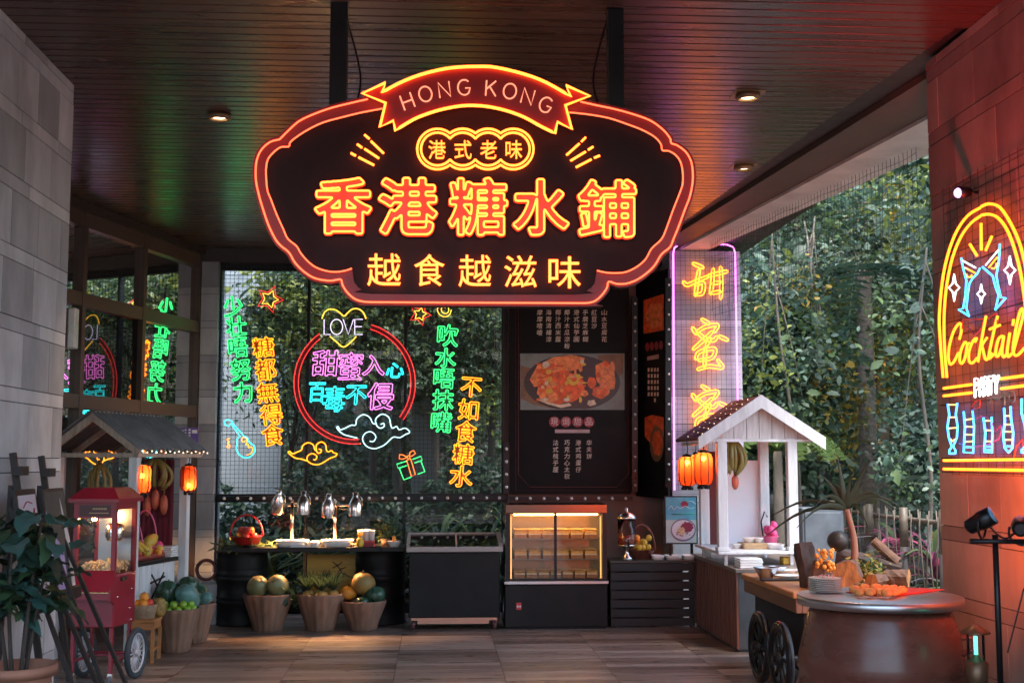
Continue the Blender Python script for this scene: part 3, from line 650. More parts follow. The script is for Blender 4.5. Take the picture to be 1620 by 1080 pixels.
px_tube(m, cv([(128, 745), (90, 693), (82, 705), (66, 697), (64, 684), (76, 677), (92, 681), (98, 692), (145, 745)], 330, 400, 2.571), bk, .006); m.build('guitar_tube', CYA, gt)
m = MB(); px_tube(m, cv([(150, 762), (142, 768), (134, 760), (140, 750), (153, 752), (156, 770), (150, 780), (162, 778), (162, 792), (174, 788), (180, 798), (172, 815), (156, 821)], 330, 400, 2.571), bk, .005, sm=3)
px_tube(m, cv([(86, 754), (74, 758), (84, 768), (76, 773), (86, 780), (84, 792), (74, 788), (80, 780)], 330, 400, 2.571), bk, .005, sm=2); m.build('string_tube', ORA, gt)
def star_sign(label, cx, cy, r1, r0, rot, rot0):
    o = empty('neon_star', bk(cx, cy + r1), label, 'neon sign')
    st = lambda r, k, ro: [(cx + (r if i % 2 == 0 else r * k) * math.cos(R(ro + 36 * i)), cy - (r if i % 2 == 0 else r * k) * math.sin(R(ro + 36 * i))) for i in range(10)]
    m = MB(); px_tube(m, st(r1, .5, rot), bk, .0045, True); m.build('outer_tube', DRED, o); m = MB(); px_tube(m, st(r0, .55, rot0), bk, .006, True); m.build('inner_tube', glow('neon_gold', (1, .5, .04), 3 * K), o)
star_sign('red and yellow neon star alone near the pillar', 426.5, 473, 22, 14, 68, 68)
star_sign('red and yellow neon star beneath the hanging sign', 664.6, 497, 18, 10.5, -5, 5)
o = empty('neon_lollipop', bk(702, 500), 'yellow neon swirl with green tip below the hanging sign', 'neon sign'); m = MB()
px_tube(m, [(705, 487), (701, 485), (698, 489), (700, 494), (706, 496), (710, 491), (708, 484), (702, 480), (695, 483), (692, 489), (695, 497), (703, 501), (711, 498), (714, 490)], bk, .005, sm=3); m.build('swirl_tube', glow('neon_gold', (1, .5, .04), 3 * K), o)
m = MB(); px_tube(m, [(705, 482), (709, 487), (714, 484), (711, 479)], bk, .005); m.build('tip_tube', GRN, o)
o = empty('neon_gift', bk(652, 757), 'green neon gift box with orange bow', 'neon sign'); g8 = lambda p: cv(p, 560, 600, 5.4)
m = MB()
for p in ([(448, 697), (366, 722), (377, 758), (450, 735)], [(500, 682), (572, 655), (582, 690), (516, 712)], [(388, 758), (426, 856), (490, 832)], [(545, 808), (606, 786), (572, 698)]): px_tube(m, g8(p), bk, .005)
m.build('box_tube', GRN, o); m = MB()
for p in ([(450, 690), (490, 825), (524, 812), (484, 676), (450, 690)], [(455, 662), (420, 645), (390, 640), (386, 676), (420, 680), (455, 662)], [(472, 652), (480, 620), (510, 605), (525, 632), (500, 650), (472, 660)], [(452, 655), (472, 650), (478, 672), (458, 676), (452, 655)]): px_tube(m, g8(p), bk, .005)
m.build('bow_tube', glow('neon_tangerine', (1, .17, .02), 3.2 * K), o)

# ------------------------------------------------------------------ vertical sign on the wide pillar
pY = 14.6 - .08; pl_ = lambda x, y, o=0: at(x, y, pY - o)
o = empty('neon_vertical_sign', pl_(1115, 770), 'yellow vertical neon characters in a pink neon frame', 'neon sign')
m = MB(); px_tube(m, [(1067, 775), (1066, 600), (1065, 401), (1067, 392), (1075, 386.5), (1110, 385)], lambda x, y: pl_(x, y), .009, n=8); px_tube(m, [(1119, 386), (1150, 387), (1160, 391), (1163, 400), (1165, 520), (1167, 640), (1168, 775)], lambda x, y: pl_(x, y), .008, n=8); m.build('frame_tube', PNK, o)
LEM = glow('neon_lemon', (1, .17, .005), 9 * K)
def capsule(pts, w):
    """outline of a brush stroke: both sides of the line, rounded at the ends"""
    P = smooth_path([(x, y, 0) for x, y in pts], 5) if len(pts) > 2 else [Vector((*pts[0], 0)).lerp(Vector((*pts[1], 0)), k / 4) for k in range(5)]; L, R_ = [], []; n = len(P)
    for i, p in enumerate(P):
        d = (P[min(i + 1, n - 1)] - P[max(i - 1, 0)]).normalized(); nn = Vector((-d.y, d.x, 0)) * w * (.75 + .25 * math.sin(math.pi * i / (n - 1))); L.append(p + nn); R_.append(p - nn)
    d0 = (P[0] - P[1]).normalized() * w * .7; d1 = (P[-1] - P[-2]).normalized() * w * .7
    return [(q.x, q.y) for q in L + [P[-1] + d1] + R_[::-1] + [P[0] + d0]]
TIAN = [[(192, 192), (243, 214)], [(140, 290), (160, 306), (215, 283), (268, 262)], [(222, 228), (212, 290), (204, 362)], [(208, 306), (246, 296), (240, 350), (206, 356)], [(272, 258), (330, 243), (372, 234)], [(298, 222), (292, 300), (284, 352)], [(338, 212), (340, 300), (338, 378)], [(296, 300), (336, 290)], [(290, 350), (336, 342)]]
MI = [[(238, 490), (276, 512)], [(188, 535), (207, 566)], [(212, 556), (256, 530), (320, 520), (304, 556)], [(292, 556), (246, 600), (192, 648)], [(222, 566), (252, 590), (298, 602), (318, 582)], [(330, 580), (374, 600)], [(282, 590), (262, 628)], [(206, 700), (224, 664), (304, 646), (292, 694), (222, 708)], [(256, 640), (252, 740)], [(216, 756), (276, 740), (346, 746), (322, 706)]]
for st, dy in ((TIAN, 0), (MI, 0), (MI, 355)):
    m = MB()
    for q in st: px_tube(m, capsule(cv([(x, y + dy) for x, y in q], 1040, 360, 3.375), 2.6), pl_, .0075, True)
    m.build('character', LEM, o, rec=False)
m = MB(); x0, x1 = pl_(1064, 600).x, pl_(1172, 600).x; k = 0; zt, zl = pl_(1100, 383).z, pl_(1100, 775).z; x = x0
while x < x1: m.box((x - .0015, pY + .03, zl), (x + .0015, pY + .033, zt)); x += .06
z = zl
while z < zt: m.box((x0, pY + .0335, z), (x1, pY + .036, z + .003)); z += .06
m.build('wire_grid', MATS['wire'], o)

# ------------------------------------------------------------------ cocktail sign on the right stone wall
NX = Vector((-1, 0, 0)); PX = Vector((XR - .06, 7, 0)); ck = lambda x, y, o=0: onp(x, y, PX + NX * o, NX)
o = empty('neon_cocktail_sign', ck(1560, 745), 'Cocktail Party neon with arch, glasses and tubes on stone wall', 'neon sign')
m = MB()
px_tube(m, [(1550.5, 329), (1531.7, 340.5), (1515, 363), (1502.5, 393), (1492.8, 432), (1487.5, 476.7), (1486, 510), (1488, 545), (1492, 597)], ck, .008, sm=3)
px_tube(m, [(1551, 342), (1536, 353), (1520.5, 374), (1507, 407), (1498, 449), (1494, 490.5), (1493.5, 527), (1495, 560), (1498, 597)], ck, .008, sm=3)
px_tube(m, [(1552.5, 326.7), (1565, 322.5), (1581.7, 328), (1598, 351.7), (1612, 382), (1621, 415), (1629, 455), (1633, 500), (1634, 545), (1633, 590)], ck, .008, sm=3)
px_tube(m, [(1552.5, 340.5), (1565, 339), (1579, 344.7), (1592.8, 362.8), (1604, 390.5), (1613.6, 426.7), (1620, 465), (1624, 505), (1625, 545), (1624, 590)], ck, .008, sm=3)
for p in ([(1493, 614), (1537, 608)], [(1493, 626), (1537, 621)], [(1583, 599), (1650, 590)], [(1584, 614.5), (1650, 606)], [(1493, 728), (1655, 726)], [(1493, 741.5), (1655, 744)]): px_tube(m, p, ck, .008)
for p in ([(1552, 353), (1552.5, 396)], [(1534.4, 386.4), (1545.5, 404.4)], [(1569, 374), (1559.4, 396)]): px_tube(m, p, ck, .008)
m.build('arch_tube', YLW, o)
s4 = lambda p: cv(p, 1480, 400, 4.907); s7 = lambda p: cv(p, 1450, 540, 4.153)
m = MB()
for p in ([(200, 40), (215, 120), (240, 215), (232, 330), (215, 430), (180, 440), (260, 490), (240, 430), (250, 330), (262, 240), (290, 195), (325, 160), (345, 120)], [(365, 110), (445, 180), (465, 260), (490, 330), (465, 440), (545, 350), (508, 345), (490, 270), (472, 175), (490, 80), (497, 0), (500, -70)]): m = MB(); px_tube(m, s4(p), ck, .0055); m.build('glass_tube', BLU, o)
for p in ([(210, 60), (310, 115)], [(390, 95), (487, -20)]): m = MB(); px_tube(m, s4(p), ck, .005); m.build('rim_tube', WHI, o)

for p in ([(230, 115), (305, 155)], [(240, 165), (250, 188), (272, 188), (282, 172)], [(415, 112), (478, 35)], [(435, 118), (455, 122), (470, 105), (474, 80)]): m = MB(); px_tube(m, s4(p), ck, .005); m.build('drink_tube', ORA, o)
for cx, cy, hh, hw in ((1509.5, 455, 21, 8.5), (1552.3, 465, 15, 6.5), (1597.6, 427.5, 22, 9)):
    m = MB(); px_tube(m, [(cx, cy - hh), (cx + hw * .3, cy - hh * .3), (cx + hw, cy), (cx + hw * .3, cy + hh * .3), (cx, cy + hh), (cx - hw * .3, cy + hh * .3), (cx - hw, cy), (cx - hw * .3, cy - hh * .3)], ck, .005, True); m.build('sparkle_tube', WHI, o)
m = MB()
for p in ([(185, 670), (200, 610), (198, 555), (178, 552), (140, 610), (110, 710), (100, 800), (112, 862), (142, 845), (178, 775)], [(245, 710), (228, 692), (198, 755), (187, 830), (205, 858), (232, 805), (247, 715), (262, 700)], [(308, 690), (320, 662), (292, 682), (262, 760), (260, 835), (285, 855), (322, 815)], [(392, 490), (362, 650), (330, 845)], [(400, 658), (362, 715), (368, 750), (385, 818), (402, 825), (432, 775)], [(482, 490), (450, 620), (413, 800), (422, 815), (452, 785)], [(420, 592), (500, 560)],
          [(522, 645), (492, 662), (470, 740), (470, 798), (492, 792), (520, 710), (530, 642), (515, 765), (530, 808), (560, 775)], [(577, 620), (555, 770), (567, 805), (592, 780)], [(607, 515), (600, 562)], [(600, 780), (650, 600), (682, 475), (672, 432), (652, 470), (622, 600), (602, 740), (612, 790), (642, 790), (690, 738)]):
    px_tube(m, s4(p), ck, .0075, sm=3)
m.build('script_tube', YLW, o)
for ch, b in zip('PARTY', ((1541.5, 598.5, 1549, 628), (1549, 597, 1556.5, 626.5), (1557, 596, 1564.5, 625), (1563.5, 595, 1571.5, 623.5), (1571, 593.5, 1581, 622))): glyph_outline(ch, b, ck, .0045, WHI, o, fat=.06, name='letter', res=50)
m = MB()
for p in ([(205, 410), (215, 480), (203, 560), (212, 630), (232, 690), (215, 715), (215, 735), (255, 735), (255, 712), (240, 690), (265, 630), (270, 560), (258, 480), (268, 405)], [(310, 460), (318, 560), (310, 727), (372, 731), (378, 560), (368, 455)], [(440, 500), (452, 600), (445, 726), (496, 729), (498, 600), (493, 495)], [(575, 435), (580, 520), (570, 620), (580, 700), (605, 728), (630, 700), (635, 600), (620, 500), (618, 425)], [(690, 375), (690, 470), (712, 545), (725, 680), (690, 712), (690, 728), (770, 730), (770, 712), (735, 680), (750, 545), (770, 470), (768, 370)]): m = MB(); px_tube(m, s7(p), ck, .006); m.build('test_tube', BLU, o)
for p in ([(325, 693), (368, 693)], [(452, 690), (492, 690)], [(452, 712), (492, 712)], [(585, 688), (625, 688)]): m = MB(); px_tube(m, s7(p), ck, .005); m.build('rung_tube', BLU, o)
for p in ([(212, 415), (262, 415)], [(218, 497), (256, 497)], [(210, 570), (258, 566)], [(225, 640), (236, 655), (250, 642)], [(322, 515), (362, 508)], [(322, 558), (366, 560)], [(322, 610), (366, 612)], [(322, 658), (366, 655)], [(455, 520), (485, 520)], [(455, 583), (492, 583)], [(455, 655), (490, 655)], [(585, 488), (612, 488)], [(585, 545), (614, 545)], [(585, 592), (620, 592)], [(585, 645), (622, 645)]): m = MB(); px_tube(m, s7(p), ck, .0045); m.build('rung_tube', glow('neon_warm', (1, .55, .15), 2.4 * K), o)
for f_, p, mt_, lab, k in ((s4, [(205, 590), (215, 515), (380, 515), (350, 600)], CORAL, 'unlit coral tubing', 0), (s4, [(405, 510), (475, 465), (480, 560)], CORAL, 'unlit coral tubing', 0), (s7, [(355, 440), (385, 395), (420, 385), (415, 430), (355, 445)], CORAL, 'unlit coral tubing', 0), (s7, [(640, 760), (655, 690), (700, 640), (706, 745)], CORAL, 'unlit coral tubing', 0),
        (s4, [(230, 575), (265, 590), (305, 640), (365, 575)], LILT, 'unlit purple tubing', 0), (s7, [(380, 520), (430, 485), (490, 520), (520, 590), (555, 545), (540, 640), (400, 690), (280, 670)], LILT, 'unlit purple tubing', 2), (s7, [(480, 400), (500, 370), (540, 380), (575, 340), (580, 420)], TEALT, 'unlit teal tubing', 2), (s7, [(610, 330), (640, 330), (648, 370), (640, 395), (612, 385), (608, 335)], TEALT, 'unlit teal tubing', 2)):
    m = MB(); px_tube(m, f_(p), ck, .004, sm=k); m.build('unlit_tube', mt_, o, label=lab)
m = MB(); y0, y1 = ck(1490, 500).y, ck(1655, 500).y; zt, zl = ck(1560, 255).z, ck(1560, 752).z
y = y0
while y > y1: m.box((XR - .028, y - .0012, zl), (XR - .0256, y + .0012, zt)); y -= .1
z = zl
while z < zt: m.box((XR - .0245, y1, z), (XR - .0215, y0, z + .003)); z += .06
m.build('wire_grid', MATS['wire'], o)

for k, px in enumerate((560, 950)):
    m = MB(); p = big(px, 175, -.12); q = Vector((big(px + (20 if k else -20), 0).x, SY + .2, CEIL - .003)); m.tube(smooth_path([p, p.lerp(q, .4) + Vector((.06 * (1 - 2 * k), 0, -.03)), q], 8), .006, 5); m.build('power_cable', BLACKM, sgn)
# ================================================================== GARDEN AND TREES
LEAF = [leafmat('leaf_teal', (.07, .125, .085)), leafmat('leaf_deep', (.04, .072, .042)), leafmat('leaf_mid', (.085, .135, .05)), leafmat('leaf_lime', (.17, .2, .045)), leafmat('leaf_grey', (.14, .19, .14), .3), leafmat('leaf_yellow', (.34, .22, .035))]
BARK = mat('bark', (.13, .105, .08), .9, var=.4, scale=8, bump=.6, stretch=(1, 1, .3)); BARKD = mat('bark_dark', (.05, .042, .035), .9, var=.4, scale=8, bump=.6, stretch=(1, 1, .3))
rnp = np.random.RandomState(11)
def crown_pts(c, rad, n, clumps, seed, flatk=.75):
    r = np.random.RandomState(seed); C = r.normal(size=(clumps, 3)); C /= np.linalg.norm(C, axis=1)[:, None]; C *= (r.uniform(.25, 1, clumps) ** .6)[:, None]
    C = C * np.array(rad) + np.array(c); k = r.randint(0, clumps, n); q = r.normal(size=(n, 3)) * np.array(rad) * r.uniform(.14, .3, clumps)[k][:, None] * np.array([1, 1, flatk])
    return C[k] + q, C, k
def tree(name, base, h, rad, zc, n, leaf, mats, seed, label, group=None, tr=.1, bark=None, lean=(0, 0), up=.35, aspect=.45, clumps=40, weights=None, limbs=14, low=.4):
    r = random.Random(seed); o = empty(name, base, label, 'tree', group); b = Vector(base); top = b + Vector((lean[0], lean[1], h)); c = b + Vector((lean[0] * .8, lean[1] * .8, zc))
    P, C, k = crown_pts(c, rad, n, clumps, seed)
    m = MB(); path = smooth_path([b - Vector((0, 0, .1)), b.lerp(top, .35) + Vector((r.uniform(-.12, .12), r.uniform(-.1, .1), 0)), b.lerp(top, .7) + Vector((r.uniform(-.12, .12), 0, 0)), top], 5)
    m.tube(path, tr, 9, r_end=tr * .35)
    for i in range(0, len(C), max(1, len(C) // limbs)):
        s = path[min(len(path) - 2, int(len(path) * r.uniform(low, .92)))]; e = Vector(C[i]); mid = s.lerp(e, .5) + Vector((0, 0, .15)); m.tube(smooth_path([s, mid, e], 4), tr * .38, 6, r_end=tr * .08)
    m.build('trunk', bark or BARK, o)
    mi = np.array([r.choices(range(len(mats)), weights)[0] for _ in range(clumps)])[k]; fl = rnp.uniform(size=n) < .25; mi[fl] = rnp.randint(0, len(mats), fl.sum())
    leaf_cloud('crown', P, rnp.uniform(.5, 1.3, n) * leaf * np.where(rnp.uniform(size=n) < .07, 2.1, 1), mats, o, mi, up=up, aspect=aspect)
    return o
Z0 = -.03; FXX = 5.0; PALEB = mat('pale_bark', (.13, .11, .085), .85, var=.35, scale=7, bump=.4, stretch=(1, 1, .4))
# earth bank and the woods that close the view
m = MB(); n1, n2 = 26, 10; vs = []
for i in range(n1 + 1):
    for j in range(n2 + 1):
        t = i / n1; x = -16 + 52 * t; y = 26 + 14 * j / n2 + 2 * math.sin(t * 9); z = Z0 - .05 + 15 * (j / n2) ** 1.1 + .4 * math.sin(i * 1.7 + j)
        if t > .55: y -= (t - .55) * 16
        vs.append((x, y, z if j else Z0 - .1))
m.add(vs, [(i * (n2 + 1) + j, (i + 1) * (n2 + 1) + j, (i + 1) * (n2 + 1) + j + 1, i * (n2 + 1) + j + 1) for i in range(n1) for j in range(n2)], 0, True)
m.build('backdrop_slope', mat('bank', (.02, .03, .018), .95, var=.6, scale=1.2, bump=.8), kind='structure')
N = 38000; t = rnp.uniform(0, 1, N); j = rnp.uniform(0, 1, N); X = -12 + 46 * t; Y = 25.5 + 13 * j + 2 * np.sin(t * 9) - np.where(t > .5, (t - .5) * 17, 0); Z = 13.5 * j + np.abs(rnp.normal(size=N)) * .5 + .1
leaf_cloud('undergrowth', np.stack([X, Y, Z], 1), rnp.uniform(.18, .45, N), [LEAF[0], LEAF[1], LEAF[2], LEAF[4]], kind='stuff', label='dense leafy undergrowth covering the bank behind the trees', cat='undergrowth')
# right: the trees seen through the open side
TT = [(7.6, 15.6, 7.5, (1.5, 1.5, 2.0), 6.0, 9000, .13, [0, 4, 1, 2, 3], 1, 'tall teal leaved tree nearest the right stone wall', .13),
      (8.9, 19.2, 7.0, (1.9, 1.8, 2.6), 5.0, 11000, .13, [0, 2, 4, 4, 3], 2, 'broad blue green tree just right of the palm trunk', .14),
      (6.2, 20.6, 6.6, (1.5, 1.4, 2.0), 5.4, 8500, .125, [4, 0, 1, 2], 3, 'grey green tree left of palm trunk with bare slanting branch', .1),
      (4.95, 17.5, 4.2, (.85, .9, 1.5), 2.9, 6500, .12, [0, 1, 1, 4], 4, 'dark bushy tree beside the pink framed pillar', .08),
      (8.5, 23.0, 8.5, (2.3, 1.8, 3.4), 4.6, 14000, .14, [2, 3, 3, 5], 5, 'yellowish green tree behind the palm trunk', .16),
      (7.0, 24.5, 8.5, (2.4, 2.0, 3.2), 5.4, 12000, .15, [0, 2, 4, 3], 6, 'mid green tree deep behind the pillar side', .16),
      (11.6, 20.5, 8.0, (2.2, 2.0, 3.2), 4.6, 12000, .15, [1, 0, 2], 7, 'deep green tree low behind the right end of bamboo fence', .15),
      (7.6, 16.6, 2.6, (1.3, .9, 1.0), 1.9, 5000, .12, [1, 0, 4], 8, 'low dark shrub like tree above the bamboo fence', .06),
      (10.4, 26.5, 10, (3, 2, 3.4), 8.0, 9000, .2, [0, 4, 2], 9, 'high pale crowned tree reaching above the rest', .18)]
for x, y, h, rad, zc, n, lf, ms, sd, lab, tr in TT: tree('broadleaf_tree', (x, y, Z0), h, rad, zc, n, lf, [LEAF[i] for i in ms], sd, lab, 'trees beyond the bamboo fence', tr, aspect=.5)
for k, (px, Y, h, lab) in enumerate(((1205, 16.8, 5.2, 'slender pale sapling nearest the pink framed pillar'), (1262, 18.2, 5.6, 'slender forked sapling above the right post of white hut'), (1318, 17.6, 5.4, 'pale leaning sapling left of the ringed palm trunk'), (1436, 17.4, 5.0, 'slender sapling just right of the ringed palm trunk'), (1452, 15.2, 4.6, 'thin sapling nearest the right stone wall'))):
    tree('sapling', (max(at(px, 700, Y).x, FXX), Y, Z0), h, (.75, .6, 1.7), h - 1.9, 1300, .095, [LEAF[i] for i in ((2, 3, 0), (4, 0, 2), (3, 2, 5), (2, 4, 3), (0, 4, 2))[k]], 70 + k, lab, 'slender saplings among the trees', .035, PALEB, lean=(((-.3, .35, -.35, .3, .2))[k], 0), aspect=.5, clumps=26, limbs=3, low=.75)
# palm trunk with ringed bark and dark hanging fronds
def frond(m, base, d, ln, droop, w, n=16, mi=0, leaflet=.35, seed=0):
    rn = random.Random(seed); d = Vector(d).normalized(); side = d.cross(Vector((0, 0, 1))).normalized(); pts = []
    for k in range(n + 1): t = k / n; pts.append(Vector(base) + d * ln * t - Vector((0, 0, 1)) * droop * t * t)
    m.tube(pts, w, 5, r_end=w * .3, mi=mi)
    for k in range(2, n + 1):
        t = k / n; L = leaflet * (1.1 - abs(t - .4) * 1.2)
        for s in (-1, 1):
            p = pts[k]; tip = p + side * s * L * .8 + d * L * .5 - Vector((0, 0, L * rn.uniform(.25, .6))); q = d * .03
            m.add([p - q, p + q, p.lerp(tip, .55) + q * 1.2 + Vector((0, 0, .02)), tip, p.lerp(tip, .55) - q * .8], [(0, 1, 2, 3, 4)], mi)
pb = at(1376, 800, 18); pb = Vector((pb.x, 18, Z0)); o = empty('palm_tree', pb, 'tall palm with ringed vine clad trunk in the middle of trees', 'tree'); m = MB(); zt = at(1372, 430, 18).z
m.lathe([(.15 * (1 - .25 * k / 40) * (1.06 if k % 2 else .97), (zt + .05) * k / 40) for k in range(41)], pb, 14); m.build('trunk', mat('palm_bark', (.22, .17, .13), .95, var=.5, scale=9, bump=.8, stretch=(1, 1, 2)), o)
m = MB()
for k in range(13):
    a = k * 2.4; frond(m, pb + Vector((0, 0, zt)), (math.cos(a), math.sin(a), .55 - .05 * (k % 4)), 1.5 + .2 * (k % 3), 1.3 + .3 * (k % 3), .018, 16, 0, .42, k)
m.build('crown', LEAF[1], o)
P = np.stack([pb.x + rnp.normal(size=170) * .17, 17.86 + rnp.normal(size=170) * .1, rnp.uniform(0, zt, 170)], 1); leaf_cloud('vine', P, rnp.uniform(.07, .15, 170), [LEAF[2], LEAF[3]], o)
yb = at(1232, 800, 16.2); o = empty('young_palm', (yb.x, 16.2, Z0), 'young light green palm behind the white stall', 'tree'); m = MB(); m.lathe([(.09, 0), (.075, 1), (.06, 2.0)], (yb.x, 16.2, Z0), 10); m.build('trunk', BARK, o); m = MB()
for k in range(11): a = k * 2.4 + .5; frond(m, (yb.x, 16.2, 2.0), (math.cos(a), math.sin(a), .9), 1.15, .9, .014, 16, 0, .3, k)
m.build('crown', leafmat('leaf_palm', (.13, .2, .06)), o)
# bamboo fence running away along the open side
FX = 5.55; fo = empty('bamboo_fence', (FX, 16.5, Z0), 'low bamboo fence with crossed sticks in front of the trees', 'fence')
BAM = mat('bamboo', (.085, .064, .043), .55, var=.3, scale=6, stretch=(1, 1, 3)); BAMD = mat('bamboo_dark', (.045, .035, .03), .6, var=.3)
zt = at(1440, 822, 14.2).z
for y in (13.2, 14.35, 15.5, 17, 18.5, 20): m = MB(); m.cyl((FX - .02, y, Z0), (FX - .02, y, zt - .32), .06, .055, 10, 1); m.cyl((FX - .02, y, zt - .32), (FX - .02, y, zt + .14), .055, .05, 10, 0); m.build('post', [BAM, BAMD], fo)
m = MB(); m.cyl((FX + .055, 12.6, zt), (FX + .055, 20.6, zt), .028); m.build('rail', BAM, fo); m = MB(); m.cyl((FX + .055, 12.6, .35), (FX + .055, 20.6, .35), .025); m.build('rail', BAM, fo)
m = MB(); y = 12.7; rn = random.Random(4)
while y < 20.4:
    for s in (-1, 1): m.cyl((FX + .03 + s * .012, y - s * .14 + rn.uniform(-.03, .03), Z0), (FX + .03 + s * .012, y + s * .06, zt + .1 + rn.uniform(-.04, .04)), .009, n=6)
    y += .26
m.build('stick_lattice', BAM, fo)
# cordylines behind the fence
COR = [leafmat('leaf_pink', (.4, .08, .16)), leafmat('leaf_plum', (.12, .03, .06)), leafmat('leaf_dusty', (.14, .13, .14)), LEAF[2]]
def blades(name, base, n, ln, w, mats, label, cat, seed, group=None, rise=1.0, zoff=.1):
    rn = random.Random(seed); o = empty(name, base, label, cat, group); m = MB(); b = Vector(base); m.cyl(b, b + Vector((0, 0, zoff + .05)), .02, n=6, mi=0)
    for k in range(n):
        a = rn.uniform(0, 6.283); d = Vector((math.cos(a), math.sin(a), 0)); L = ln * rn.uniform(.65, 1.1); r_ = rise * rn.uniform(.5, 1.2); sd = d.cross(Vector((0, 0, 1))); mi = rn.randrange(len(mats)); pr = None; h = b + Vector((0, 0, rn.uniform(.4, 1) * zoff))
        vs = []
        for i in range(6):
            t = i / 5; c = h + d * L * t * (.5 + .5 * t) + Vector((0, 0, r_ * L * (t - .75 * t * t))); ww = w * math.sin(math.pi * (.12 + .88 * t)) + .002; vs += [c - sd * ww, c + sd * ww + Vector((0, 0, .004))]
        m.add(vs, [(2 * i, 2 * i + 1, 2 * i + 3, 2 * i + 2) for i in range(5)], mi, True)
    m.build('leaves', mats, o); return o
for k, (px, Y, lab) in enumerate(((1404, 15.5, 'pink leaved plant behind the fence, left of the thick bamboo post'), (1468, 14.4, 'pink and plum plant behind the fence, right of the thick post'), (1425, 17, 'pink plant furthest back behind the bamboo fence'))):
    x = max(at(px, 860, Y).x, FX + .35); blades('cordyline', (x, Y, Z0), 46, .75, .035, COR, lab, 'plant', 20 + k, 'pink leaved plants behind the bamboo fence', 1.3, .75)
for k, (px, Y, lab) in enumerate(((1440, 13.9, 'leafy green clump at foot of the thick bamboo post'), (1352, 15.2, 'dull green clump at foot of fence behind the driftwood'), (1475, 12.9, 'dark green clump at the right end of bamboo fence'))):
    x = max(at(px, 900, Y).x, FX + .4); blades('ground_plant', (x, Y, Z0), 40, .6, .04, [LEAF[1], LEAF[2], COR[2]], lab, 'plant', 40 + k, 'low plants along the bamboo fence', 1.2, .3)
# galvanised cabinet standing by the fence
a, b = at(1268, 803, 13.4), at(1338, 940, 13.4); o = empty('metal_cabinet', ((a.x + b.x) / 2, 13.4, 0), 'grey galvanised metal cabinet standing before the bamboo fence', 'cabinet')
m = MB(); m.box((a.x, 13.4, .05), (b.x, 13.75, a.z), bev=.01); m.build('body', mat('galvanised', (.085, .1, .115), .55, .2, var=.25, scale=7), o)
m = MB(); m.box((a.x + .03, 13.385, .1), (b.x - .03, 13.398, a.z - .05), bev=.004); m.build('door', MATS['galvanised'], o); m = MB(); m.box((a.x + .01, 13.42, 0), (b.x - .01, 13.7, .049)); m.build('plinth', DARK, o)

# behind the glass wall
m = MB(); a, b = at(300, 500, 21), at(448, 500, 21); m.box((a.x, 21, Z0), (b.x, 21.4, 7.5))
for k in range(8): m.box((a.x, 20.994, .9 * k + .5), (b.x - .01, 20.999, .9 * k + .52), 1)
m.build('garden_wall', [mat('pale_render', (.22, .245, .26), .85, var=.18, scale=1.1), CONC], None, 'tall pale grey building wall seen through the mesh on the left', 'wall', base=((a.x + b.x) / 2, 21, Z0))
a, b = at(652, 620, 19), at(692, 620, 19); m = MB(); m.box((a.x, 19, Z0), (b.x, 19.2, at(660, 615, 19).z)); m.build('garden_wall', MATS['pale_render'], None, 'narrow pale wall slab seen behind the neon gift box', 'wall', base=((a.x + b.x) / 2, 19, Z0))
GG = [(500, 17.6, 5.2, (1.0, .9, 1.2), 4.1, 6000, .11, [2, 1, 3], 31, 'leafy garden tree behind the LOVE heart', .06), (590, 18.6, 5.6, (1.2, 1, 1.5), 4.6, 7000, .11, [3, 2, 1], 32, 'yellow green garden tree behind the red circle top', .07),
      (700, 17.8, 5.4, (1.0, .9, 1.4), 4.3, 6000, .105, [2, 1, 1], 33, 'dark garden tree behind the right green slogan', .06), (775, 18.3, 5.0, (.9, .9, 1.5), 4.0, 5600, .105, [1, 2, 3], 34, 'garden tree closest to the black menu board', .07),
      (445, 19.0, 4.6, (.9, .8, 1.1), 3.5, 4200, .11, [1, 2], 35, 'thin garden tree in front of the pale building wall', .05), (640, 20.5, 6.4, (1.6, 1.2, 2.0), 4.8, 8000, .13, [1, 2, 0], 36, 'large garden tree furthest back behind the red circle', .1)]
for px, Y, h, rad, zc, n, lf, ms, sd, lab, tr in GG: tree('garden_tree', (at(px, 700, Y).x, Y, Z0), h, rad, zc, n, lf, [LEAF[i] for i in ms], sd, lab, 'trees behind the mesh glass wall', tr, BARKD, lean=((sd % 3 - 1) * .3, 0), aspect=.4)
for k, (px, Y, n, ln, lab) in enumerate(((365, 16.3, 40, .9, 'spiky dark shrub behind the glass, nearest the stone pillar'), (430, 16.6, 50, 1.0, 'spiky shrub behind the left heat lamps'), (520, 16.4, 50, 1.0, 'spiky shrub behind the right heat lamps'), (610, 16.5, 60, 1.2, 'arching shrub behind the paper cups'), (690, 16.3, 60, 1.25, 'arching shrub behind the ice cream freezer'), (765, 16.6, 50, 1.1, 'spiky shrub behind the glass beside the cake display'), (480, 18, 60, 1.3, 'tall arching shrub below the orange neon cloud'), (740, 17.8, 60, 1.4, 'tall yellowish shrub below the right orange slogan'))):
    blades('garden_shrub', (at(px, 900, Y).x, Y, Z0), n, ln, .028, [LEAF[1], LEAF[2], LEAF[1 if k < 7 else 3]], lab, 'plant', 60 + k, 'shrubs behind the glass wall', 1.5, .55)
m = MB(); a, b = at(470, 640, 23), at(830, 640, 23); m.box((a.x, 23, Z0), (b.x, 23.3, 3.2)); m.build('garden_wall', mat('dark_fence', (.05, .042, .038), .8, var=.4, scale=3), None, 'dark low boundary wall at the back of the garden', 'wall', base=((a.x + b.x) / 2, 23, Z0))

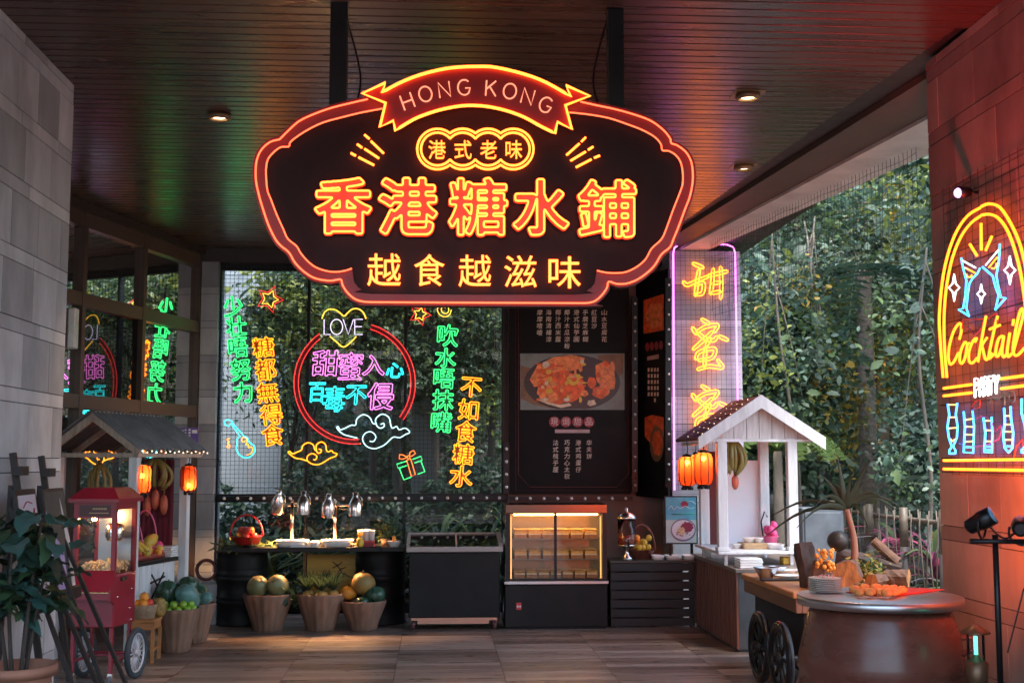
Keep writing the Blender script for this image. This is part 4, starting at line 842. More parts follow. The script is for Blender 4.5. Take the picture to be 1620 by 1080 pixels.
# added slope out of view behind the camera, darkens reflections and front light
m = MB(); vs = []
for i in range(21):
    for j in range(6): vs.append((-40 + 4 * i, -18 - 4 * j + math.sin(i) * .8, Z0 - .1 + 1.5 * j + .3 * math.sin(i * 2.3 + j)))
m.add(vs, [(i * 6 + j, i * 6 + j + 1, (i + 1) * 6 + j + 1, (i + 1) * 6 + j) for i in range(20) for j in range(5)], 0, True); m.build('backdrop_slope', MATS['bank'], kind='structure')

# dense low hedge filling the dim foot of the garden
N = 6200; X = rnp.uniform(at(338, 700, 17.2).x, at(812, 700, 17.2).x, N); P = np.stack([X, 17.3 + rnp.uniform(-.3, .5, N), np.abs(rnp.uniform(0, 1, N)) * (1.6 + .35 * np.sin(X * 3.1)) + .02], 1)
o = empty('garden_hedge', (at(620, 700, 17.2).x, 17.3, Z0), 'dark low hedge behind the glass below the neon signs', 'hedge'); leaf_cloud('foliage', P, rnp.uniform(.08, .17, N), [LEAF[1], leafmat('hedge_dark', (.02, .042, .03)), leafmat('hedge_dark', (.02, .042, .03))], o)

N = 9000; X = rnp.uniform(at(450, 700, 21.5).x, at(815, 700, 21.5).x, N); P = np.stack([X, 21.6 + rnp.uniform(-.4, .7, N), np.abs(rnp.uniform(0, 1, N)) * (3.0 + .5 * np.sin(X * 1.7)) + .02], 1)
o = empty('garden_hedge', (at(640, 700, 21.5).x, 21.6, Z0), 'tall grey green hedge in front of the boundary wall', 'hedge'); leaf_cloud('foliage', P, rnp.uniform(.1, .22, N), [LEAF[0], LEAF[4], LEAF[2], LEAF[1]], o)
# ================================================================== BACK COUNTER
CHROME = mat('chrome', (.82, .78, .74), .22, 1, var=.08, scale=20, rvar=.06); STEEL = mat('brushed_steel', (.5, .51, .53), .33, 1, var=.06, scale=3, rvar=.05)
CERAM = mat('white_ceramic', (.78, .77, .75), .18, var=.04); WARM = glow('warm_lamp', (1, .52, .2), 5); WARMS = glow('warm_soft', (1, .55, .22), 3.2)
BLKP = mat('black_paint', (.005, .0055, .006), .55, var=.3, scale=6, spec=.3); BLKW = mat('black_wood', (.011, .01, .0095), .5, spec=.35, var=.4, scale=4, stretch=(.4, 4, 4)); TEALW = mat('teal_black_wood', (.013, .021, .024), .5, spec=.35, var=.35, scale=5, stretch=(.4, 4, 4))
ORW = mat('orange_wood', (.38, .16, .05), .5, var=.25, scale=5, stretch=(1, 1, 6)); REDW = mat('red_brown_wood', (.19, .07, .045), .5, var=.25, scale=5, stretch=(5, 5, .5)); LWOOD = mat('light_wood', (.42, .27, .14), .55, var=.25, scale=5, stretch=(1, 5, 5))
POTW = mat('carved_pot', (.19, .105, .068), .85, var=.5, scale=5, stretch=(1, 1, .35), bump=.5); REDPL = mat('red_plastic', (.55, .03, .035), .35, var=.1); PINKPL = mat('pink_plastic', (.65, .1, .22), .35, var=.1)
gy = lambda px, py: atz(px, py).y
def XY(px, Y, py=900): return at(px, py, Y).x
def ZY(py, Y, px=750): return at(px, py, Y).z
# --- fruit kinds, each fruit a thing
FR = {'lime': mat('lime_skin', (.2, .36, .03), .38, var=.35, scale=9), 'apple': mat('apple_skin', (.55, .05, .03), .3, var=.45, scale=6), 'orange': mat('orange_skin', (.75, .28, .03), .42, var=.2, scale=16, bump=.15), 'melon': mat('melon_skin', (.34, .2, .06), .45, var=.3, scale=3, col2=(.15, .2, .1)),
      'dark': mat('watermelon_skin', (.025, .07, .04), .3, var=.6, scale=4, stretch=(4, 4, .6)), 'teal': mat('gourd_skin', (.08, .19, .17), .35, var=.3, scale=4), 'pumpkin': mat('pumpkin_skin', (.36, .16, .035), .5, var=.3, scale=4, col2=(.2, .17, .05)), 'banana': mat('banana_skin', (.62, .4, .045), .42, var=.2, scale=7), 'gbanana': mat('green_banana_skin', (.2, .15, .035), .45, var=.4, scale=6),
      'pine': mat('pineapple_skin', (.3, .19, .05), .6, var=.6, scale=22, bump=.7), 'papaya': mat('papaya_skin', (.75, .36, .05), .4, var=.25, scale=4, col2=(.45, .38, .06)), 'dragon': mat('dragonfruit_skin', (.65, .06, .2), .4, var=.3, scale=8), 'stem': mat('stem', (.16, .12, .05), .8)}
def fruit(name, c, r, sc, mt, label, group=None, rot=None, rib=0, leaf=False, cat=None):
    m = MB(); Q = rot.to_matrix() if rot else None; c = Vector(c)
    m.ball(c, r, sc, 16, 10, 0, Q, (lambda a, t, q_=c.x * 37 + c.y * 11: 1 + .035 * math.sin(2 * a + q_) * math.sin(t * 2.2 + q_) + .02 * math.sin(5 * a + q_ * 2) * math.sin(3 * t) - (.06 * abs(math.sin(a * rib / 2)) if rib else 0) - .08 * math.exp(-((t) / .35) ** 2)))
    up = (Q @ Vector((0, 0, 1))) if Q else Vector((0, 0, 1)); tip = c + up * r * sc[2] * .9
    m.cyl(tip, tip + up * r * .22, r * .08, r * .05, 6, 1)
    return m.build(name, [FR[mt], FR['stem']], None, label, cat or name.replace('_', ' '), group, base=tuple(c))
def banana_hand(name, top, n, ln, r, mt, label, spread=.5, seed=0, face=-1, rest=False):
    rn = random.Random(seed); o = empty(name, top, label, 'bananas'); T = Vector(top)
    m = MB(); m.cyl(T + Vector((0, 0, .05)), T - Vector((0, 0, .03)), .018, .025, 8); m.build('stalk', FR['stem'], o)
    for k in range(n):
        a = (k / (n - 1) - .5) * math.pi * 1.2 if n > 1 else 0; row = k % 2; d = Vector((math.sin(a) * spread, face * math.cos(a) * spread * .7, 0)); L = ln * rn.uniform(.9, 1.1)
        if rest: P = [T + Vector((d.x * .1, d.y * .1, 0)), T + d * .55 * L + Vector((0, 0, .03)), T + d * 1.1 * L + Vector((0, 0, .01)), T + d * 1.5 * L - Vector((0, 0, .04))]
        else: P = [T + d * .06, T + d * .22 * (1.25 - row * .4) - Vector((0, 0, L * .35)), T + d * .25 * (1.25 - row * .4) - Vector((0, 0, L * .7)), T + d * .16 - Vector((0, 0, L))]
        P = smooth_path(P, 4); m = MB(); N = len(P)
        for i in range(N - 1): pass
        m.tube(P, r, 8, r_end=r * .95); m.ball(P[-1], r * .95, n=8, m=5); m.cyl(P[-1], P[-1] + (P[-1] - P[-3]).normalized() * r * 1.3, r * .5, r * .25, 6, 1); m.build('banana', [FR[mt], FR['stem']], o)
    return o
def pineapple(c, r, label, group=None, h=1.35, gold=False):
    o = empty('pineapple', c, label, 'pineapple', group); c = Vector(c); m = MB(); m.lathe([(.01, 0), (r * .7, .04 * r), (r, r * .7), (r, r * 1.5), (r * .75, r * 2.2), (r * .25, r * 2.45)], c, 16); m.build('fruit', FR['banana'] if gold else FR['pine'], o)
    rn = random.Random(int(c.x * 100)); m = MB(); t = c + Vector((0, 0, r * 2.35))
    for k in range(26):
        a = k * 2.4; rise = 1.9 - .05 * k; d = Vector((math.cos(a), math.sin(a), rise * 1.3)).normalized(); L = r * h * rn.uniform(.8, 1.2); s = d.cross(Vector((0, 0, 1))).normalized() * r * .14
        m.add([t - s, t + s, t + d * L * .6 + s * .7, t + d * L - Vector((0, 0, L * .12)), t + d * L * .6 - s * .7], [(0, 1, 2, 3, 4)], 0)
    m.build('leaves', FR['banana'] if gold else leafmat('pineapple_leaf', (.03, .055, .03)), o); return o
def handle_basket(c, r, h, hh, mt, label, rz=0):
    o = empty('fruit_basket', c, label, 'basket'); c = Vector(c); m = MB(); m.lathe([(r * .7, 0), (r * .98, h), (r * 1.02, h), (r * 1.02, h * .9), (r * .66, .0)][:3] + [(r * .9, h), (r * .62, .015)], c, 20, wob=lambda a, k: 1 + .02 * (int(a * 12) % 2)); m.build('bowl', mt, o)
    m = MB(); m.tube([c + Vector((math.cos(R(rz)) * r * math.cos(t), math.sin(R(rz)) * r * math.cos(t), h + (hh - h) * math.sin(t))) for t in [math.pi * k / 14 for k in range(15)]], .011, 7); m.build('handle', mt, o); return o

# --- two oil drums carrying a black plank
DY = 14.38
def drum(px, label):
    x = XY(px, DY); o = empty('oil_drum', (x, DY, 0), label, 'oil drum', 'black oil drums of the counter'); m = MB(); h = .83
    pr = [(.28, .0), (.295, .012), (.285, .03)]
    for z in (.26, .31, .52, .57): pr += [(.285, z - .02), (.3, z), (.285, z + .02)]
    pr += [(.285, h - .2), (.292, h - .17), (.285, h - .14), (.292, h - .11), (.285, h - .08), (.285, h - .03), (.295, h - .012), (.28, h), (.27, h - .012), (0.001, h - .012)]
    m.lathe(pr, (x, DY, 0), 40); m.build('body', BLKP, o); m = MB(); m.lathe([(.03, 0), (.03, .02), (.0, .022)], (x + .15, DY - .08, h - .012), 12); m.build('bung', BLACKM, o); return x
xd0, xd1 = drum(383, 'black oil drum under the red fruit basket'), drum(602, 'black oil drum under the paper cups')
ZP = .885; m = MB(); m.box((xd0 - .16, DY - .42, .832), (xd1 + .02, DY + .24, ZP), bev=.006); m.build('plank', BLKW, None, 'black plank laid across the two oil drums', 'counter', base=((xd0 + xd1) / 2, DY, .832))
m = MB(); m.box((xd1 + .022, DY - .4, .832), (xd1 + .29, DY + .22, ZP - .01), bev=.005); m.build('plank', BLKW, None, 'short black board on the right oil drum', 'counter', base=(xd1 + .16, DY, .832))
# yellow board with bamboo drawing, standing behind
a, b = at(486, 886, 14.5), at(564, 925, 14.5); o = empty('painted_board', ((a.x + b.x) / 2, 14.5, 0), 'yellow wooden board with black bamboo drawing between the drums', 'board'); m = MB()
for k in range(3): m.box((a.x, 14.5, .2 + k * .19), (b.x, 14.52, .385 + k * .19))
m.box((a.x + .03, 14.521, 0), (a.x + .07, 14.55, .77)); m.box((b.x - .07, 14.521, 0), (b.x - .03, 14.55, .77)); m.build('boards', mat('yellow_wood', (.55, .3, .045), .55, var=.2, scale=5, stretch=(.4, 4, 4)), o); m = MB(); q = lambda x, y: at(486 + x, 886 + y, 14.497)
for p in ([(40, 2), (48, 8), (58, 24)], [(48, 8), (40, 12)], [(48, 8), (56, 2)], [(52, 14), (62, 10)], [(56, 20), (68, 26), (76, 27)]): m.tube([q(*t) for t in p], .006, 5)
m.build('drawing', DARK, o)
# trays, tongs, heat lamps
def tray(px0, px1, Y, w, z, h, label, mt=None, group=None):
    x0, x1 = XY(px0, Y, 860), XY(px1, Y, 860); n = 28; cx, rx = (x0 + x1) / 2, (x1 - x0) / 2; sq = lambda t, r: math.copysign(abs(t) ** .6, t) * r; m = MB()
    rings = [(.86, 0), (.98, h * .8), (1, h), (.94, h), (.82, h * .35)]; vs = [(cx + sq(math.cos(2 * math.pi * i / n), rx * k), Y + sq(math.sin(2 * math.pi * i / n), w * k), z + zz) for k, zz in rings for i in range(n)]
    fs = [(a_ * n + i, a_ * n + (i + 1) % n, (a_ + 1) * n + (i + 1) % n, (a_ + 1) * n + i) for a_ in range(len(rings) - 1) for i in range(n)] + [list(range(n))[::-1], [4 * n + i for i in range(n)]]
    m.add(vs, fs, 0, True); return m.build('serving_dish', mt or CERAM, None, label, 'dish', group, base=(cx, Y, z))
tray(436, 489, 14.1, .13, ZP, .075, 'white oval serving dish under the left heat lamp'); tray(491, 506, 14.05, .1, ZP, .06, 'small white dish between the two oval ones'); tray(508, 560, 14.12, .13, ZP, .075, 'white oval serving dish under the right heat lamp')
m = MB(); x0, x1 = XY(462, 13.98), XY(500, 13.98); m.box((x0, 13.97, ZP + .001), (x1, 14.0, ZP + .012)); m.box((x0, 13.975, ZP + .02), (x1 - .02, 13.995, ZP + .028)); m.box((x0 - .02, 13.97, ZP + .001), (x0, 14.0, ZP + .028)); m.build('tongs', STEEL, None, 'steel serving tongs lying before the oval dishes', 'tongs', base=(x0, 13.98, ZP))
def lamp_spot(name, loc, d, W, col, ang, rad=.03, blend=.4, parent=None):
    l = bpy.data.lights.new(name, 'SPOT'); l.energy = W; l.color = col; l.spot_size = R(ang); l.spot_blend = blend; l.shadow_soft_size = rad; o = bpy.data.objects.new(name, l); COL.objects.link(o); o.location = loc
    o.rotation_euler = Vector(d).to_track_quat('-Z', 'Y').to_euler(); return o
def heat_lamp(pole, y_top, y_bot, lamps, label):
    Y = 14.2; x = XY(pole, Y, 830); zt, z0 = ZY(y_top, Y, pole), ZP; o = empty('heat_lamp', (x, Y, ZP), label, 'heat lamp', 'chrome heat lamps on the plank'); m = MB(); m.cyl((x, Y, z0 + .012), (x, Y, zt + .03), .02, n=14); m.ball((x, Y, zt + .04), .024); m.build('pole', mat('copper_chrome', (.75, .5, .38), .18, 1, var=.1), o); m = MB(); m.lathe([(.09, 0), (.09, .01), (.03, .02)], (x, Y + .0, z0), 20); m.build('base', CHROME, o)
    xs = [XY(p, Y, 800) for p, _, _ in lamps]; m = MB(); m.cyl((min(xs), Y, zt), (max(xs), Y, zt), .014, n=10); m.build('arm', MATS['copper_chrome'], o)
    for px, yb, tilt in lamps:
        lx = XY(px, Y, 800); zb_ = ZY(yb, Y, px); ax = Vector((math.sin(R(tilt)) * .3, -math.sin(R(tilt)), math.cos(R(tilt)))).normalized() if tilt else Vector((0, 0, 1)); c = Vector((lx, Y - .06, zb_)); m = MB()
        m.lathe([(.078, 0), (.08, .015), (.08, .12), (.06, .165), (.04, .2), (.032, .215), (.032, .26), (.0, .265)], c, 26, axis=ax, caps=False); m.lathe([(.074, .002), (.074, .1), (.0, .15)], c, 22, axis=ax, caps=False); s = m.build('shade', CHROME, o)
        m = MB(); m.tube([c + ax * .11 + Vector((.082, 0, 0)), c + ax * .2 + Vector((.07, -.01, 0)), c + ax * .24 + Vector((.03, 0, 0))], .004, 5); m.cyl(c + ax * .18 + Vector((0, .02, 0)), (lx, Y, zt), .01); m.build('bracket', CHROME, s)
        m = MB(); m.lathe([(.07, 0), (.066, .006), (.0, .01)], c + ax * .012, 18, axis=ax); m.build('bulb', WARM, s)
        lamp_spot('heat_lamp_light', c - ax * .01, -ax, 22, (1, .5, .2), 120)
heat_lamp(462, 799, 860, ((440, 809, 24), (481, 813, 0)), 'chrome heat lamp with two domes, left one tilted and glowing'); heat_lamp(530, 799, 860, ((520, 817, 8), (563, 815, 0)), 'chrome heat lamp with two domes beside the paper cups')
# fruit basket on the left drum, leaves beneath
cb = Vector((XY(389, 14.15), 14.15, ZP)); P = np.stack([rnp.uniform(xd0 - .22, xd0 + .4, 90), rnp.uniform(13.98, 14.4, 90), np.full(90, ZP + .012)], 1); leaf_cloud('garnish_leaves', P, rnp.uniform(.08, .16, 90), [LEAF[2], LEAF[3]], up=2, droop=0, label='loose green and yellow leaves spread under the red basket', cat='leaves')
handle_basket(cb + Vector((0, 0, .025)), .185, .09, .33, REDPL, 'red handled basket of apples on the left oil drum')
for k in range(11): a = k * 2.4; rr = .12 * math.sqrt((k % 7) / 7); fruit('apple', cb + Vector((rr * math.cos(a), rr * math.sin(a), .12 + (.06 if k > 6 else 0))), .047, (1, 1, .92), 'apple' if k % 4 else 'orange', 'red apple heaped in the red handled basket' if k % 4 else 'orange in the red handled basket of apples', 'fruit in the red basket')
# cups, red box, gold pineapple, bowl, potted herb
x0, x1 = XY(566, 14.1), XY(592, 14.1); m = MB(); zc = ZP - .009
m.box((x0, 14.02, zc), (x1, 14.2, zc + .075), bev=.005); m.box((x0 + .006, 14.016, zc + .01), (x1 - .006, 14.019, zc + .06), 1); m.build('red_box', [REDPL, mat('dark_red', (.2, .015, .02), .5)], None, 'flat red box carrying the paper cups', 'box', base=((x0 + x1) / 2, 14.1, zc))
for k in range(6):
    p = Vector((x0 + .03 + (k % 3) * .062, 14.06 + (k // 3) * .075, zc + .076)); m = MB(); m.lathe([(.027, 0), (.034, .11), (.036, .112), (.033, .114), (.026, .01)], p, 16); m.build('paper_cup', mat('paper_white', (.75, .73, .73), .6, var=.04), None, 'white paper cup upside down on the red box', 'cup', 'paper cups on the red box', base=tuple(p))
pineapple((XY(569, 13.97), 13.99, ZP), .042, 'golden pineapple ornament left of the red box', h=1.9, gold=True)
p = Vector((XY(559, 13.97), 13.985, ZP)); m = MB()
for k in range(9): a = k * .7; m.ball(p + Vector((.022 * math.cos(a), .022 * math.sin(a), .03)), .014, (1, 1, .5), 8, 5)
m.cyl(p, p + Vector((0, 0, .03)), .006, mi=1); m.build('flower', [FR['banana'], LEAF[2]], None, 'small yellow flower on the plank edge', 'flower', base=tuple(p))
p = Vector((XY(623, 14.15), 14.15, ZP - .01)); m = MB(); m.lathe([(.05, 0), (.055, .01), (.085, .06), (.09, .065), (.082, .062), (.045, .015)], p, 22); m.build('bowl', CERAM, None, 'white bowl at the right end of drums', 'bowl', base=tuple(p))
fruit('pepper', p + Vector((.0, 0, .08)), .03, (.8, .8, 1.5), 'orange', 'orange pepper standing in the white bowl')
p = Vector((XY(609, 14.33), 14.33, ZP - .01)); o = empty('potted_herb', p, 'bushy green herb in pot behind the cups', 'plant'); m = MB(); m.lathe([(.045, 0), (.06, .08), (.052, .08), (.0, .07)], p, 14); m.build('pot', POTW, o); leaf_cloud('foliage', np.array(p) + np.array([0, 0, .17]) + rnp.normal(size=(260, 3)) * np.array([.05, .05, .06]), rnp.uniform(.03, .06, 260), [LEAF[2], LEAF[3], LEAF[1]], o)
# --- carved pots of fruit on the floor
def carved_pot(px, yb, ht, dia, label, group='carved clay pots of fruit'):
    Yc = 13.8; x = XY(px, Yc); o = empty('clay_pot', (x, Yc, 0), label, 'pot', group); m = MB(); r = dia / 2; ph = px
    wob = lambda a, k: 1 + .028 * math.sin(a * 17 + ph) * (1 if k < 7 else .3) - .07 * max(0, math.sin(a * 5 + ph)) ** 2 * max(0, 1 - k / 5)
    m.lathe([(r * .56, 0), (r * .6, .01), (r * .68, ht * .25), (r * .8, ht * .5), (r * .92, ht * .75), (r, ht * .93), (r, ht), (r * .93, ht), (r * .9, ht * .9), (0.001, ht * .88)], (x, Yc, 0), 68, wob=wob); m.build('body', POTW, o); return Vector((x, Yc, ht * .88)), r
c, r = carved_pot(425, 988, .40, .54, 'fluted clay pot holding two oblong melons'); rt = lambda a, b, c_: Euler((R(a), R(b), R(c_)))
fruit('melon', c + Vector((-.115, -.02, .12)), .115, (1, 1, 1.35), 'melon', 'yellow green oblong melon on the left of its pot', 'oblong melons', rt(60, 0, 25)); fruit('melon', c + Vector((.11, -.03, .13)), .12, (1, 1, 1.3), 'melon', 'orange topped oblong melon on the right of its pot', 'oblong melons', rt(65, 0, -20)); fruit('melon', c + Vector((.0, .12, .1)), .1, (1, 1, 1.2), 'teal', 'dull green melon behind the two oblong melons')
P = np.array(c) + np.array([.24, 0, .05]) + rnp.normal(size=(160, 3)) * np.array([.08, .06, .06]); leaf_cloud('leaf_bunch', P, rnp.uniform(.06, .12, 160), [LEAF[1], LEAF[2]], label='bunch of green leaves between the melon and pineapple pots', cat='leaves')
c, r = carved_pot(508, 988, .40, .53, 'fluted clay pot packed with pineapples')
for k, (dx, dy) in enumerate(((-.13, -.05), (.02, -.1), (.14, -.03), (-.04, .1), (.1, .11))): pineapple(c + Vector((dx, dy, -.1)), .075, ('pineapple at the left of the middle pot', 'front pineapple of the middle pot', 'pineapple at the right of the middle pot', 'rear left pineapple of the middle pot', 'rear right pineapple of the middle pot')[k], 'pineapples in the middle pot', 3.4)
c, r = carved_pot(575, 991, .32, .5, 'fluted clay pot under the round orange pumpkin')
fruit('pumpkin', c + Vector((-.0, -.02, .22)), .135, (1, 1, .95), 'pumpkin', 'big round orange pumpkin on top of the right pot', rib=10); fruit('watermelon', c + Vector((.13, -.06, .1)), .11, (1.1, 1, .9), 'dark', 'dark green watermelon right of the orange pumpkin'); fruit('pumpkin', c + Vector((-.16, .02, .12)), .1, (1, 1, .85), 'orange', 'small reddish pumpkin left of the big pumpkin', rib=9); fruit('watermelon', c + Vector((0, -.12, .03)), .08, (1, 1, .8), 'dark', 'small dark watermelon in front of the big pumpkin')

# --- ice cream freezer
FY = 13.72; a, b = at(647, 872, FY), at(791, 971, FY); fz = empty('chest_freezer', ((a.x + b.x) / 2, FY + .3, 0), 'black chest freezer with sloped glass lid on castors', 'freezer'); zt = ZY(864, FY, 700); m = MB(); m.box((a.x, FY, .13), (b.x, FY + .58, zt - .06), bev=.012); m.build('body', BLKP, fz)
GREY = mat('taupe_plastic', (.33, .28, .265), .4, var=.1); m = MB(); zr = zt - .059; zf, zbk = zt + .005, zt + .10
for p, q in (((a.x - .03, FY - .03, zr), (b.x + .03, FY + .012, zt)), ((a.x - .03, FY + .57, zr), (b.x + .03, FY + .61, zt)), ((a.x - .03, FY + .013, zr), (a.x + .012, FY + .569, zt)), ((b.x - .012, FY + .013, zr), (b.x + .03, FY + .569, zt))): m.box(p, q, bev=.006)
m.bar((a.x - .01, FY + .02, zt + .012), (a.x - .01, FY + .58, zbk), .035, .03); m.bar((b.x + .01, FY + .02, zt + .012), (b.x + .01, FY + .58, zbk), .05, .04); xm = XY(722, FY); m.bar((xm, FY + .02, zt + .01), (xm, FY + .58, zbk), .02); m.box((a.x - .02, FY + .57, zt + .002), (b.x + .02, FY + .6, zbk + .02)); m.build('rim', GREY, fz)
for x0, x1 in ((a.x + .01, xm - .011), (xm + .011, b.x - .02)): m = MB(); m.sheet([(x0, FY + .02, zt + .01), (x1, FY + .02, zt + .01), (x1, FY + .57, zbk), (x0, FY + .57, zbk)]); m.build('glass_lid', glass('freezer_glass', (.8, .85, .85), .8, .02, 2.0), fz)
m = MB()
for k in range(8): m.box((a.x + .05 + k * .12, FY + .08, zt - .057), (a.x + .15 + k * .12, FY + .5, zt - .02), k % 3)
m.build('ice_cream_tub', [mat('cream', (.7, .6, .45), .6), mat('mint', (.3, .55, .4), .6), mat('mango', (.7, .4, .08), .6)], fz)
m = MB(); m.box((a.x + .1, FY + .05, .06), (b.x - .12, FY + .09, .12)); m.box((a.x + .03, FY + .02, .1), (b.x - .03, FY + .5, .129)); m.build('skid', mat('copper_metal', (.5, .25, .18), .4, .8), fz)
for x in (a.x + .05, b.x - .06):
    for y in (FY + .06, FY + .5): m = MB(); m.cyl((x - .02, y, .05), (x + .02, y, .05), .05, n=16); m.box((x - .028, y - .02, .055), (x + .028, y + .02, .13)); m.build('caster', mat('castor_rubber', (.1, .035, .035), .5), fz)
m = MB(); x = b.x + .06; m.tube(smooth_path([(x, FY + .3, .9), (x + .01, FY + .2, .5), (x - .01, FY + .22, .2), (x + .02, FY + .1, .02)], 6), .012, 6); m.build('hose', STEEL, None, 'grey hose hanging beside the freezer', 'hose', base=(x, FY + .2, 0))

# --- lit cake display
CY = 13.7; a, b = at(799, 797, CY), at(962, 985, CY); cd = empty('cake_display', ((a.x + b.x) / 2, CY + .3, 0), 'glass cake display case lit warm inside on black base', 'display case'); z1, z2, z3 = ZY(921, CY, 880), ZY(812, CY, 880), ZY(797, CY, 880); D = .6
m = MB(); m.box((a.x, CY + .02, .02), (b.x, CY + D, z1 - .02), bev=.008); m.box((a.x + .02, CY + .04, 0), (b.x - .02, CY + D - .03, .019)); m.build('base', BLKP, cd)
m = MB(); m.box((a.x - .01, CY - .01, z1 - .019), (b.x + .01, CY + D, z1 + .02), bev=.006); m.build('ledge', STEEL, cd)
BRZ = mat('bronze_steel', (.14, .09, .07), .25, 1, var=.06, scale=2, rvar=0); m = MB(); m.box((a.x, CY, z2), (b.x, CY + D, z3), bev=.008); m.build('top', BRZ, cd)
xm = XY(879, CY); zi, zo = z1 + .021, z2 - .001; m = MB()
for x, wd in ((a.x + .03, .05), (xm, .03), (b.x - .03, .05)): m.box((x - wd / 2, CY, zi), (x + wd / 2, CY + .03, zo))
m.box((a.x + .055, CY + .001, zi), (xm - .015, CY + .029, zi + .02)); m.box((xm + .015, CY + .001, zi), (b.x - .055, CY + .029, zi + .02)); m.box((a.x + .005, CY + D - .03, zi), (b.x - .005, CY + D - .01, zo)); m.build('frame', BLACKM, cd)
m = MB(); m.box((a.x + .01, CY + D - .05, zi), (b.x - .01, CY + D - .031, zo)); m.build('back_panel', mat('display_back', (.5, .36, .2), .35, .3, var=.05, rvar=0), cd)
for x0, x1 in ((a.x + .055, xm - .015), (xm + .015, b.x - .055)): m = MB(); m.sheet([(x0, CY + .012, zi + .02), (x1, CY + .012, zi + .02), (x1, CY + .012, zo), (x0, CY + .012, zo)]); m.build('glass_door', GLASSC, cd)
for x in (a.x + .004, b.x - .004): m = MB(); m.sheet([(x, CY + .03, zi), (x, CY + D - .05, zi), (x, CY + D - .05, zo), (x, CY + .03, zo)]); m.build('side_glass', GLASSC, cd)
LED = glow('led_warm', (1, .45, .12), .35)
for x in (a.x + .07, b.x - .07): m = MB(); m.box((x - .006, CY + .05, zi + .02), (x + .006, CY + .062, zo - .03)); m.build('light_strip', LED, cd)
m = MB(); m.box((a.x + .1, CY + .06, zo - .02), (b.x - .1, CY + .09, zo - .005)); m.build('light_strip', glow('led_top', (1, .5, .17), 7), cd)
CAKE = [mat('cake_brown', (.42, .17, .05), .6, var=.3, scale=20), mat('cake_gold', (.85, .45, .1), .55, var=.25, scale=20), mat('cake_cream', (.8, .66, .42), .5, var=.1)]; rows = [(zi + .022, 'bottom', 7), (zi + .235, 'middle', 6), (zi + .46, 'top', 6)]; rn = random.Random(9)
for ri, (z, nm, n) in enumerate(rows):
    if ri: m = MB(); m.box((a.x + .06, CY + .05, z - .009), (b.x - .06, CY + D - .06, z - .001)); m.build('shelf', GLASSC if 0 else mat('shelf_glass', (.32, .27, .2), .15, .2, var=.05, rvar=0), cd)
    w_ = (b.x - a.x - .2) / n
    for k in range(n):
        for dd in (0, 1):
            c = Vector((a.x + .1 + w_ * (k + .5), CY + .13 + dd * .2, z)); side = 'left' if c.x < xm else 'right'; e = empty('boxed_cake', c, 'boxed %s cake on the %s shelf behind the %s glass door' % ('front' if dd == 0 else 'rear', nm, side), 'cake', 'boxed cakes on the %s shelf' % nm); h = .1 - .02 * (ri == 0); hw = w_ * .44
            m = MB(); m.box((c.x - hw, c.y - .075, z), (c.x + hw, c.y + .075, z + .04), 0); m.box((c.x - hw + .003, c.y - .072, z + .0401), (c.x + hw - .003, c.y + .072, z + .052), 2); m.box((c.x - hw + .004, c.y - .07, z + .0521), (c.x + hw - .004, c.y + .07, z + h - .015), 1); m.build('slice', CAKE, e)
            m = MB(); m.box((c.x - hw - .003, c.y - .079, z + h - .006), (c.x + hw + .003, c.y + .079, z + h), bev=.004); m.build('lid', mat('lit_lid', (.95, .6, .22), .2, var=.1), e)  # clear box lid, warm light on its rim painted in as bright amber
m = MB(); p, q = at(817, 953, CY), at(825, 964, CY); m.box((p.x, CY + .015, q.z), (q.x, CY + .0195, p.z), 0)
for k in range(3): m.box((p.x + .006 + k * .017, CY + .011, q.z + .025), (p.x + .016 + k * .017, CY + .0145, q.z + .045), 1)
m.build('label_plate', [REDPL, mat('white_print', (.75, .75, .75), .5)], cd)

# --- dark slatted crate, dispenser, fruit basket, poster, trays
KY = 13.82; a, b = at(966, 886, KY), at(1100, 985, KY); zt = a.z; ct = empty('slatted_counter', ((a.x + b.x) / 2, KY + .3, 0), 'dark teal slatted wooden counter right of the cake display', 'counter'); n = 7; hs_ = (zt - .03) / n; m = MB()
for k in range(n): m.box((a.x + rn.uniform(-.003, .003), KY, k * hs_ + .012), (b.x, KY + .022, (k + 1) * hs_ - .004)); m.box((a.x, KY + .03, k * hs_ + .012), (a.x + .02, KY + .55, (k + 1) * hs_ - .004))
m.build('slats', TEALW, ct); m = MB()
for x in (a.x + .03, (a.x + b.x) / 2, b.x - .03): m = MB(); m.box((x - .03, KY + .023, 0), (x + .03, KY + .05, zt - .031)); m.build('stile', BLKW, ct)
m = MB(); m.box((a.x + .03, KY + .5, 0), (b.x - .03, KY + .53, zt - .031)); m.build('back_board', BLKW, ct); m = MB(); m.box((a.x - .01, KY - .01, zt - .03), (b.x + .02, KY + .56, zt), bev=.004); m.build('top', mat('green_black', (.03, .038, .03), .45, var=.3), ct)
m = MB(); zz = (1.5 * hs_, 2.5 * hs_)
x = XY(992, KY + .15); c = Vector((x, KY + .16, zt)); jd = empty('juice_dispenser', c, 'chrome topped glass juice dispenser with red drink', 'dispenser'); m = MB(); m.lathe([(.07, 0), (.072, .012), (.03, .05), (.025, .1), (.05, .135), (.1, .15), (.1, .165)], c, 24); m.build('base', CHROME, jd); m = MB(); m.lathe([(.1, .166), (.102, .45), (.098, .45)], c, 26, caps=False); m.build('jar', GLASSC, jd); m = MB(); m.lathe([(.094, .167), (.094, .27), (.09, .272)], c, 22); m.build('drink', mat('red_drink', (.35, .06, .03), .2), jd)
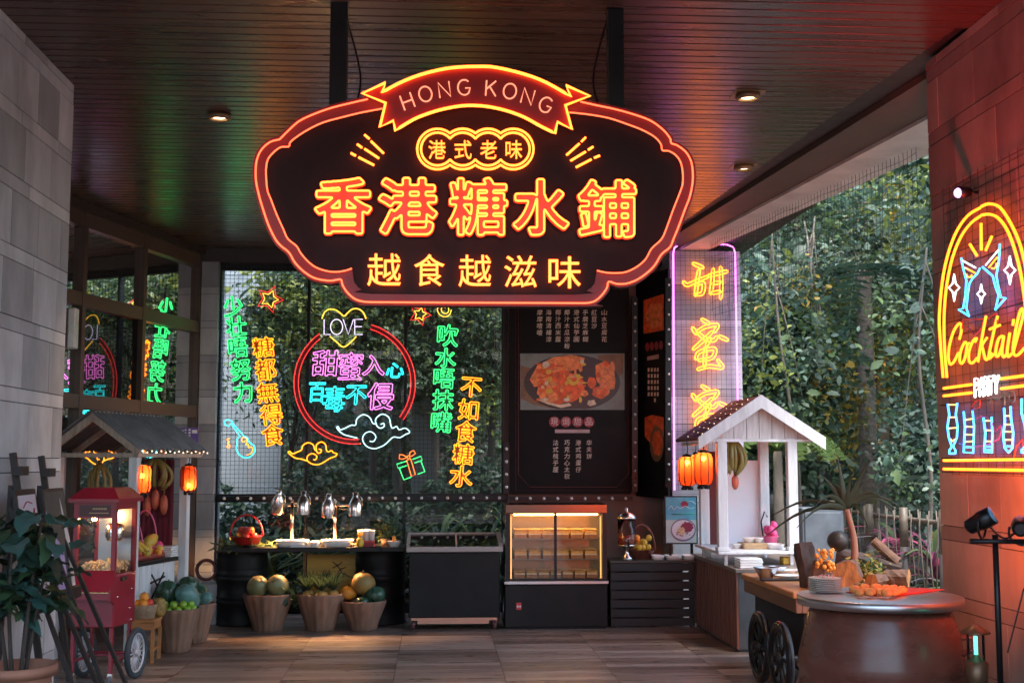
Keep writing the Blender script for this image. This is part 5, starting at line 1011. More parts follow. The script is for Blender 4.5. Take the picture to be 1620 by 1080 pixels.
m = MB(); m.lathe([(.108, .451), (.11, .47), (.085, .51), (.03, .535), (.014, .55), (.02, .57), (.0, .58)], c, 24); m.build('lid', CHROME, jd); m = MB(); m.cyl(c + Vector((0, -.1, .2)), c + Vector((0, -.15, .19)), .012); m.cyl(c + Vector((0, -.15, .23)), c + Vector((0, -.15, .15)), .01); m.build('tap', BLACKM, jd)
c = Vector((XY(1016, KY + .25), KY + .25, zt)); handle_basket(c, .15, .1, .38, mat('brown_wicker', (.2, .07, .05), .6, var=.3, scale=30, bump=.5), 'brown handled basket of yellow fruit beside the juice dispenser')
for k in range(14): aa = k * 2.4; rr = .1 * math.sqrt((k % 8) / 8); fruit('loquat', c + Vector((rr * math.cos(aa), rr * math.sin(aa), .13 + (.055 if k > 7 else 0) + (.05 if k > 11 else 0))), .034, (1, 1, 1.1), 'banana' if k % 3 else 'orange', 'yellow fruit heaped in the brown basket' if k % 3 else 'orange tinted fruit in the brown basket', 'fruit in the brown basket')
for k, (p0, p1, lab) in enumerate(((1030, 1050, 'small white dish between yellow fruit and poster'), (1051, 1078, 'white tray in front of the framed poster'), (1079, 1099, 'white tray at the right end of slatted counter'))): tray(p0, p1, KY + .1, .09, zt, .05, lab)
PY = 13.98; a, b = at(1051, 784, PY), at(1104, 860, PY); ps = empty('framed_poster', ((a.x + b.x) / 2, PY, zt), 'blue dessert poster in black frame on stand', 'poster'); m = MB(); m.box((a.x, PY + .001, b.z), (b.x, PY + .02, a.z)); m.build('frame', BLACKM, ps)
for x_ in (a.x + .05, b.x - .08): m = MB(); m.box((x_, PY + .02, zt), (x_ + .03, PY + .04, b.z + .1)); m.build('foot', BLACKM, ps)
e = .015
m = MB(); zm = b.z + (a.z - b.z) * .5; m.box((a.x + e, PY - .003, b.z + e), (b.x - e, PY, zm), 1); m.box((a.x + e, PY - .003, zm + .0005), (b.x - e, PY, a.z - e), 0); m.build('print', [mat('sky_blue_print', (.02, .28, .5), .4, var=.35, scale=5, col2=(.16, .5, .6)), mat('grey_print', (.45, .55, .55), .4, var=.15, scale=4)], ps)
pp = lambda x, y, o_=.006: at(x, y, PY - o_); disc = lambda cx, cy, rx, ry, n=28, wv=0: [(cx + rx * (1 + wv * math.sin(i * 2.3)) * math.cos(2 * math.pi * i / n), cy + ry * (1 + wv * math.sin(i * 1.7)) * math.sin(2 * math.pi * i / n)) for i in range(n)]
m = MB(); flat(m, [disc(1081, 838, 20, 18)], lambda x, y: pp(x, y, .005), (0, .0015, 0), 0); flat(m, [disc(1081, 837.5, 18, 15.5)], lambda x, y: pp(x, y, .007), (0, .0015, 0), 1); flat(m, [disc(1087, 833, 10, 8, wv=.15)], lambda x, y: pp(x, y, .009), (0, .0015, 0), 2); flat(m, [disc(1078, 839, 6, 6, wv=.2)], lambda x, y: pp(x, y, .011), (0, .0015, 0), 3)
for k in range(14): flat(m, [disc(1069 + rn.uniform(0, 24), 845 + rn.uniform(-6, 5), 1.1, .9, 8)], lambda x, y: pp(x, y, .013), (0, .0015, 0), 2)
flat(m, [disc(1083, 797, 6, 5, wv=.2)], lambda x, y: pp(x, y, .005), (0, .0015, 0), 2); m.build('bowl_picture', [mat('plum_print', (.18, .14, .25), .4), mat('milk_print', (.65, .62, .68), .4), mat('berry_print', (.25, .03, .07), .4, var=.4, scale=40), mat('nut_print', (.6, .42, .25), .4, var=.3, scale=40)], ps)
m = MB(); px_tube(m, [(1057, 806), (1062, 800), (1066, 806), (1071, 801), (1077, 804), (1084, 800), (1092, 804), (1099, 802)], lambda x, y: pp(x, y, .004), .0035, sm=3); px_tube(m, [(1086, 794), (1094, 792), (1101, 797)], lambda x, y: pp(x, y, .004), .004); m.build('script', mat('pale_print', (.55, .75, .8), .4), ps); m = MB(); px_tube(m, [(1063, 813), (1098, 812)], lambda x, y: pp(x, y, .004), .005); m.build('caption', mat('green_print', (.03, .35, .25), .4), ps)

# ================================================================== MENU BOARDS on the brown wall
m = MB(); x0 = gx1 + .004; x1 = Q1.x - .004; m.box((x0, BACK - .05, .0), (x1, BACK + .3, 4.279)); m.build('menu_wall', mat('brown_tile', (.17, .1, .08), .5, var=.2, scale=2), None, 'brown tiled wall behind the menu boards', 'wall', base=((x0 + x1) / 2, BACK, 0))
MY = BACK - .12; mb_ = empty('menu_board', at(902, 780, MY), 'large black dessert menu board with bowl photograph', 'menu board'); MENUB = mat('menu_black', (.005, .0045, .005), .5, var=.2, spec=.15); GOLD = mat('menu_cream', (.85, .62, .48), .5); MPINK = mat('menu_pink', (.5, .3, .28), .5); me_ = lambda x, y, o_=.004: at(x, y, MY - o_)
a, b = at(806, 430, MY), at(998, 781, MY); m = MB(); m.box((a.x, MY, b.z), (b.x, BACK - .052, a.z)); m.build('panel', MENUB, mb_)
m = MB(); L = [(820, 484), (820, 750), (838, 770), (975, 770), (994, 750), (994, 484)]; px_tube(m, L, me_, .004); px_tube(m, [(816, 484), (816, 775), (998, 775), (998, 484)], me_, .003); m.build('border', mat('dark_red_line', (.16, .03, .03), .5), mb_)
def column(txt, cx, y0, sz, step, mt, parent, mp, name='text_column'):
    m = MB()
    for k, ch in enumerate(txt): glyph_solid(ch, (cx - sz / 2, y0 + k * step - sz / 2, cx + sz / 2, y0 + k * step + sz / 2), mp, None, None, None, mb=m, slant=.08)
    return m.build(name, mt, parent, rec=False)
for t, cx in (('山水豆腐花', 956), ('紅豆沙', 940), ('手磨芝麻糊', 926), ('港式仙芋圓', 912), ('椰汁木瓜涼粉', 897), ('椰汁西米露', 883), ('海南清補涼', 868), ('摩摩喳喳', 854)): column(t, cx, 494, 8.5, 10.6, GOLD, mb_, me_)
for t, cx in (('华夫饼', 932), ('港式鸡蛋仔', 915), ('巧克力心太软', 897), ('法式梳乎厘', 879)): column(t, cx, 700, 8.5, 10.6, GOLD, mb_, me_)
m = MB()
for k in range(4): flat(m, [disc(877 + k * 18.3, 667, 8.5, 8.5, 18)], lambda x, y: me_(x, y, .003), (0, .002, 0))
m.build('heading_disc', mat('menu_red', (.32, .03, .035), .5), mb_)
m = MB()
for k, ch in enumerate('現焗甜品'): glyph_solid(ch, (877 + k * 18.3 - 5.5, 661, 877 + k * 18.3 + 5.5, 672.5), lambda x, y: me_(x, y, .006), None, None, None, mb=m)
m.build('heading', mat('heading_pink', (.75, .5, .48), .5), mb_, rec=False); m = MB(); flat(m, [[(878, 679), (933, 679), (933, 684.5), (878, 684.5)]], me_, (0, .002, 0)); m.build('subtitle_bar', MPINK, mb_)
# the bowl picture (flat print)
PR = [mat('print_backdrop', (.19, .2, .18), .4, var=.3, scale=3), mat('print_bowl', (.035, .03, .03), .35), mat('print_meat', (.8, .1, .02), .4, var=.45, scale=14), mat('print_crust', (.85, .22, .06), .4, var=.5, scale=22), mat('print_mango', (.8, .42, .04), .4, var=.2, scale=18), mat('print_board', (.22, .1, .05), .5, var=.4, scale=9), mat('print_dark', (.05, .02, .03), .4), mat('print_cream', (.72, .5, .34), .4, var=.3, scale=20), mat('print_coral', (.9, .22, .07), .4, var=.35, scale=25)]
m = MB(); fl = lambda pts, o_, mi: flat(m, [pts], lambda x, y: me_(x, y, .003 + o_ * .0022), (0, .0018, 0), mi); clip = lambda pts: [(min(986.5, max(824.5, x)), min(646.5, max(560, y))) for x, y in pts]
fl([(823, 559), (988, 559), (988, 648), (823, 648)], 0, 0); fl([(824, 578), (850, 585), (870, 600), (885, 625), (900, 643), (878, 646), (845, 640), (824, 630)], 1, 5); fl([(945, 561), (986, 560), (986, 590), (966, 606), (950, 585)], 1, 5)
fl(clip(disc(905, 605, 76, 44, 40)), 2, 1); fl(clip(disc(905, 602, 70, 38, 40)), 3, 6); fl([(838, 600), (850, 578), (875, 565), (905, 561), (925, 566), (922, 582), (898, 588), (875, 598), (855, 610), (845, 612)], 4, 3); fl([(942, 578), (958, 570), (968, 580), (974, 600), (972, 615), (955, 618), (943, 600)], 4, 3); fl(clip(disc(888, 612, 36, 26, 30, .08)), 5, 2); fl(clip(disc(950, 620, 13, 10, 20, .1)), 5, 2); fl(clip(disc(868, 628, 16, 11, 20, .12)), 6, 3)
fl(disc(906, 601, 10, 8, 20, .08), 7, 4); fl(disc(929, 585, 9, 9, 20), 7, 6); fl(disc(936, 605, 7, 9, 18, .1), 7, 2)
for k in range(70): fl(clip(disc(852 + rn.uniform(0, 74), 570 + rn.uniform(0, 66), rn.uniform(2, 7), rn.uniform(1.5, 5), 14, .12)), 8 + k * .06, rn.choice((2, 2, 3, 3, 4, 7, 8)))
for k in range(26): fl(clip(disc(946 + rn.uniform(0, 24), 574 + rn.uniform(0, 46), rn.uniform(2, 5), rn.uniform(3, 7), 12, .12)), 8 + k * .1, rn.choice((2, 3, 8, 8)))
fl([(850, 632), (870, 640), (888, 645), (905, 641), (900, 637), (885, 640), (868, 636)], 13, 7); fl(disc(936, 637, 7, 5, 14, .2), 13, 7); m.build('bowl_picture', PR, mb_)
# narrow board turned towards the hall
S0 = at(1008, 600, MY - .02); S1 = at(1056, 600, MY - .62); sd = (S1 - S0); sd.z = 0; sn = Vector((sd.y, -sd.x, 0)).normalized(); sm_ = lambda x, y, o_=.004: onp(x, y, S0 + sn * o_, sn)
ms = empty('menu_board', Vector(((S0.x + S1.x) / 2, (S0.y + S1.y) / 2, at(1030, 780, MY - .3).z)), 'narrow black menu board turned sideways with two dessert photographs', 'menu board')
q4 = [(1006, 440), (1057, 425), (1057, 789), (1006, 784)]; m = MB(); flat(m, [q4], lambda x, y: sm_(x, y, 0), -sn * .03); m.build('panel', MENUB, ms)
m = MB(); flat(m, [[(1018, 475), (1018, 528), (1050, 522), (1050, 465)]], sm_, -sn * .002, 0); flat(m, [[(1020, 500), (1030, 480), (1048, 480), (1048, 515), (1030, 520)]], lambda x, y: sm_(x, y, .006), -sn * .0018, 1); m.build('photo', [PR[2], PR[3]], ms)
m = MB(); flat(m, [[(1020, 660), (1032, 656), (1050, 660), (1050, 690), (1030, 702), (1020, 690)]], sm_, -sn * .002, 0); flat(m, [disc(1039, 702, 11, 28, 24)], lambda x, y: sm_(x, y, .006), -sn * .0018, 1); flat(m, [disc(1040, 700, 8, 20, 24, .1)], lambda x, y: sm_(x, y, .008), -sn * .0018, 0); m.build('photo', [PR[2], PR[5]], ms)
m = MB()
for k in range(4): flat(m, [disc(1024 + k * 7.2, 548.5 - k * .9, 3.2, 7, 12)], sm_, -sn * .002, 0)
flat(m, [[(1024, 564), (1042, 560), (1042, 567), (1024, 570)]], sm_, -sn * .002, 1); m.build('heading', [MATS['menu_red'], MPINK], ms)
m = MB()
for cxx, n in ((1026, 5), (1031, 5), (1036, 6), (1040.5, 5)):
    for k in range(n): flat(m, [[(cxx - 1.3, 582 + k * 9.6), (cxx + 1.3, 581.6 + k * 9.6), (cxx + 1.3, 587.5 + k * 9.6), (cxx - 1.3, 588 + k * 9.6)]], sm_, -sn * .002)
m.build('text_column', GOLD, ms, kind='stuff')
bulb_strip('row of bulbs under the large black menu board', [(at(806, 788, 15.1).x, 15.1, ZY(788, 15.1, 900)), (at(1000, 788, 15.1).x, 15.1, ZY(788, 15.1, 900))], 9)
bulb_strip('upright row of bulbs at the left edge of large menu board', [tuple(at(801, 700, 15.08)), tuple(at(801, 780, 15.08))], 4)
bulb_strip('upright row of bulbs between the two menu boards', [tuple(at(1004, 470, 15.08)), tuple(at(1004, 778, 15.08))], 14, .017); bulb_strip('upright row of bulbs beside the pink neon frame', [tuple(at(1057, 440, 14.5)), tuple(at(1057, 770, 14.5))], 14, .015)
# ================================================================== LANTERNS (a kind used on both huts)
def lantern_shade():
    m = bpy.data.materials.new('lantern_cloth'); m.use_nodes = True; n = m.node_tree.nodes; L = m.node_tree.links; b = n['Principled BSDF']; b.inputs['Base Color'].default_value = (.6, .1, .03, 1); b.inputs['Roughness'].default_value = .7
    t = n.new('ShaderNodeBsdfTranslucent'); t.inputs[0].default_value = (1, .17, .05, 1); x = n.new('ShaderNodeMixShader'); x.inputs[0].default_value = .75; L.new(b.outputs[0], x.inputs[1]); L.new(t.outputs[0], x.inputs[2])
    tr = n.new('ShaderNodeBsdfTransparent'); tr.inputs[0].default_value = (1, .35, .15, 1); x2 = n.new('ShaderNodeMixShader'); x2.inputs[0].default_value = .12; L.new(x.outputs[0], x2.inputs[1]); L.new(tr.outputs[0], x2.inputs[2]); L.new(x2.outputs[0], n['Material Output'].inputs[0]); return m
LSH = lantern_shade()
def lantern(c, r, h, hang, label, bz=.1):
    """c: centre of the shade"""
    c = Vector(c); o = empty('lantern', c - Vector((0, 0, h / 2)), label, 'lantern', 'lit red lanterns hanging from the huts'); pr = [(r * .55, -h / 2), (r * .85, -h * .46), (r, -h * .32), (r, h * .32), (r * .85, h * .46), (r * .55, h / 2)]
    m = MB(); m.lathe(pr, c, 24, caps=False); m.build('shade', LSH, o, rec=False)
    m = MB()
    for k in range(8): a = 2 * math.pi * k / 8 + .3; m.tube([c + Vector((rr * 1.02 * math.cos(a), rr * 1.02 * math.sin(a), z)) for rr, z in pr], .0055, 4)
    m.build('rib', BLACKM, o, kind='stuff'); m = MB(); m.lathe([(r * .5, h / 2), (r * .6, h / 2 + .012), (r * .25, h / 2 + .03), (.0, h / 2 + .035)], c, 16); m.tube([c + Vector((0, 0, h / 2 + .03)), c + Vector((.01, 0, h / 2 + hang * .5)), c + Vector((0, 0, h / 2 + hang))], .005, 5); m.build('cap', BLACKM, o)
    m = MB(); m.lathe([(r * .6, -h / 2 - .02), (r * .62, -h / 2), (r * .3, -h / 2 + .001)], c, 16)
    for k in range(6): a = k * 1.047; m.ball(c + Vector((r * .55 * math.cos(a), r * .55 * math.sin(a), -h / 2 - .03)), .018, n=8, m=5)
    m.build('base', BLACKM, o); m = MB(); m.ball(c + Vector((0, 0, bz * h)), .026, n=10, m=7); m.build('bulb', glow('lantern_bulb', (1, .5, .16), 26), o)

# ================================================================== LEFT: fruit hut, popcorn cart, baskets, easels, plant
HY = 11.7; hc = Vector((XY(220, HY, 713), HY, 0)); HW = .95; M1 = Matrix.Translation(hc + Vector((-math.cos(TH), math.sin(TH), 0)) * HW / 2) @ Matrix.Rotation(-TH, 4, 'Z'); hut = empty('fruit_hut', M1.translation, 'left fruit hut with grey corrugated roof and white posts', 'stall')
ze, zp, DEP = 1.95, 2.29, 1.4; GWOOD = mat('weathered_wood', (.4, .32, .26), .75, var=.3, scale=6, stretch=(5, 5, 1), bump=.3)
m = MB(M1); n = 180
for s in (-1, 1):
    for i in range(n + 1):
        y = -.06 + (DEP + .06) * i / n; w = .014 * math.sin(i * .66)
        m.v += [M1 @ Vector((0 + s * .0, y, zp + w + .03)), M1 @ Vector((s * (HW / 2 + .03), y, ze + w + .012)), M1 @ Vector((0, y, zp + w + .018)), M1 @ Vector((s * (HW / 2 + .03), y, ze + w))]
    b0 = len(m.v) - 4 * (n + 1)
    for i in range(n):
        a = b0 + 4 * i
        for q in ((a, a + 1, a + 5, a + 4), (a + 2, a + 6, a + 7, a + 3), (a + 1, a + 3, a + 7, a + 5)): m.f.append(list(q)); m.mi.append(0); m.sm.append(True)
    for a in (b0, b0 + 4 * n): m.f.append([a, a + 1, a + 3, a + 2]); m.mi.append(0); m.sm.append(False)
m.build('roof', mat('corrugated_grey', (.15, .155, .165), .5, .2, var=.3, scale=5), hut)
m = MB(M1)
for s in (-1, 1): m.bar((s * .0, .0, zp - .03), (s * (HW / 2 + .01), .0, ze - .03), .03, .07); m.bar((s * .0, DEP - .05, zp - .03), (s * (HW / 2 + .01), DEP - .05, ze - .03), .03, .07); m.bar((s * .0, .5, zp - .03), (s * (HW / 2 + .01), .5, ze - .03), .03, .05)
m.bar((0, -.02, zp), (0, DEP, zp), .04, .05); m.box((-HW / 2, -.015, ze - .07), (HW / 2, .022, ze - .03)); m.box((HW / 2 - .04, .023, ze - .069), (HW / 2 - .01, DEP - .06, ze - .031)); m.box((-HW / 2 + .01, .023, ze - .069), (-HW / 2 + .04, DEP - .06, ze - .031)); m.build('roof_frame', GWOOD, hut)
for x, y in ((-HW / 2 + .09, .06), (HW / 2 - .07, .06), (HW / 2 - .1, 1.18), (-HW / 2 + .3, 1.18)): m = MB(M1); m.box((x - .04, y - .04, 0), (x + .04, y + .04, ze - .071)); m.build('post', WHITEP, hut)
cx1 = HW / 2 - .16; zc = .88; m = MB(M1); m.box((-HW / 2 + .05, .12, zc - .04), (cx1 + .03, 1.14, zc), bev=.006); m.build('counter_top', BLKW, hut); m = MB(M1)
for k in range(4): m.box((cx1 - .03, .14 + k * .245, .42), (cx1, .38 + k * .245, zc - .041))
m.box((-HW / 2 + .07, .14, .42), (cx1 - .031, .17, zc - .041)); m.build('side_panel', WHITEP, hut); m = MB(M1)
for p, q in (((.62, .5), (.88, .74)), ((.62, .74), (.88, .5)), ((.6, .66), (.9, .7))): m.bar((cx1 + .004, p[0], p[1]), (cx1 + .004, q[0], q[1]), .006, .02)
m.build('cross_trim', BLACKM, hut); m = MB(M1); m.sheet([(cx1 - .06, 1.1, 1.0), (-.2, 1.1, 1.0), (-.2, 1.1, 1.8), (cx1 - .06, 1.1, 1.8)])
m = MB(M1); N = 24
for i in range(N + 1): x = -.22 + (cx1 + .12) * i / N; y = 1.24 + .012 * math.sin(i * 1.9); m.v += [M1 @ Vector((x, y, .95)), M1 @ Vector((x, y, 1.86)), M1 @ Vector((x, y + .004, 1.86)), M1 @ Vector((x, y + .004, .95))]
for i in range(N):
    a = 4 * i
    for q in ((a, a + 1, a + 5, a + 4), (a + 2, a + 3, a + 7, a + 6)): m.f.append(list(q)); m.mi.append(0); m.sm.append(True)
m.build('cloth', mat('maroon_cloth', (.16, .015, .03), .8, var=.2), None, 'dark maroon cloth hung inside the back of left hut', 'cloth')
o = empty('fairy_lights', M1 @ Vector((HW / 2 + .02, 0, ze - .02)), 'tiny white fairy lights along the right eave of left hut', 'light string'); FAIRY = glow('fairy', (1, .75, .5), .7)
pts = [M1 @ Vector((HW / 2 + .035, DEP * k / 15, ze - .012 - .012 * (k % 2))) for k in range(16)]; m = MB(); m.tube(pts, .003, 4); m.build('wire', BLACKM, o)
for p in pts: m = MB(); m.ball(p, .0075, n=6, m=4); m.build('bulb', FAIRY, o)
c = at(224, 757, 11.85); lantern(c, .085, .26, 1.93 - c.z - .13, 'brightest red lantern at the front post of the left hut', .1); c = at(298, 756, 12.85); lantern(c, .078, .25, 1.93 - c.z - .125, 'small red lantern at the rear eave of the left hut', -.3)
hb = lambda px, py, Y: at(px, py, Y)
banana_hand('banana_bunch', hb(158, 735, 12.5), 5, .3, .02, 'gbanana', 'yellow bananas hanging inside left hut above the popcorn cart', .35, 3); banana_hand('banana_bunch', hb(247, 728, 12.7), 7, .26, .022, 'gbanana', 'greenish bananas hanging between the two left lanterns', .5, 4)
for k, (px, py) in enumerate(((233, 800), (246, 790), (259, 798))):
    p = hb(px, py, 12.75); m = MB(); m.ball(p, .06, (.7, .7, 1.7), 12, 9, 0); m.tube([p + Vector((0, 0, .09)), p + Vector((.01, 0, .3)), p + Vector((0, 0, 1.9 - p.z))], .008, 5, mi=1); m.build('banana_flower', [mat('banana_flower', (.4, .08, .04), .5, var=.4, scale=8), FR['stem']], None, ('red banana flower nearest the front lantern of left hut', 'middle red banana flower hanging in the left hut', 'red banana flower nearest the rear post of left hut')[k], 'banana flower', 'red banana flowers in the left hut', base=tuple(p))
# fruit on the hut counter
wl = lambda x, y, z: M1 @ Vector((x, y, z))
m = MB(M1); m.box((.0, .3, zc + .001), (.28, 1.0, zc + .05), bev=.02); m.build('fruit_tray', mat('red_wicker', (.3, .05, .045), .6, var=.3, scale=30, bump=.5), None, 'long red wicker tray of fruit on the left hut counter', 'tray', base=tuple(wl(.14, .65, zc)))
banana_hand('banana_bunch', wl(.16, .28, zc + .16), 6, .17, .024, 'banana', 'bright yellow bananas at the front of the red wicker tray', .9, 5, rest=True)
for k, (x, y, z, lab) in enumerate(((.2, .8, .17, 'orange papaya highest on the red wicker tray'), (.12, .72, .12, 'papaya leaning left of the highest one'), (.23, .66, .1, 'papaya at the front of the papaya heap'))): fruit('papaya', wl(x, y, zc + z), .058, (1, 1, 2.1), 'papaya', lab, 'papayas on the red wicker tray', Euler((R(62), R(20), R(150 + 20 * k))))
for k in range(6): fruit('lime', wl(.1 + .05 * (k % 3), .42 + .08 * (k // 3), zc + .085 + .035 * (k % 2)), .038, (1, 1, 1.1), 'lime', 'green lime between the bananas and papayas on the red tray', 'limes on the red tray')
for k in range(5): fruit('tomato', wl(.24 - .05 * (k % 2), .5 + .11 * k, zc + .07), .034, (1, 1, .9), ('apple', 'orange')[k % 2], 'small %s fruit at the edge of the red wicker tray' % ('red', 'orange')[k % 2], 'small fruit on the red tray')
for k in range(8): fruit('mango', wl(.26 - .03 * (k % 3), .34 + .085 * k, zc + .06 + .03 * (k % 2)), .036, (1, 1, 1.3), ('papaya', 'lime', 'orange', 'banana')[k % 4], ('orange mango along the front of the red wicker tray', 'green mango along the front of the red wicker tray', 'deep orange mango along the front of the red wicker tray', 'yellow mango along the front of the red wicker tray')[k % 4], 'mangoes along the red wicker tray', Euler((R(70), 0, R(40 * k))))
fruit('dragonfruit', wl(.2, .98, zc + .1), .055, (1, 1, 1.2), 'dragon', 'pink dragonfruit at the back end of red wicker tray')
for k, (x, y, hh) in enumerate(((.08, .62, .36), (.1, .88, .42))):
    m = MB(); c = wl(x, y, zc + .05); m.lathe([(.09, 0), (.12, .07), (.125, .075)], c, 16); m.tube([c + Vector((.12 * math.cos(t), .0, .07 + (hh - .07) * math.sin(t))) for t in [math.pi * i / 12 for i in range(13)]], .009, 6); m.build('pink_basket', PINKPL, None, ('pink handled basket at the front of left hut counter', 'taller pink handled basket at the back of left hut counter')[k], 'basket', base=tuple(c))
for k in range(5): p = wl(.25, 1.06, zc + .002 + k * .022); m = MB(Matrix.Translation(p) @ Matrix.Rotation(-TH + .05 * (k % 3), 4, 'Z')); m.box((-.09, -.08, 0), (.09, .08, .019), bev=.004); m.build('white_box', CERAM, None, 'flat white takeaway box stacked on the left hut counter', 'box', 'white boxes on the left hut counter')

# orange stool with fruit crate, pots of melons beside the hut
sx, sy = XY(231, 11.82), 11.82; o = empty('wooden_stool', (sx, sy, 0), 'small orange wooden table beside the popcorn cart', 'table'); m = MB(); m.box((sx - .13, sy - .16, .36), (sx + .13, sy + .16, .39), bev=.005); m.build('top', ORW, o); m = MB()
m.box((sx - .12, sy - .15, .3), (sx + .12, sy - .13, .359)); m.box((sx + .1, sy - .129, .3), (sx + .12, sy + .15, .359)); m.box((sx + .1, sy - .1, .1), (sx + .118, sy + .12, .13)); m.build('apron', ORW, o)
for x in (-.11, .11):
    for y in (-.14, .14): m = MB(); m.box((sx + x - .015, sy + y - .015, 0), (sx + x + .015, sy + y + .015, .299)); m.build('leg', ORW, o)
c = Vector((sx - .01, sy, .391)); m = MB(); m.lathe([(.1, 0), (.125, .12), (.13, .125), (.12, .12), (.09, .012)], c, 20, wob=lambda a, k: 1 + .02 * math.sin(a * 20)); m.build('wicker_basket', mat('pale_wicker', (.42, .3, .2), .7, var=.3, scale=30, bump=.6), None, 'pale wicker basket on the small orange table', 'basket', base=tuple(c))
for k in range(7): a = k * 2.4; rr = .075 * math.sqrt((k % 5) / 5); fruit('orange', c + Vector((rr * math.cos(a), rr * math.sin(a), .13 + .06 * (k // 5))), .045, (1, 1, .95), 'orange' if k % 3 else 'apple', 'orange heaped in the pale wicker basket' if k % 3 else 'red fruit among oranges in the pale wicker basket', 'fruit in the pale wicker basket')
pineapple(Vector((sx + .1, sy + .13, .391)), .07, 'pineapple standing behind the pale wicker basket')
def pot_at(px, Yc, ht, dia, label):
    x = XY(px, Yc, 960); o = empty('clay_pot', (x, Yc, 0), label, 'pot', 'carved clay pots of fruit'); m = MB(); r = dia / 2
    m.lathe([(r * .56, 0), (r * .6, .01), (r * .68, ht * .25), (r * .8, ht * .5), (r * .92, ht * .75), (r, ht * .93), (r, ht), (r * .93, ht), (r * .9, ht * .9), (0.001, ht * .88)], (x, Yc, 0), 68, wob=lambda a, k: 1 + .028 * math.sin(a * 17 + px) * (1 if k < 7 else .3) - .07 * max(0, math.sin(a * 5 + px)) ** 2 * max(0, 1 - k / 5)); m.build('body', POTW, o); return Vector((x, Yc, ht * .88))
c = pot_at(279, 12.35, .42, .46, 'pale clay pot of limes and gourds beside the left hut')
for k in range(11): a = -2.9 + k * .27; fruit('lime', c + Vector((.17 * math.cos(a), .17 * math.sin(a) * .9, .045 + .05 * (k % 2))), .038, (1, 1, 1), 'lime', 'bright green lime along the rim of the pale clay pot', 'limes in the pale clay pot')
fruit('gourd', c + Vector((.11, -.01, .16)), .105, (1, 1, 1.45), 'teal', 'blue green gourd leaning right over the limes', rot=rt(55, 0, -35)); fruit('watermelon', c + Vector((-.1, .02, .17)), .115, (1, 1, 1.35), 'dark', 'dark watermelon upright left in the lime pot', rot=rt(15, 10, 0)); fruit('gourd', c + Vector((.06, .1, .22)), .11, (1, 1, 1.5), 'dark', 'dark striped gourd lying behind the blue green gourd', rot=rt(60, 0, 50))
c = pot_at(309, 12.95, .40, .4, 'second pale clay pot half hidden behind the lime pot'); fruit('watermelon', c + Vector((.02, -.03, .12)), .13, (1, 1, 1.2), 'dark', 'dark watermelon in the half hidden pot', rot=rt(70, 0, 30)); fruit('gourd', c + Vector((.1, -.1, .1)), .07, (1, 1, 1.5), 'teal', 'small grey gourd at the right of the half hidden pot', rot=rt(75, 0, 70))
a, b = at(316, 920, 14.6), at(341, 985, 14.2); m = MB(); m.box((a.x, 14.25, 0), (b.x, 14.7, .46), bev=.015); m.build('stone_block', CONC, None, 'low grey stone block left of the first oil drum', 'block', base=((a.x + b.x) / 2, 14.4, 0))
m = MB(); m.tube([Vector((a.x + .1 + .11 * math.cos(t), 14.45, .6 + .11 * math.sin(t))) for t in [2 * math.pi * k / 20 for k in range(20)]], .02, 7, True); m.build('hose_reel', mat('dull_red_hose', (.16, .05, .04), .6), None, 'coil of dull red hose on the grey stone block', 'hose', base=(a.x + .1, 14.45, .46))
m = MB(); m.bar((b.x - .04, 14.5, .461), (b.x - .02, 14.56, .95), .05, .03); m.build('stick', BLKW, None, 'dark wooden stick leaning on the stone block', 'stick', base=(b.x - .04, 14.5, .46))

# popcorn cart
PM = Matrix.Translation((XY(163, 10.75, 980), 10.75, 0)) @ Matrix.Rotation(R(-9), 4, 'Z'); pc = empty('popcorn_cart', PM.translation, 'red popcorn cart with lit glass cabinet and spoked wheel', 'popcorn cart'); RED_ = mat('cart_red', (.25, .013, .032), .35, var=.12, scale=4, coat=.2); W, Dp = .185, .225
m = MB(PM); m.box((-W, -Dp, .47), (W, Dp, .9), bev=.012); m.build('body', RED_, pc)
m = MB(PM); m.add([(-W, -Dp - .1, .74), (W, -Dp - .1, .74), (W, -Dp - .001, .92), (-W, -Dp - .001, .92), (-W, -Dp - .1, .76), (W, -Dp - .1, .76), (W, -Dp - .001, .94), (-W, -Dp - .001, .94)], [(0, 1, 2, 3), (4, 5, 6, 7), (0, 1, 5, 4), (1, 2, 6, 5), (2, 3, 7, 6), (3, 0, 4, 7)]); m.box((-W, -Dp - .104, .71), (W, -Dp - .098, .765)); m.build('serving_chute', RED_, pc); m = MB(PM); m.box((-W, -Dp - .11, .766), (W, -Dp - .1, .772)); m.build('trim', mat('brass', (.6, .45, .22), .3, 1), pc)
m = MB(PM)
for s in (-1, 1): m.prism([(s * (W + .002), -Dp - .1, .7), (s * (W + .002), -Dp, .66), (s * (W + .002), -Dp, .98), (s * (W + .002), -Dp - .03, .9), (s * (W + .002), -Dp - .1, .8)], (s * .012, 0, 0))
m.build('cheek', RED_, pc); m = MB(PM); zt0 = 1.5
for x in (-W + .02, W - .02):
    for y in (-Dp + .02, Dp - .02): m.box((x - .018, y - .018, .901), (x + .018, y + .018, zt0))
m.box((-W + .001, -Dp + .001, zt0 - .13), (W - .001, -Dp + .02, zt0 - .001)); m.box((W - .02, -Dp + .04, zt0 - .06), (W - .002, Dp - .04, zt0 - .001)); m.box((-W + .04, -Dp + .003, .901), (W - .04, -Dp + .03, .92)); m.build('cabinet_frame', RED_, pc)
m = MB(PM); m.box((-W + .05, -Dp - .003, zt0 - .115), (W - .05, -Dp, zt0 - .02)); nb = m.build('name_board', mat('maroon_board', (.07, .012, .015), .4), pc); m = MB(PM)
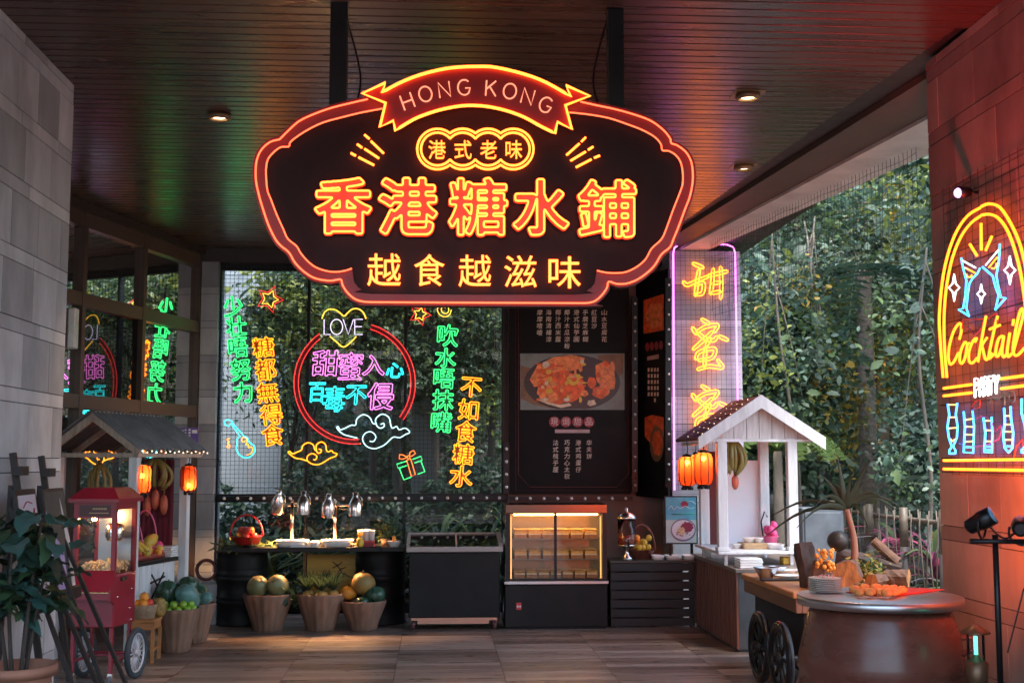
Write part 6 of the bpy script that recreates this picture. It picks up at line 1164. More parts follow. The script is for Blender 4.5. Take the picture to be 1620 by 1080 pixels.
for k in range(9): m.box((-.02 + k * .014, -Dp - .006, zt0 - .06), (-.011 + k * .014, -Dp - .0032, zt0 - .044))
m.box((-.05, -Dp - .006, zt0 - .09), (.12, -Dp - .0032, zt0 - .083)); m.build('lettering', mat('tan_print', (.45, .3, .15), .5), nb)
m = MB(PM); e = .035; m.add([(-W - e, -Dp - e, zt0), (W + e, -Dp - e, zt0), (W + e, Dp + e, zt0), (-W - e, Dp + e, zt0), (-W - e, -Dp - e, zt0 + .03), (W + e, -Dp - e, zt0 + .03), (W + e, Dp + e, zt0 + .03), (-W - e, Dp + e, zt0 + .03), (-W + .05, -Dp + .06, zt0 + .12), (W - .05, -Dp + .06, zt0 + .12), (W - .05, Dp - .06, zt0 + .12), (-W + .05, Dp - .06, zt0 + .12)],
      [(3, 2, 1, 0), (0, 1, 5, 4), (1, 2, 6, 5), (2, 3, 7, 6), (3, 0, 4, 7), (4, 5, 9, 8), (5, 6, 10, 9), (6, 7, 11, 10), (7, 4, 8, 11), (8, 9, 10, 11)]); m.build('roof', RED_, pc)
GLP = GLASSC; m = MB(PM); m.sheet([(-W + .04, -Dp + .02, .92), (W - .04, -Dp + .02, .92), (W - .04, -Dp + .02, zt0 - .13), (-W + .04, -Dp + .02, zt0 - .13)]); m.build('glass_pane', GLP, pc)
for s in (-1, 1): m = MB(PM); m.sheet([(s * (W - .015), -Dp + .04, .901), (s * (W - .015), Dp - .04, .901), (s * (W - .015), Dp - .04, zt0 - .06), (s * (W - .015), -Dp + .04, zt0 - .06)]); m.build('glass_pane', GLP, pc)
m = MB(PM); m.box((-W + .03, Dp - .035, .901), (W - .03, Dp - .025, zt0)); m.build('mirror_back', STEEL, pc); m = MB(PM); m.lathe([(.06, 1.17), (.075, 1.2), (.075, 1.3), (.05, 1.315), (.0, 1.32)], (.06, .04, 0), 20); m.cyl((.06, .04, 1.32), (.06, .04, zt0), .012); m.box((-.04, .02, 1.235), (.0, .06, 1.25)); m.build('kettle', CHROME, pc)
m = MB(PM); rn = random.Random(3)
for k in range(260): x, y = rn.uniform(-W + .03, W - .04), rn.uniform(-Dp + .05, Dp - .06); m.ball((x, y, .91 + rn.uniform(0, .1) * (1 - (x / W) ** 2 * .5)), rn.uniform(.011, .017), n=6, m=4)
m.build('popcorn', mat('popcorn', (.8, .62, .38), .7, var=.2, scale=60), pc, kind='stuff'); m = MB(PM); m.ball((-.08, -.06, 1.36), .022, n=10, m=7); m.cyl((-.08, -.06, 1.38), (-.08, -.06, zt0), .012, mi=1); m.build('lamp', [glow('popcorn_lamp', (1, .55, .2), 40), CHROME], pc)
m = MB(PM); m.box((W + .0005, -.1, .845), (W + .008, .02, .875), 0); m.box((W + .0085, -.07, .855), (W + .016, -.01, .866), 1); m.build('side_handle', [DARK, CHROME], pc); m = MB(PM)
for y, z in ((-.16, .72), (.1, .6), (.13, .76), (.13, .5)): m.ball((W + .003, y, z), .009, n=8, m=5)
m.build('screw', CHROME, pc, kind='stuff')
for x, y in ((-W + .02, -Dp + .02), (W - .02, -Dp + .02)):
    m = MB(PM); m.box((x - .014, y - .014, .1), (x + .014, y + .014, .469)); m.build('leg', RED_, pc); m = MB(PM); m.cyl((x - .014, y + .01, .045), (x + .014, y + .01, .045), .045, n=18); m.cyl((x - .018, y + .01, .045), (x + .018, y + .01, .045), .02, n=10, mi=1); m.box((x - .02, y - .012, .05), (x + .02, y + .014, .1), 1); m.build('caster', [mat('grey_rubber', (.12, .13, .15), .6), CHROME], pc)
m = MB(PM); m.box((-W, -Dp + .03, .18), (-W + .02, Dp, .2)); m.box((W - .02, -Dp + .035, .18), (W, Dp, .2)); m.box((-W + .021, Dp - .05, .18), (W - .021, Dp - .03, .2)); m.build('lower_rail', RED_, pc)
TYRE = mat('blue_black_tyre', (.035, .05, .06), .7, var=.2); SPK = mat('pale_spoke', (.6, .62, .66), .4, .3)
def wheel(mb_parent, M, x, y, r, wd, tyre, rim, nsp, hub=.03):
    m = MB(M); m.tube([(x, y + (r - wd) * math.cos(t), r + (r - wd) * math.sin(t)) for t in [2 * math.pi * k / 32 for k in range(32)]], wd, 8, True); w_ = m.build('wheel', tyre, mb_parent)
    m = MB(M); m.tube([(x, y + (r - 2 * wd) * math.cos(t), r + (r - 2 * wd) * math.sin(t)) for t in [2 * math.pi * k / 32 for k in range(32)]], wd * .45, 6, True)
    for k in range(nsp): t = 2 * math.pi * k / nsp; m.cyl((x, y, r), (x, y + (r - 2 * wd) * math.cos(t), r + (r - 2 * wd) * math.sin(t)), wd * .22 if nsp > 12 else wd * .45, n=5)
    m.cyl((x - hub, y, r), (x + hub, y, r), hub, n=12); m.build('spokes', rim, w_); return w_
for s in (-1, 1): wheel(pc, PM, s * (W + .045), Dp - .06, .215, .026, TYRE, SPK, 20)
m = MB(PM); m.cyl((-W - .06, Dp - .06, .215), (W + .06, Dp - .06, .215), .012); m.box((-W + .01, Dp - .08, .241), (-W + .03, Dp - .04, .469)); m.box((W - .03, Dp - .08, .241), (W - .01, Dp - .04, .469)); m.build('axle', RED_, pc)
# two easels by the left wall
EW = mat('easel_wood', (.022, .017, .015), .55, var=.3); BRUSH = mat('red_brush', (.35, .02, .02), .5); INK = mat('ink', (.03, .02, .05), .5)
def easel(c0, c1, top, blackboard, label, lab2):
    """c0 / c1: top corners of the board (near, far); stands almost along the wall, facing the hall"""
    u = (c1 - c0); u.z = 0; W_ = u.length; u.normalize(); n_ = Vector((u.y, -u.x, 0)); tl = Vector((n_.x * .16, n_.y * .16, -1)).normalized(); H = .62; o = empty('easel', (c0.x + n_.x * .3, c0.y + .25, 0), label, 'easel', 'dark wooden easels by the stone wall'); mid = (c0 + c1) / 2 - n_ * .03
    m = MB(); t_ = mid - tl * .1; m.bar(mid - tl * top, mid + tl * 1.15, .045, .03, up=n_); m.build('mast', EW, o); m = MB(); m.bar(t_ - u * .07 + n_ * .03, t_ + u * .07 + n_ * .03, .05, .05, up=n_); m.build('clamp', EW, o)
    for s in (-1, 1):
        m = MB(); a = mid + u * s * .1 + tl * .1; b = Vector((a.x + n_.x * .55, a.y, 0)) + u * s * .22 + n_ * .1; b.z = .0; m.bar(a - n_ * .02, b, .028, .022, up=n_); m.build('leg', EW, o)
    m = MB(); b = mid - n_ * .09; b = Vector((max(b.x, XL + .04), b.y, 0)); m.bar(mid - tl * .02 - n_ * .03, b, .03, .025, up=n_); m.build('leg', EW, o)
    m = MB(); sh = mid + tl * (H + .02) + n_ * .05; m.bar(sh - u * .28, sh + u * .28, .07, .03, up=n_); m.build('ledge', EW, o)
    bo = empty('display_board', c0 + tl * H, lab2, 'board'); P = lambda a, b, d=0: c0 + u * W_ * a + tl * H * b + n_ * (.012 + d)
    m = MB(); m.prism([P(0, 0), P(1, 0), P(1, 1), P(0, 1)], -n_ * .02); m.build('frame', EW, bo)
    pm = lambda x, y: P(x, y, .003)
    m = MB(); rr = random.Random(5)
    if not blackboard:
        flat(m, [[(.07, .05), (.93, .05), (.93, .95), (.07, .95)]], pm, -n_ * .002, 0); m.build('paper', mat('lilac_paper', (.62, .58, .64), .6, var=.05), bo); m = MB()
        for r_ in range(2):
            for k in range(4):
                x, y = .22 + k * .16, .28 + r_ * .17
                for q in range(4): a = rr.uniform(-.05, .05), rr.uniform(-.06, .06); m.tube([P(x + a[0] - .04, y + a[1] + rr.uniform(-.05, .05), .006), P(x + a[0] + .04, y + a[1] + rr.uniform(-.05, .05), .006)], .006, 5)
        m.tube(smooth_path([P(.25, .16, .006), P(.45, .11, .006), P(.7, .13, .006)], 5), .003, 5); m.build('brush_writing', BRUSH, bo)
    else:
        flat(m, [[(.05, .03), (.95, .03), (.95, .97), (.05, .97)]], pm, -n_ * .002, 0); m.build('paper', mat('slate_paper', (.06, .065, .06), .6), bo); m = MB(); flat(m, [[(.05, .2), (.2, .42), (.45, .52), (.6, .62), (.62, .97), (.05, .97)], [(.72, .1), (.95, .5), (.95, .97), (.8, .97), (.78, .5)]][:1], lambda x, y: P(x, y, .005), -n_ * .002, 0); flat(m, [[(.72, .1), (.95, .5), (.95, .97), (.8, .97), (.78, .5)]], lambda x, y: P(x, y, .005), -n_ * .002, 1); m.build('picture', [mat('lilac_print', (.4, .33, .62), .5, var=.1), mat('pale_paper', (.6, .6, .62), .5)], bo); m = MB()
        for r_, yy in ((0, .6), (1, .86)):
            for k in range(3):
                for q in range(3): x = .3 + k * .11 + rr.uniform(-.02, .02); y = yy + rr.uniform(-.03, .03); m.tube([P(x - .02, y + rr.uniform(-.03, .03), .008), P(x + .03, y + rr.uniform(-.03, .03), .008)], .005, 5)
        m.build('ink_writing', INK, bo)
easel(at(20, 775, 6.75), at(52, 771, 7.15), .2, False, 'nearer dark wooden easel with the pale paper board', 'pale lilac paper board with red brush writing on the nearer easel'); easel(at(62, 774, 7.35), at(97, 772, 7.85), .2, True, 'farther dark wooden easel with the slate and lilac board', 'slate board with lilac shape and dark writing on the farther easel')
# big leaved plant in ribbed terracotta planter
PP = Vector((XY(28, 6.15, 1000), 6.15, 0)); pl0 = empty('potted_plant', PP, 'dark large leaved plant in ribbed terracotta planter at lower left', 'plant'); pr = []; zr = .875
for k in range(16): z = zr - .05 - .05 * (15 - k); pr += [(.105 + .004 * k + .004, max(0, z)), (.105 + .004 * k, z + .028)]
m = MB(); m.lathe([(.1, 0)] + [p for p in pr if p[1] > .02] + [(.19, zr - .05), (.19, zr), (.175, zr), (.17, zr - .04), (.001, zr - .05)], PP, 36); m.build('planter', mat('terracotta', (.34, .17, .11), .8, var=.2, scale=5, bump=.15), pl0)
BIG = [leafmat('big_leaf_dark', (.022, .05, .036), .32, .12), leafmat('big_leaf_green', (.04, .085, .04), .3, .15), leafmat('big_leaf_yellow', (.12, .15, .04), .35, .25), leafmat('big_leaf_teal', (.045, .12, .105), .28, .12)]
m = MB(); rn = random.Random(12); st = []
for k in range(6):
    a = k * 1.05 + .3; p = [PP + Vector((.04 * math.cos(a), .04 * math.sin(a), zr - .05)), PP + Vector((.09 * math.cos(a), .08 * math.sin(a), zr + .3)), PP + Vector((.13 * math.cos(a) + .02, .1 * math.sin(a), zr + .6 + .05 * (k % 3)))]; p = smooth_path(p, 6); m.tube(p, .012, 6, r_end=.006); st.append(p)
m.build('stem', BARKD, pl0)
def big_leaf(m, base, d, ln, w, mi, roll, curl):
    d = Vector(d).normalized(); s = d.cross(Vector((0, 0, 1))); s = s.normalized() if s.length > .01 else Vector((1, 0, 0)); up = s.cross(d); s = (s * math.cos(roll) + up * math.sin(roll)).normalized(); up = s.cross(d); vs = []; n = 8
    for i in range(n + 1):
        t = i / n; c = base + d * ln * t - Vector((0, 0, curl * ln * t * t)) ; ww = w * (math.sin(math.pi * t ** .8)) ** .75 + .001; wav = .01 * math.sin(t * 14 + ln * 90); vs += [c - s * ww + up * (.25 * ww + wav), c, c + s * ww + up * (.25 * ww - wav)]
    m.add(vs, [f for i in range(n) for f in ((3 * i, 3 * i + 1, 3 * i + 4, 3 * i + 3), (3 * i + 1, 3 * i + 2, 3 * i + 5, 3 * i + 4))], mi, True)
m = MB()
for k in range(135):
    p = rn.choice(st); b = p[rn.randrange(5, len(p))]; a = rn.uniform(0, 6.283); el = rn.uniform(-.35, .9); ln = rn.uniform(.1, .19); b = b + Vector((math.cos(a), math.sin(a), .2)) * rn.uniform(.0, .12)
    if b.x - .1 < XL + .08 and math.cos(a) < 0: a = math.pi - a
    big_leaf(m, b, (math.cos(a), math.sin(a), el), ln, ln * rn.uniform(.26, .36), rn.choices(range(4), (52, 30, 2, 16))[0], rn.uniform(-.7, .7), rn.uniform(.2, .7))
m.build('leaves', BIG, pl0)

# ================================================================== RIGHT: slatted counter, white hut, timber cart, jar, lights
CX0, CX1, C0, C1 = XY(1168, 11.96), 3.95, 11.96, 13.96; zc = .80; wc = empty('wood_counter', (CX0 + .4, C0, 0), 'red brown counter of upright wood strips under white hut', 'counter'); m = MB(); y = C0; k = 0
while y < C1 - .03: m.box((CX0 - (.012 if k % 2 else .022), y + .002, .03), (CX0, min(y + .058, C1), zc - .04)); y += .06; k += 1
m.build('side_strips', REDW, wc); m = MB(); m.box((CX0 + .001, C0, .03), (CX1, C0 + .03, zc - .04)); m.box((CX0 + .001, C0 + .031, .0), (CX1, C1, zc - .041)); m.build('body', mat('slate_face', (.06, .065, .075), .6, var=.2), wc); m = MB(); m.box((CX0 - .04, C0 - .04, zc - .04), (CX1, C1 + .02, zc), bev=.006); m.build('top', mat('worn_counter', (.16, .12, .1), .45, var=.35, scale=7), wc)
# white hut on the counter
QY = 12.35; hx = XY(1200, QY, 660); hw = .64; zE, zK = ZY(697, QY - .06, 1200), ZY(630, QY - .06, 1200); wh = empty('white_hut', (hx, QY + .5, zc), 'white hut with gabled roof standing on the wood counter', 'stall'); qd = 1.05
xl, xr = XY(1142, QY, 780), XY(1253, QY, 780); zb_ = ZY(871, QY, 1190)
m = MB(); m.box((xl - .06, QY - .07, zb_ - .03), (xr + .05, QY + qd + .02, zb_), bev=.005); m.build('platform', WHITEP, wh); m = MB()
for x in (xl + .03, xr - .02):
    for y in (QY, QY + qd - .06): m = MB(); m.bar((x, y, zc + .001), (x, y, zb_ - .031), .03, .03); m.build('bracket', WHITEP, wh)
for x, y in ((xl, QY), (xr, QY), (xr - .03, QY + qd - .08), (xl + .03, QY + qd - .08)): m = MB(); m.box((x - .05, y - .045, zb_ + .001), (x + .05, y + .045, zE + .02), bev=.006); m.box((x - .065, y - .06, zb_ + .0015), (x + .065, y + .06, zb_ + .04), bev=.005) if y == QY else None; m.build('post', WHITEP, wh)
m = MB(); m.box((xl + .02, QY + qd - .05, zb_ + .001), (XY(1209, QY + qd), QY + qd - .03, ZY(728, QY + qd))); m.build('back_panel', mat('pale_blue_white', (.68, .73, .78), .45, var=.03), wh)
m = MB(); nrm = Vector((zK - zE, 0, hw)).normalized()
for s in (-1, 1): e = Vector((s * hw, 0, 0)); m.prism([(hx, QY - .1, zK), (hx + s * hw, QY - .1, zE), (hx + s * hw, QY + qd, zE), (hx, QY + qd, zK)], Vector((s * nrm.x, 0, nrm.z)) * .03)
m.build('roof', mat('dark_shingle', (.06, .035, .03), .6, var=.4, scale=12, bump=.4), wh); m = MB()
for s in (-1, 1): m.prism([(hx, QY - .13, zK + .035), (hx + s * (hw + .01), QY - .13, zE + .035), (hx + s * (hw + .01), QY - .13, zE - .09), (hx, QY - .13, zK - .1)], (0, .028, 0))
m.build('fascia', WHITEP, wh); m = MB(); nb_ = 8
for k in range(nb_):
    x0, x1 = hx - hw * .82 + 2 * hw * .82 * k / nb_, hx - hw * .82 + 2 * hw * .82 * (k + 1) / nb_ - .006; f_ = lambda x: zK - .035 - (zK - zE) * abs(x - hx) / hw
    m.prism([(x0, QY - .03, zE + .02), (x1, QY - .03, zE + .02), (x1, QY - .03, f_(x1))] + ([(hx, QY - .03, f_(hx))] if x0 < hx < x1 else []) + [(x0, QY - .03, f_(x0))], (0, .02, 0))
m.build('gable_boards', mat('grey_white_boards', (.5, .47, .46), .6, var=.2, scale=8, stretch=(6, 6, .6)), wh); m = MB(); m.box((hx - hw * .84, QY - .05, zE - .01), (hx + hw * .84, QY - .005, zE + .018)); m.box((hx - hw + .05, QY - .001, zE - .04), (hx - hw + .1, QY + qd, zE - .003)); m.build('tie_beam', WHITEP, wh)
o = empty('fairy_lights', (hx, QY, zK), 'tiny warm fairy lights over the left slope of white hut', 'light string'); pts = []
for k in range(24): t = (k + .5) / 24; pts.append(Vector((hx - hw * t, QY - .08 + .9 * ((k * 7) % 11) / 11, zE + (zK - zE) * (1 - t) + .045)))
pts2 = sorted(pts, key=lambda p: p.x); m = MB(); m.tube(pts2, .0025, 4); m.build('wire', BLACKM, o)
for p in pts: m = MB(); m.ball(p, .0042, n=6, m=4); m.build('bulb', FAIRY, o)
c = at(1087, 745, 12.85); lantern(c, .09, .3, zE - c.z - .15, 'red lantern hanging at the rear left eave of white hut', .3); c = at(1113, 741, 12.4); lantern(c, .098, .32, zE + .06 - c.z - .16, 'red lantern hanging at the front left eave of white hut', .32)
c = at(1100, 728, 13.1); lantern(c, .05, .12, zE - c.z - .06, 'tiny lit lantern between the two red lanterns of white hut', 0)
banana_hand('banana_bunch', at(1158, 697, QY + .1), 10, .3, .024, 'gbanana', 'ripe brown green bananas hanging from the white hut beam', .42, 8); p = at(1163, 762, QY + .1); m = MB(); m.ball(p, .05, (.75, .75, 1.6), 12, 9, 0); m.tube([at(1158, 700, QY + .1), at(1160, 730, QY + .1), p + Vector((0, 0, .07))], .012, 6, mi=1); m.build('banana_flower', [MATS['banana_flower'], FR['stem']], None, 'reddish banana flower hanging below bananas of the white hut', 'banana flower', base=tuple(p))
# things on the hut platform
for k, (px, py, rr, lab) in enumerate(((1166, 858, .06, 'white bowl at the left on hut platform'), (1184, 853, .07, 'white bowl on the wooden step, left one'), (1199, 851, .06, 'white bowl on the wooden step, right one'))):
    p = at(px, py + 9, QY + .35); p.z = max(p.z, zb_ + .002) if k == 0 else zb_ + .062; m = MB(); m.lathe([(rr * .5, 0), (rr * .55, .006), (rr, .045), (rr * 1.04, .05), (rr * .95, .045), (rr * .4, .01)], p, 20); m.build('bowl', CERAM, None, lab, 'bowl', base=tuple(p))
p0, p1 = XY(1174, QY + .3, 860), XY(1212, QY + .3, 860); m = MB(); m.box((p0, QY + .22, zb_ + .001), (p1, QY + .5, zb_ + .06), bev=.005); m.build('wooden_step', LWOOD, None, 'low light wood step carrying white bowls in the hut', 'stand', base=((p0 + p1) / 2, QY + .3, zb_))
tray(1210, 1238, QY + .3, .14, zb_ + .001, .05, 'long white tray at the right of hut platform')
p = Vector((XY(1219, QY + .8, 850), QY + .8, zb_ + .001)); m = MB(); m.lathe([(.055, 0), (.085, .09), (.09, .1), (.08, .095), (.05, .02)], p, 18); m.tube([p + Vector((-.08, 0, .09)), p + Vector((-.1, 0, .25)), p + Vector((-.06, 0, .36)), p + Vector((-.03, 0, .3))], .008, 6, mi=1); m.build('pink_basket', [PINKPL, BLACKM], None, 'small pink basket with dark handle in the white hut', 'basket', base=tuple(p))
for k in range(5): fruit('dragonfruit', p + Vector((.035 * math.cos(k * 1.5), .035 * math.sin(k * 1.5), .12 + .045 * (k // 2))), .042, (1, 1, 1.2), 'dragon', 'pink dragonfruit piled in the small pink basket', 'dragonfruit in the pink basket')
for k in range(6): z = zc + .001 + k * .016; x0, x1 = XY(1166, 12.1, 895), XY(1203, 12.1, 895); m = MB(); m.box((x0 + .004 * (k % 2), 11.98, z), (x1 - .006 * (k % 3), 12.22, z + .014), bev=.004); m.build('white_tray', CERAM, None, 'flat white tray stacked at the front end of wood counter', 'tray', 'stacked white trays on the wood counter')
a = at(1243, 880, QY + .1); m = MB(); m.box((a.x - .05, QY + .02, zc + .001), (a.x + .05, QY + .16, zc + .075), bev=.01); m.build('yellow_tin', FR['banana'], None, 'yellow tin below the right post of white hut', 'tin', base=(a.x, QY + .1, zc))
# dark roller and white cup behind the left hut post
p = at(1118, 868, 13.5); m = MB(); m.lathe([(.05, 0), (.055, .08), (.05, .085), (.0, .08)], (p.x, 13.5, zc + .001), 16); m.build('cup', CERAM, None, 'white cup left of white hut on the counter', 'cup', base=(p.x, 13.5, zc)); p = at(1127, 770, 13.3); m = MB(); m.box((p.x - .05, 13.28, zb_ + .005), (p.x + .04, 13.34, zE - .1)); m.build('hanging_cloth', mat('dark_red_cloth', (.1, .02, .02), .8, var=.3), None, 'narrow dark red cloth hanging behind the left hut post', 'cloth', base=(p.x, 13.3, zb_))

# timber cart
TX0, TX1, T0, T1, tz = XY(1180, 11.3), 3.9, 9.8, 11.5, .80; tc = empty('timber_cart', ((TX0 + TX1) / 2, 10.6, 0), 'orange timber cart with black spoked wheels', 'cart'); m = MB()
m.box((TX0, T0, tz - .05), (TX1, T1, tz), bev=.008); m.build('top', mat('orange_timber', (.42, .17, .055), .5, var=.3, scale=4, stretch=(5, .6, 5), bump=.2), tc); m = MB(); m.box((TX0 + .03, T0 + .03, tz - .17), (TX0 + .08, T1, tz - .051), bev=.006); m.box((TX0 + .081, T0 + .03, tz - .17), (TX1, T0 + .08, tz - .051), bev=.006); m.build('beam', mat('brown_timber', (.2, .09, .045), .55, var=.3, scale=4, stretch=(5, .6, 5)), tc)
m = MB(); m.box((TX0 + .12, T0 + .12, .14), (TX1, T1 - .05, tz - .171)); m.build('black_skirt', mat('black_cloth', (.012, .012, .014), .85, var=.3, scale=3), tc)
for y in (10.36, 9.72): wheel(tc, Matrix(), TX0 - .13, y, .295, .035, BLACKM, BLKW, 8, .05)
m = MB(); m.cyl((TX0 - .2, 10.36, .295), (TX0 + .12, 10.36, .295), .025); m.cyl((TX0 - .2, 9.72, .295), (TX0 + .12, 9.72, .295), .025); m.build('axle', BLACKM, tc)
for k, (px, py, Y, rr, hh, lab, mt_) in enumerate(((1212, 905, 11.0, .11, .09, 'deep steel bowl at the front of timber cart', STEEL), (1240, 898, 11.2, .12, .05, 'wide white bowl behind the steel bowl on timber cart', CERAM), (1247, 910, 10.9, .12, .03, 'flat white plate near the driftwood on timber cart', CERAM), (1228, 892, 11.35, .1, .07, 'steel bowl furthest back on the timber cart', STEEL))):
    x = XY(px, Y, py); m = MB(); m.lathe([(rr * .5, 0), (rr * .55, .008), (rr, hh), (rr * 1.05, hh + .006), (rr * .95, hh), (rr * .45, .012)], (x, Y, tz + .001), 24); m.build('bowl' if hh > .04 else 'plate', mt_, None, lab, 'bowl' if hh > .04 else 'plate', base=(x, Y, tz))
m = MB(); x0 = XY(1203, 10.75, 915); m.box((x0, 10.7, tz + .0005), (x0 + .5, 10.78, tz + .02), bev=.004); m.build('dark_tray', BLKW, None, 'narrow dark tray edge beside the bowls on timber cart', 'tray', base=(x0, 10.75, tz))
# driftwood, pots, berries and spiky plant on the cart
DW = mat('driftwood', (.12, .055, .03), .85, var=.5, scale=5, bump=.8, stretch=(1, 1, 2.5)); DWD = mat('driftwood_dark', (.055, .035, .028), .9, var=.5, scale=5, bump=.8)
CUT = mat('cut_wood', (.36, .14, .04), .75, var=.55, scale=14, bump=.6, stretch=(1, 4, 1))
def log(p, q, r, mt_, label, seed, name='driftwood_log'):
    """rough cut log from p to q: bark round it, bare wood on both ends"""
    rn = random.Random(seed); p, q = Vector(p), Vector(q); d = (q - p); L = d.length; d.normalize(); u = d.orthogonal().normalized(); v = d.cross(u); n, k = 13, 7; m = MB(); ra = [1 + rn.uniform(-.2, .2) for _ in range(n)]; vs = []
    for j in range(k):
        t = j / (k - 1)
        for i in range(n):
            a = 2 * math.pi * i / n; rr = r * ra[i] * (1 + rn.uniform(-.09, .09)) * (1.12 - .2 * t); e = rn.uniform(-.003, .003) if j in (0, k - 1) else 0; vs.append(p + d * (L * t + e) + u * (rr * math.cos(a)) + v * (rr * math.sin(a)))
    m.add(vs, [(j * n + i, j * n + (i + 1) % n, (j + 1) * n + (i + 1) % n, (j + 1) * n + i) for j in range(k - 1) for i in range(n)], 0, False)
    for j, c in ((0, p), (k - 1, q)): m.add([vs[j * n + i] for i in range(n)] + [c], [(i, (i + 1) % n, n) for i in range(n)], 1)
    return m.build(name, [mt_, CUT], None, label, 'log', 'driftwood logs on the timber cart', base=tuple(p))
dz = tz + .003; g_ = lambda px, Y, z: Vector((XY(px, Y, 900), Y, z))
log(g_(1283, 10.2, dz), g_(1270, 10.25, dz + .36), .085, DWD, 'dark upright driftwood at the left end of the pile', 1); log(g_(1296, 10.0, dz), g_(1303, 10.02, dz + .22), .085, DW, 'reddish driftwood stump under the orange berries', 2)
log(g_(1322, 10.62, dz + .2), g_(1425, 10.45, dz + .1), .085, DWD, 'long dark log lying behind the orange cut block', 3); log(g_(1437, 10.1, dz + .07), g_(1400, 10.2, dz + .075), .07, DW, 'short brown log at the right end of pile', 4); log(g_(1378, 10.02, dz + .05), g_(1396, 10.12, dz + .06), .055, DW, 'small brown log right of the orange cut block', 5)
log(g_(1420, 10.45, dz + .18), g_(1383, 10.5, dz + .36), .04, DW, 'thin reddish branch sticking up from the pile', 6)
log(g_(1336, 9.98, dz + .12), g_(1344, 10.2, dz + .13), .115, DW, 'thick cut wood block with orange face among the driftwood', 7)
p = g_(1328, 10.45, dz + .36); m = MB(); m.ball(p, .095, (1, 1, .9), 16, 10, wob=lambda a, t: 1 + .05 * math.sin(3 * a)); m.build('dark_gourd', mat('dark_gourd', (.03, .025, .02), .45, var=.3), None, 'dark round gourd on top of the driftwood', 'gourd', base=tuple(p))
o = empty('berry_cluster', g_(1305, 9.95, dz + .2), 'bunch of small orange berries hanging on the driftwood', 'berries'); rn = random.Random(8); m = MB()
for k in range(60): p = g_(1306, 9.95, dz + .24) + Vector((rn.uniform(-.075, .075), rn.uniform(-.04, .04), rn.uniform(-.1, .08))); m.ball(p, rn.uniform(.014, .02), n=7, m=5)
m.build('berries', FR['orange'], o, kind='stuff')
base = g_(1352, 10.4, dz + .1); o = empty('spiky_plant', base, 'spiky long leaved plant rising from the driftwood', 'plant'); tp = g_(1342, 10.4, 0); tp.z = ZY(805, 10.4, 1342); m = MB(); m.tube(smooth_path([base, base.lerp(tp, .5) + Vector((.03, 0, 0)), tp], 6), .035, 9, r_end=.022); m.build('stem', mat('red_stem', (.3, .12, .07), .7, var=.4, scale=6, stretch=(1, 1, .3)), o); m = MB()
for px, py, w_ in ((1215, 845, .02), (1222, 815, .018), (1300, 752, .022), (1325, 725, .02), (1345, 752, .022), (1376, 728, .025), (1378, 755, .02), (1422, 800, .02), (1418, 806, .025), (1260, 835, .02), (1310, 770, .02), (1400, 790, .02), (1375, 835, .02), (1290, 800, .018)):
    t = at(px, py, 10.4 + rn.uniform(-.35, .35)); d = t - tp; s = d.cross(Vector((0, 1, .3))).normalized(); vs = []
    for i in range(7): u_ = i / 6; c = tp + d * u_ + Vector((0, 0, .1 * math.sin(math.pi * u_) * (1 if d.z < .2 else .2))); ww = w_ * (1.1 - u_) * (1.2 if i else .6) + .002; vs += [c - s * ww, c + Vector((0, -.006, 0)), c + s * ww]
    m.add(vs, [f for i in range(6) for f in ((3 * i, 3 * i + 1, 3 * i + 4, 3 * i + 3), (3 * i + 1, 3 * i + 2, 3 * i + 5, 3 * i + 4))], 0, True)
m.build('leaves', leafmat('spiky_leaf', (.03, .036, .018), .45, .1), o)
P = np.array(g_(1372, 10.3, dz + .14)) + rnp.normal(size=(220, 3)) * np.array([.09, .05, .05]); leaf_cloud('moss_tuft', P, rnp.uniform(.04, .08, 220), [LEAF[3], LEAF[1], LEAF[5]], label='tuft of yellow green leaves right of the amber pot', cat='leaves')

# big glazed jar with steel top
JC = Vector((XY(1391, 7.0, 940), 7.0, 0)); jr = .46; jz = atz(1391, 957, 0).z; jz = EYE + ray(1391, 957).z * ((7.0 - jr) / ray(1391, 957).y); jar = empty('glazed_jar', JC, 'huge brown glazed jar used as table at the right', 'jar'); m = MB(); h = jz - .05
m.lathe([(.3, 0), (.34, .03), (.4, .15), (.445, .3), (.468, .46), (.472, .58), (.462, .62), (.458, .66), (.47, .68), (.462, .73), (.44, h - .2), (.405, h - .05), (.38, h)], JC, 64); m.build('body', mat('jar_glaze', (.13, .046, .032), .28, spec=.45, var=.25, scale=3.5, stretch=(1, 1, 2.5), coat=0, bump=.12), jar)
m = MB(); m.lathe([(.43, h + .001), (jr, h + .002), (jr + .002, jz), (jr - .006, jz + .003), (0.001, jz + .003)], JC, 72); m.build('steel_top', STEEL, jar); ang = math.atan2(-.25, .45); m = MB(); q = JC + Vector((.36, -.26, jz - .2)); m.tube([q, q + Vector((.06, -.02, .0)), q + Vector((.07, -.02, -.06)), q + Vector((.0, 0, -.09))], .018, 7); m.build('lug', MATS['jar_glaze'], jar)
jt = jz + .004; jp = lambda px, py: atz(px, py, jt)
c = jp(1311, 938); c = Vector((c.x + .0, c.y + .06, jt))
for k in range(8): z = jt + .001 + k * .0105; m = MB(); m.lathe([(.055, 0), (.06, .002), (.096, .009), (.098, .0105), (.09, .009), (.05, .003)], (c.x, c.y, z), 30); m.build('plate', CERAM, None, 'white plate in the stack on the glazed jar', 'plate', 'stacked white plates on the jar', base=(c.x, c.y, z))
m = MB(); z = jt + .088
for k in range(4): m.tube([Vector((c.x - .06 + .03 * k, c.y - .05, z + .004)), Vector((c.x + .0 + .02 * k, c.y + .05, z + .008))], .005, 5)
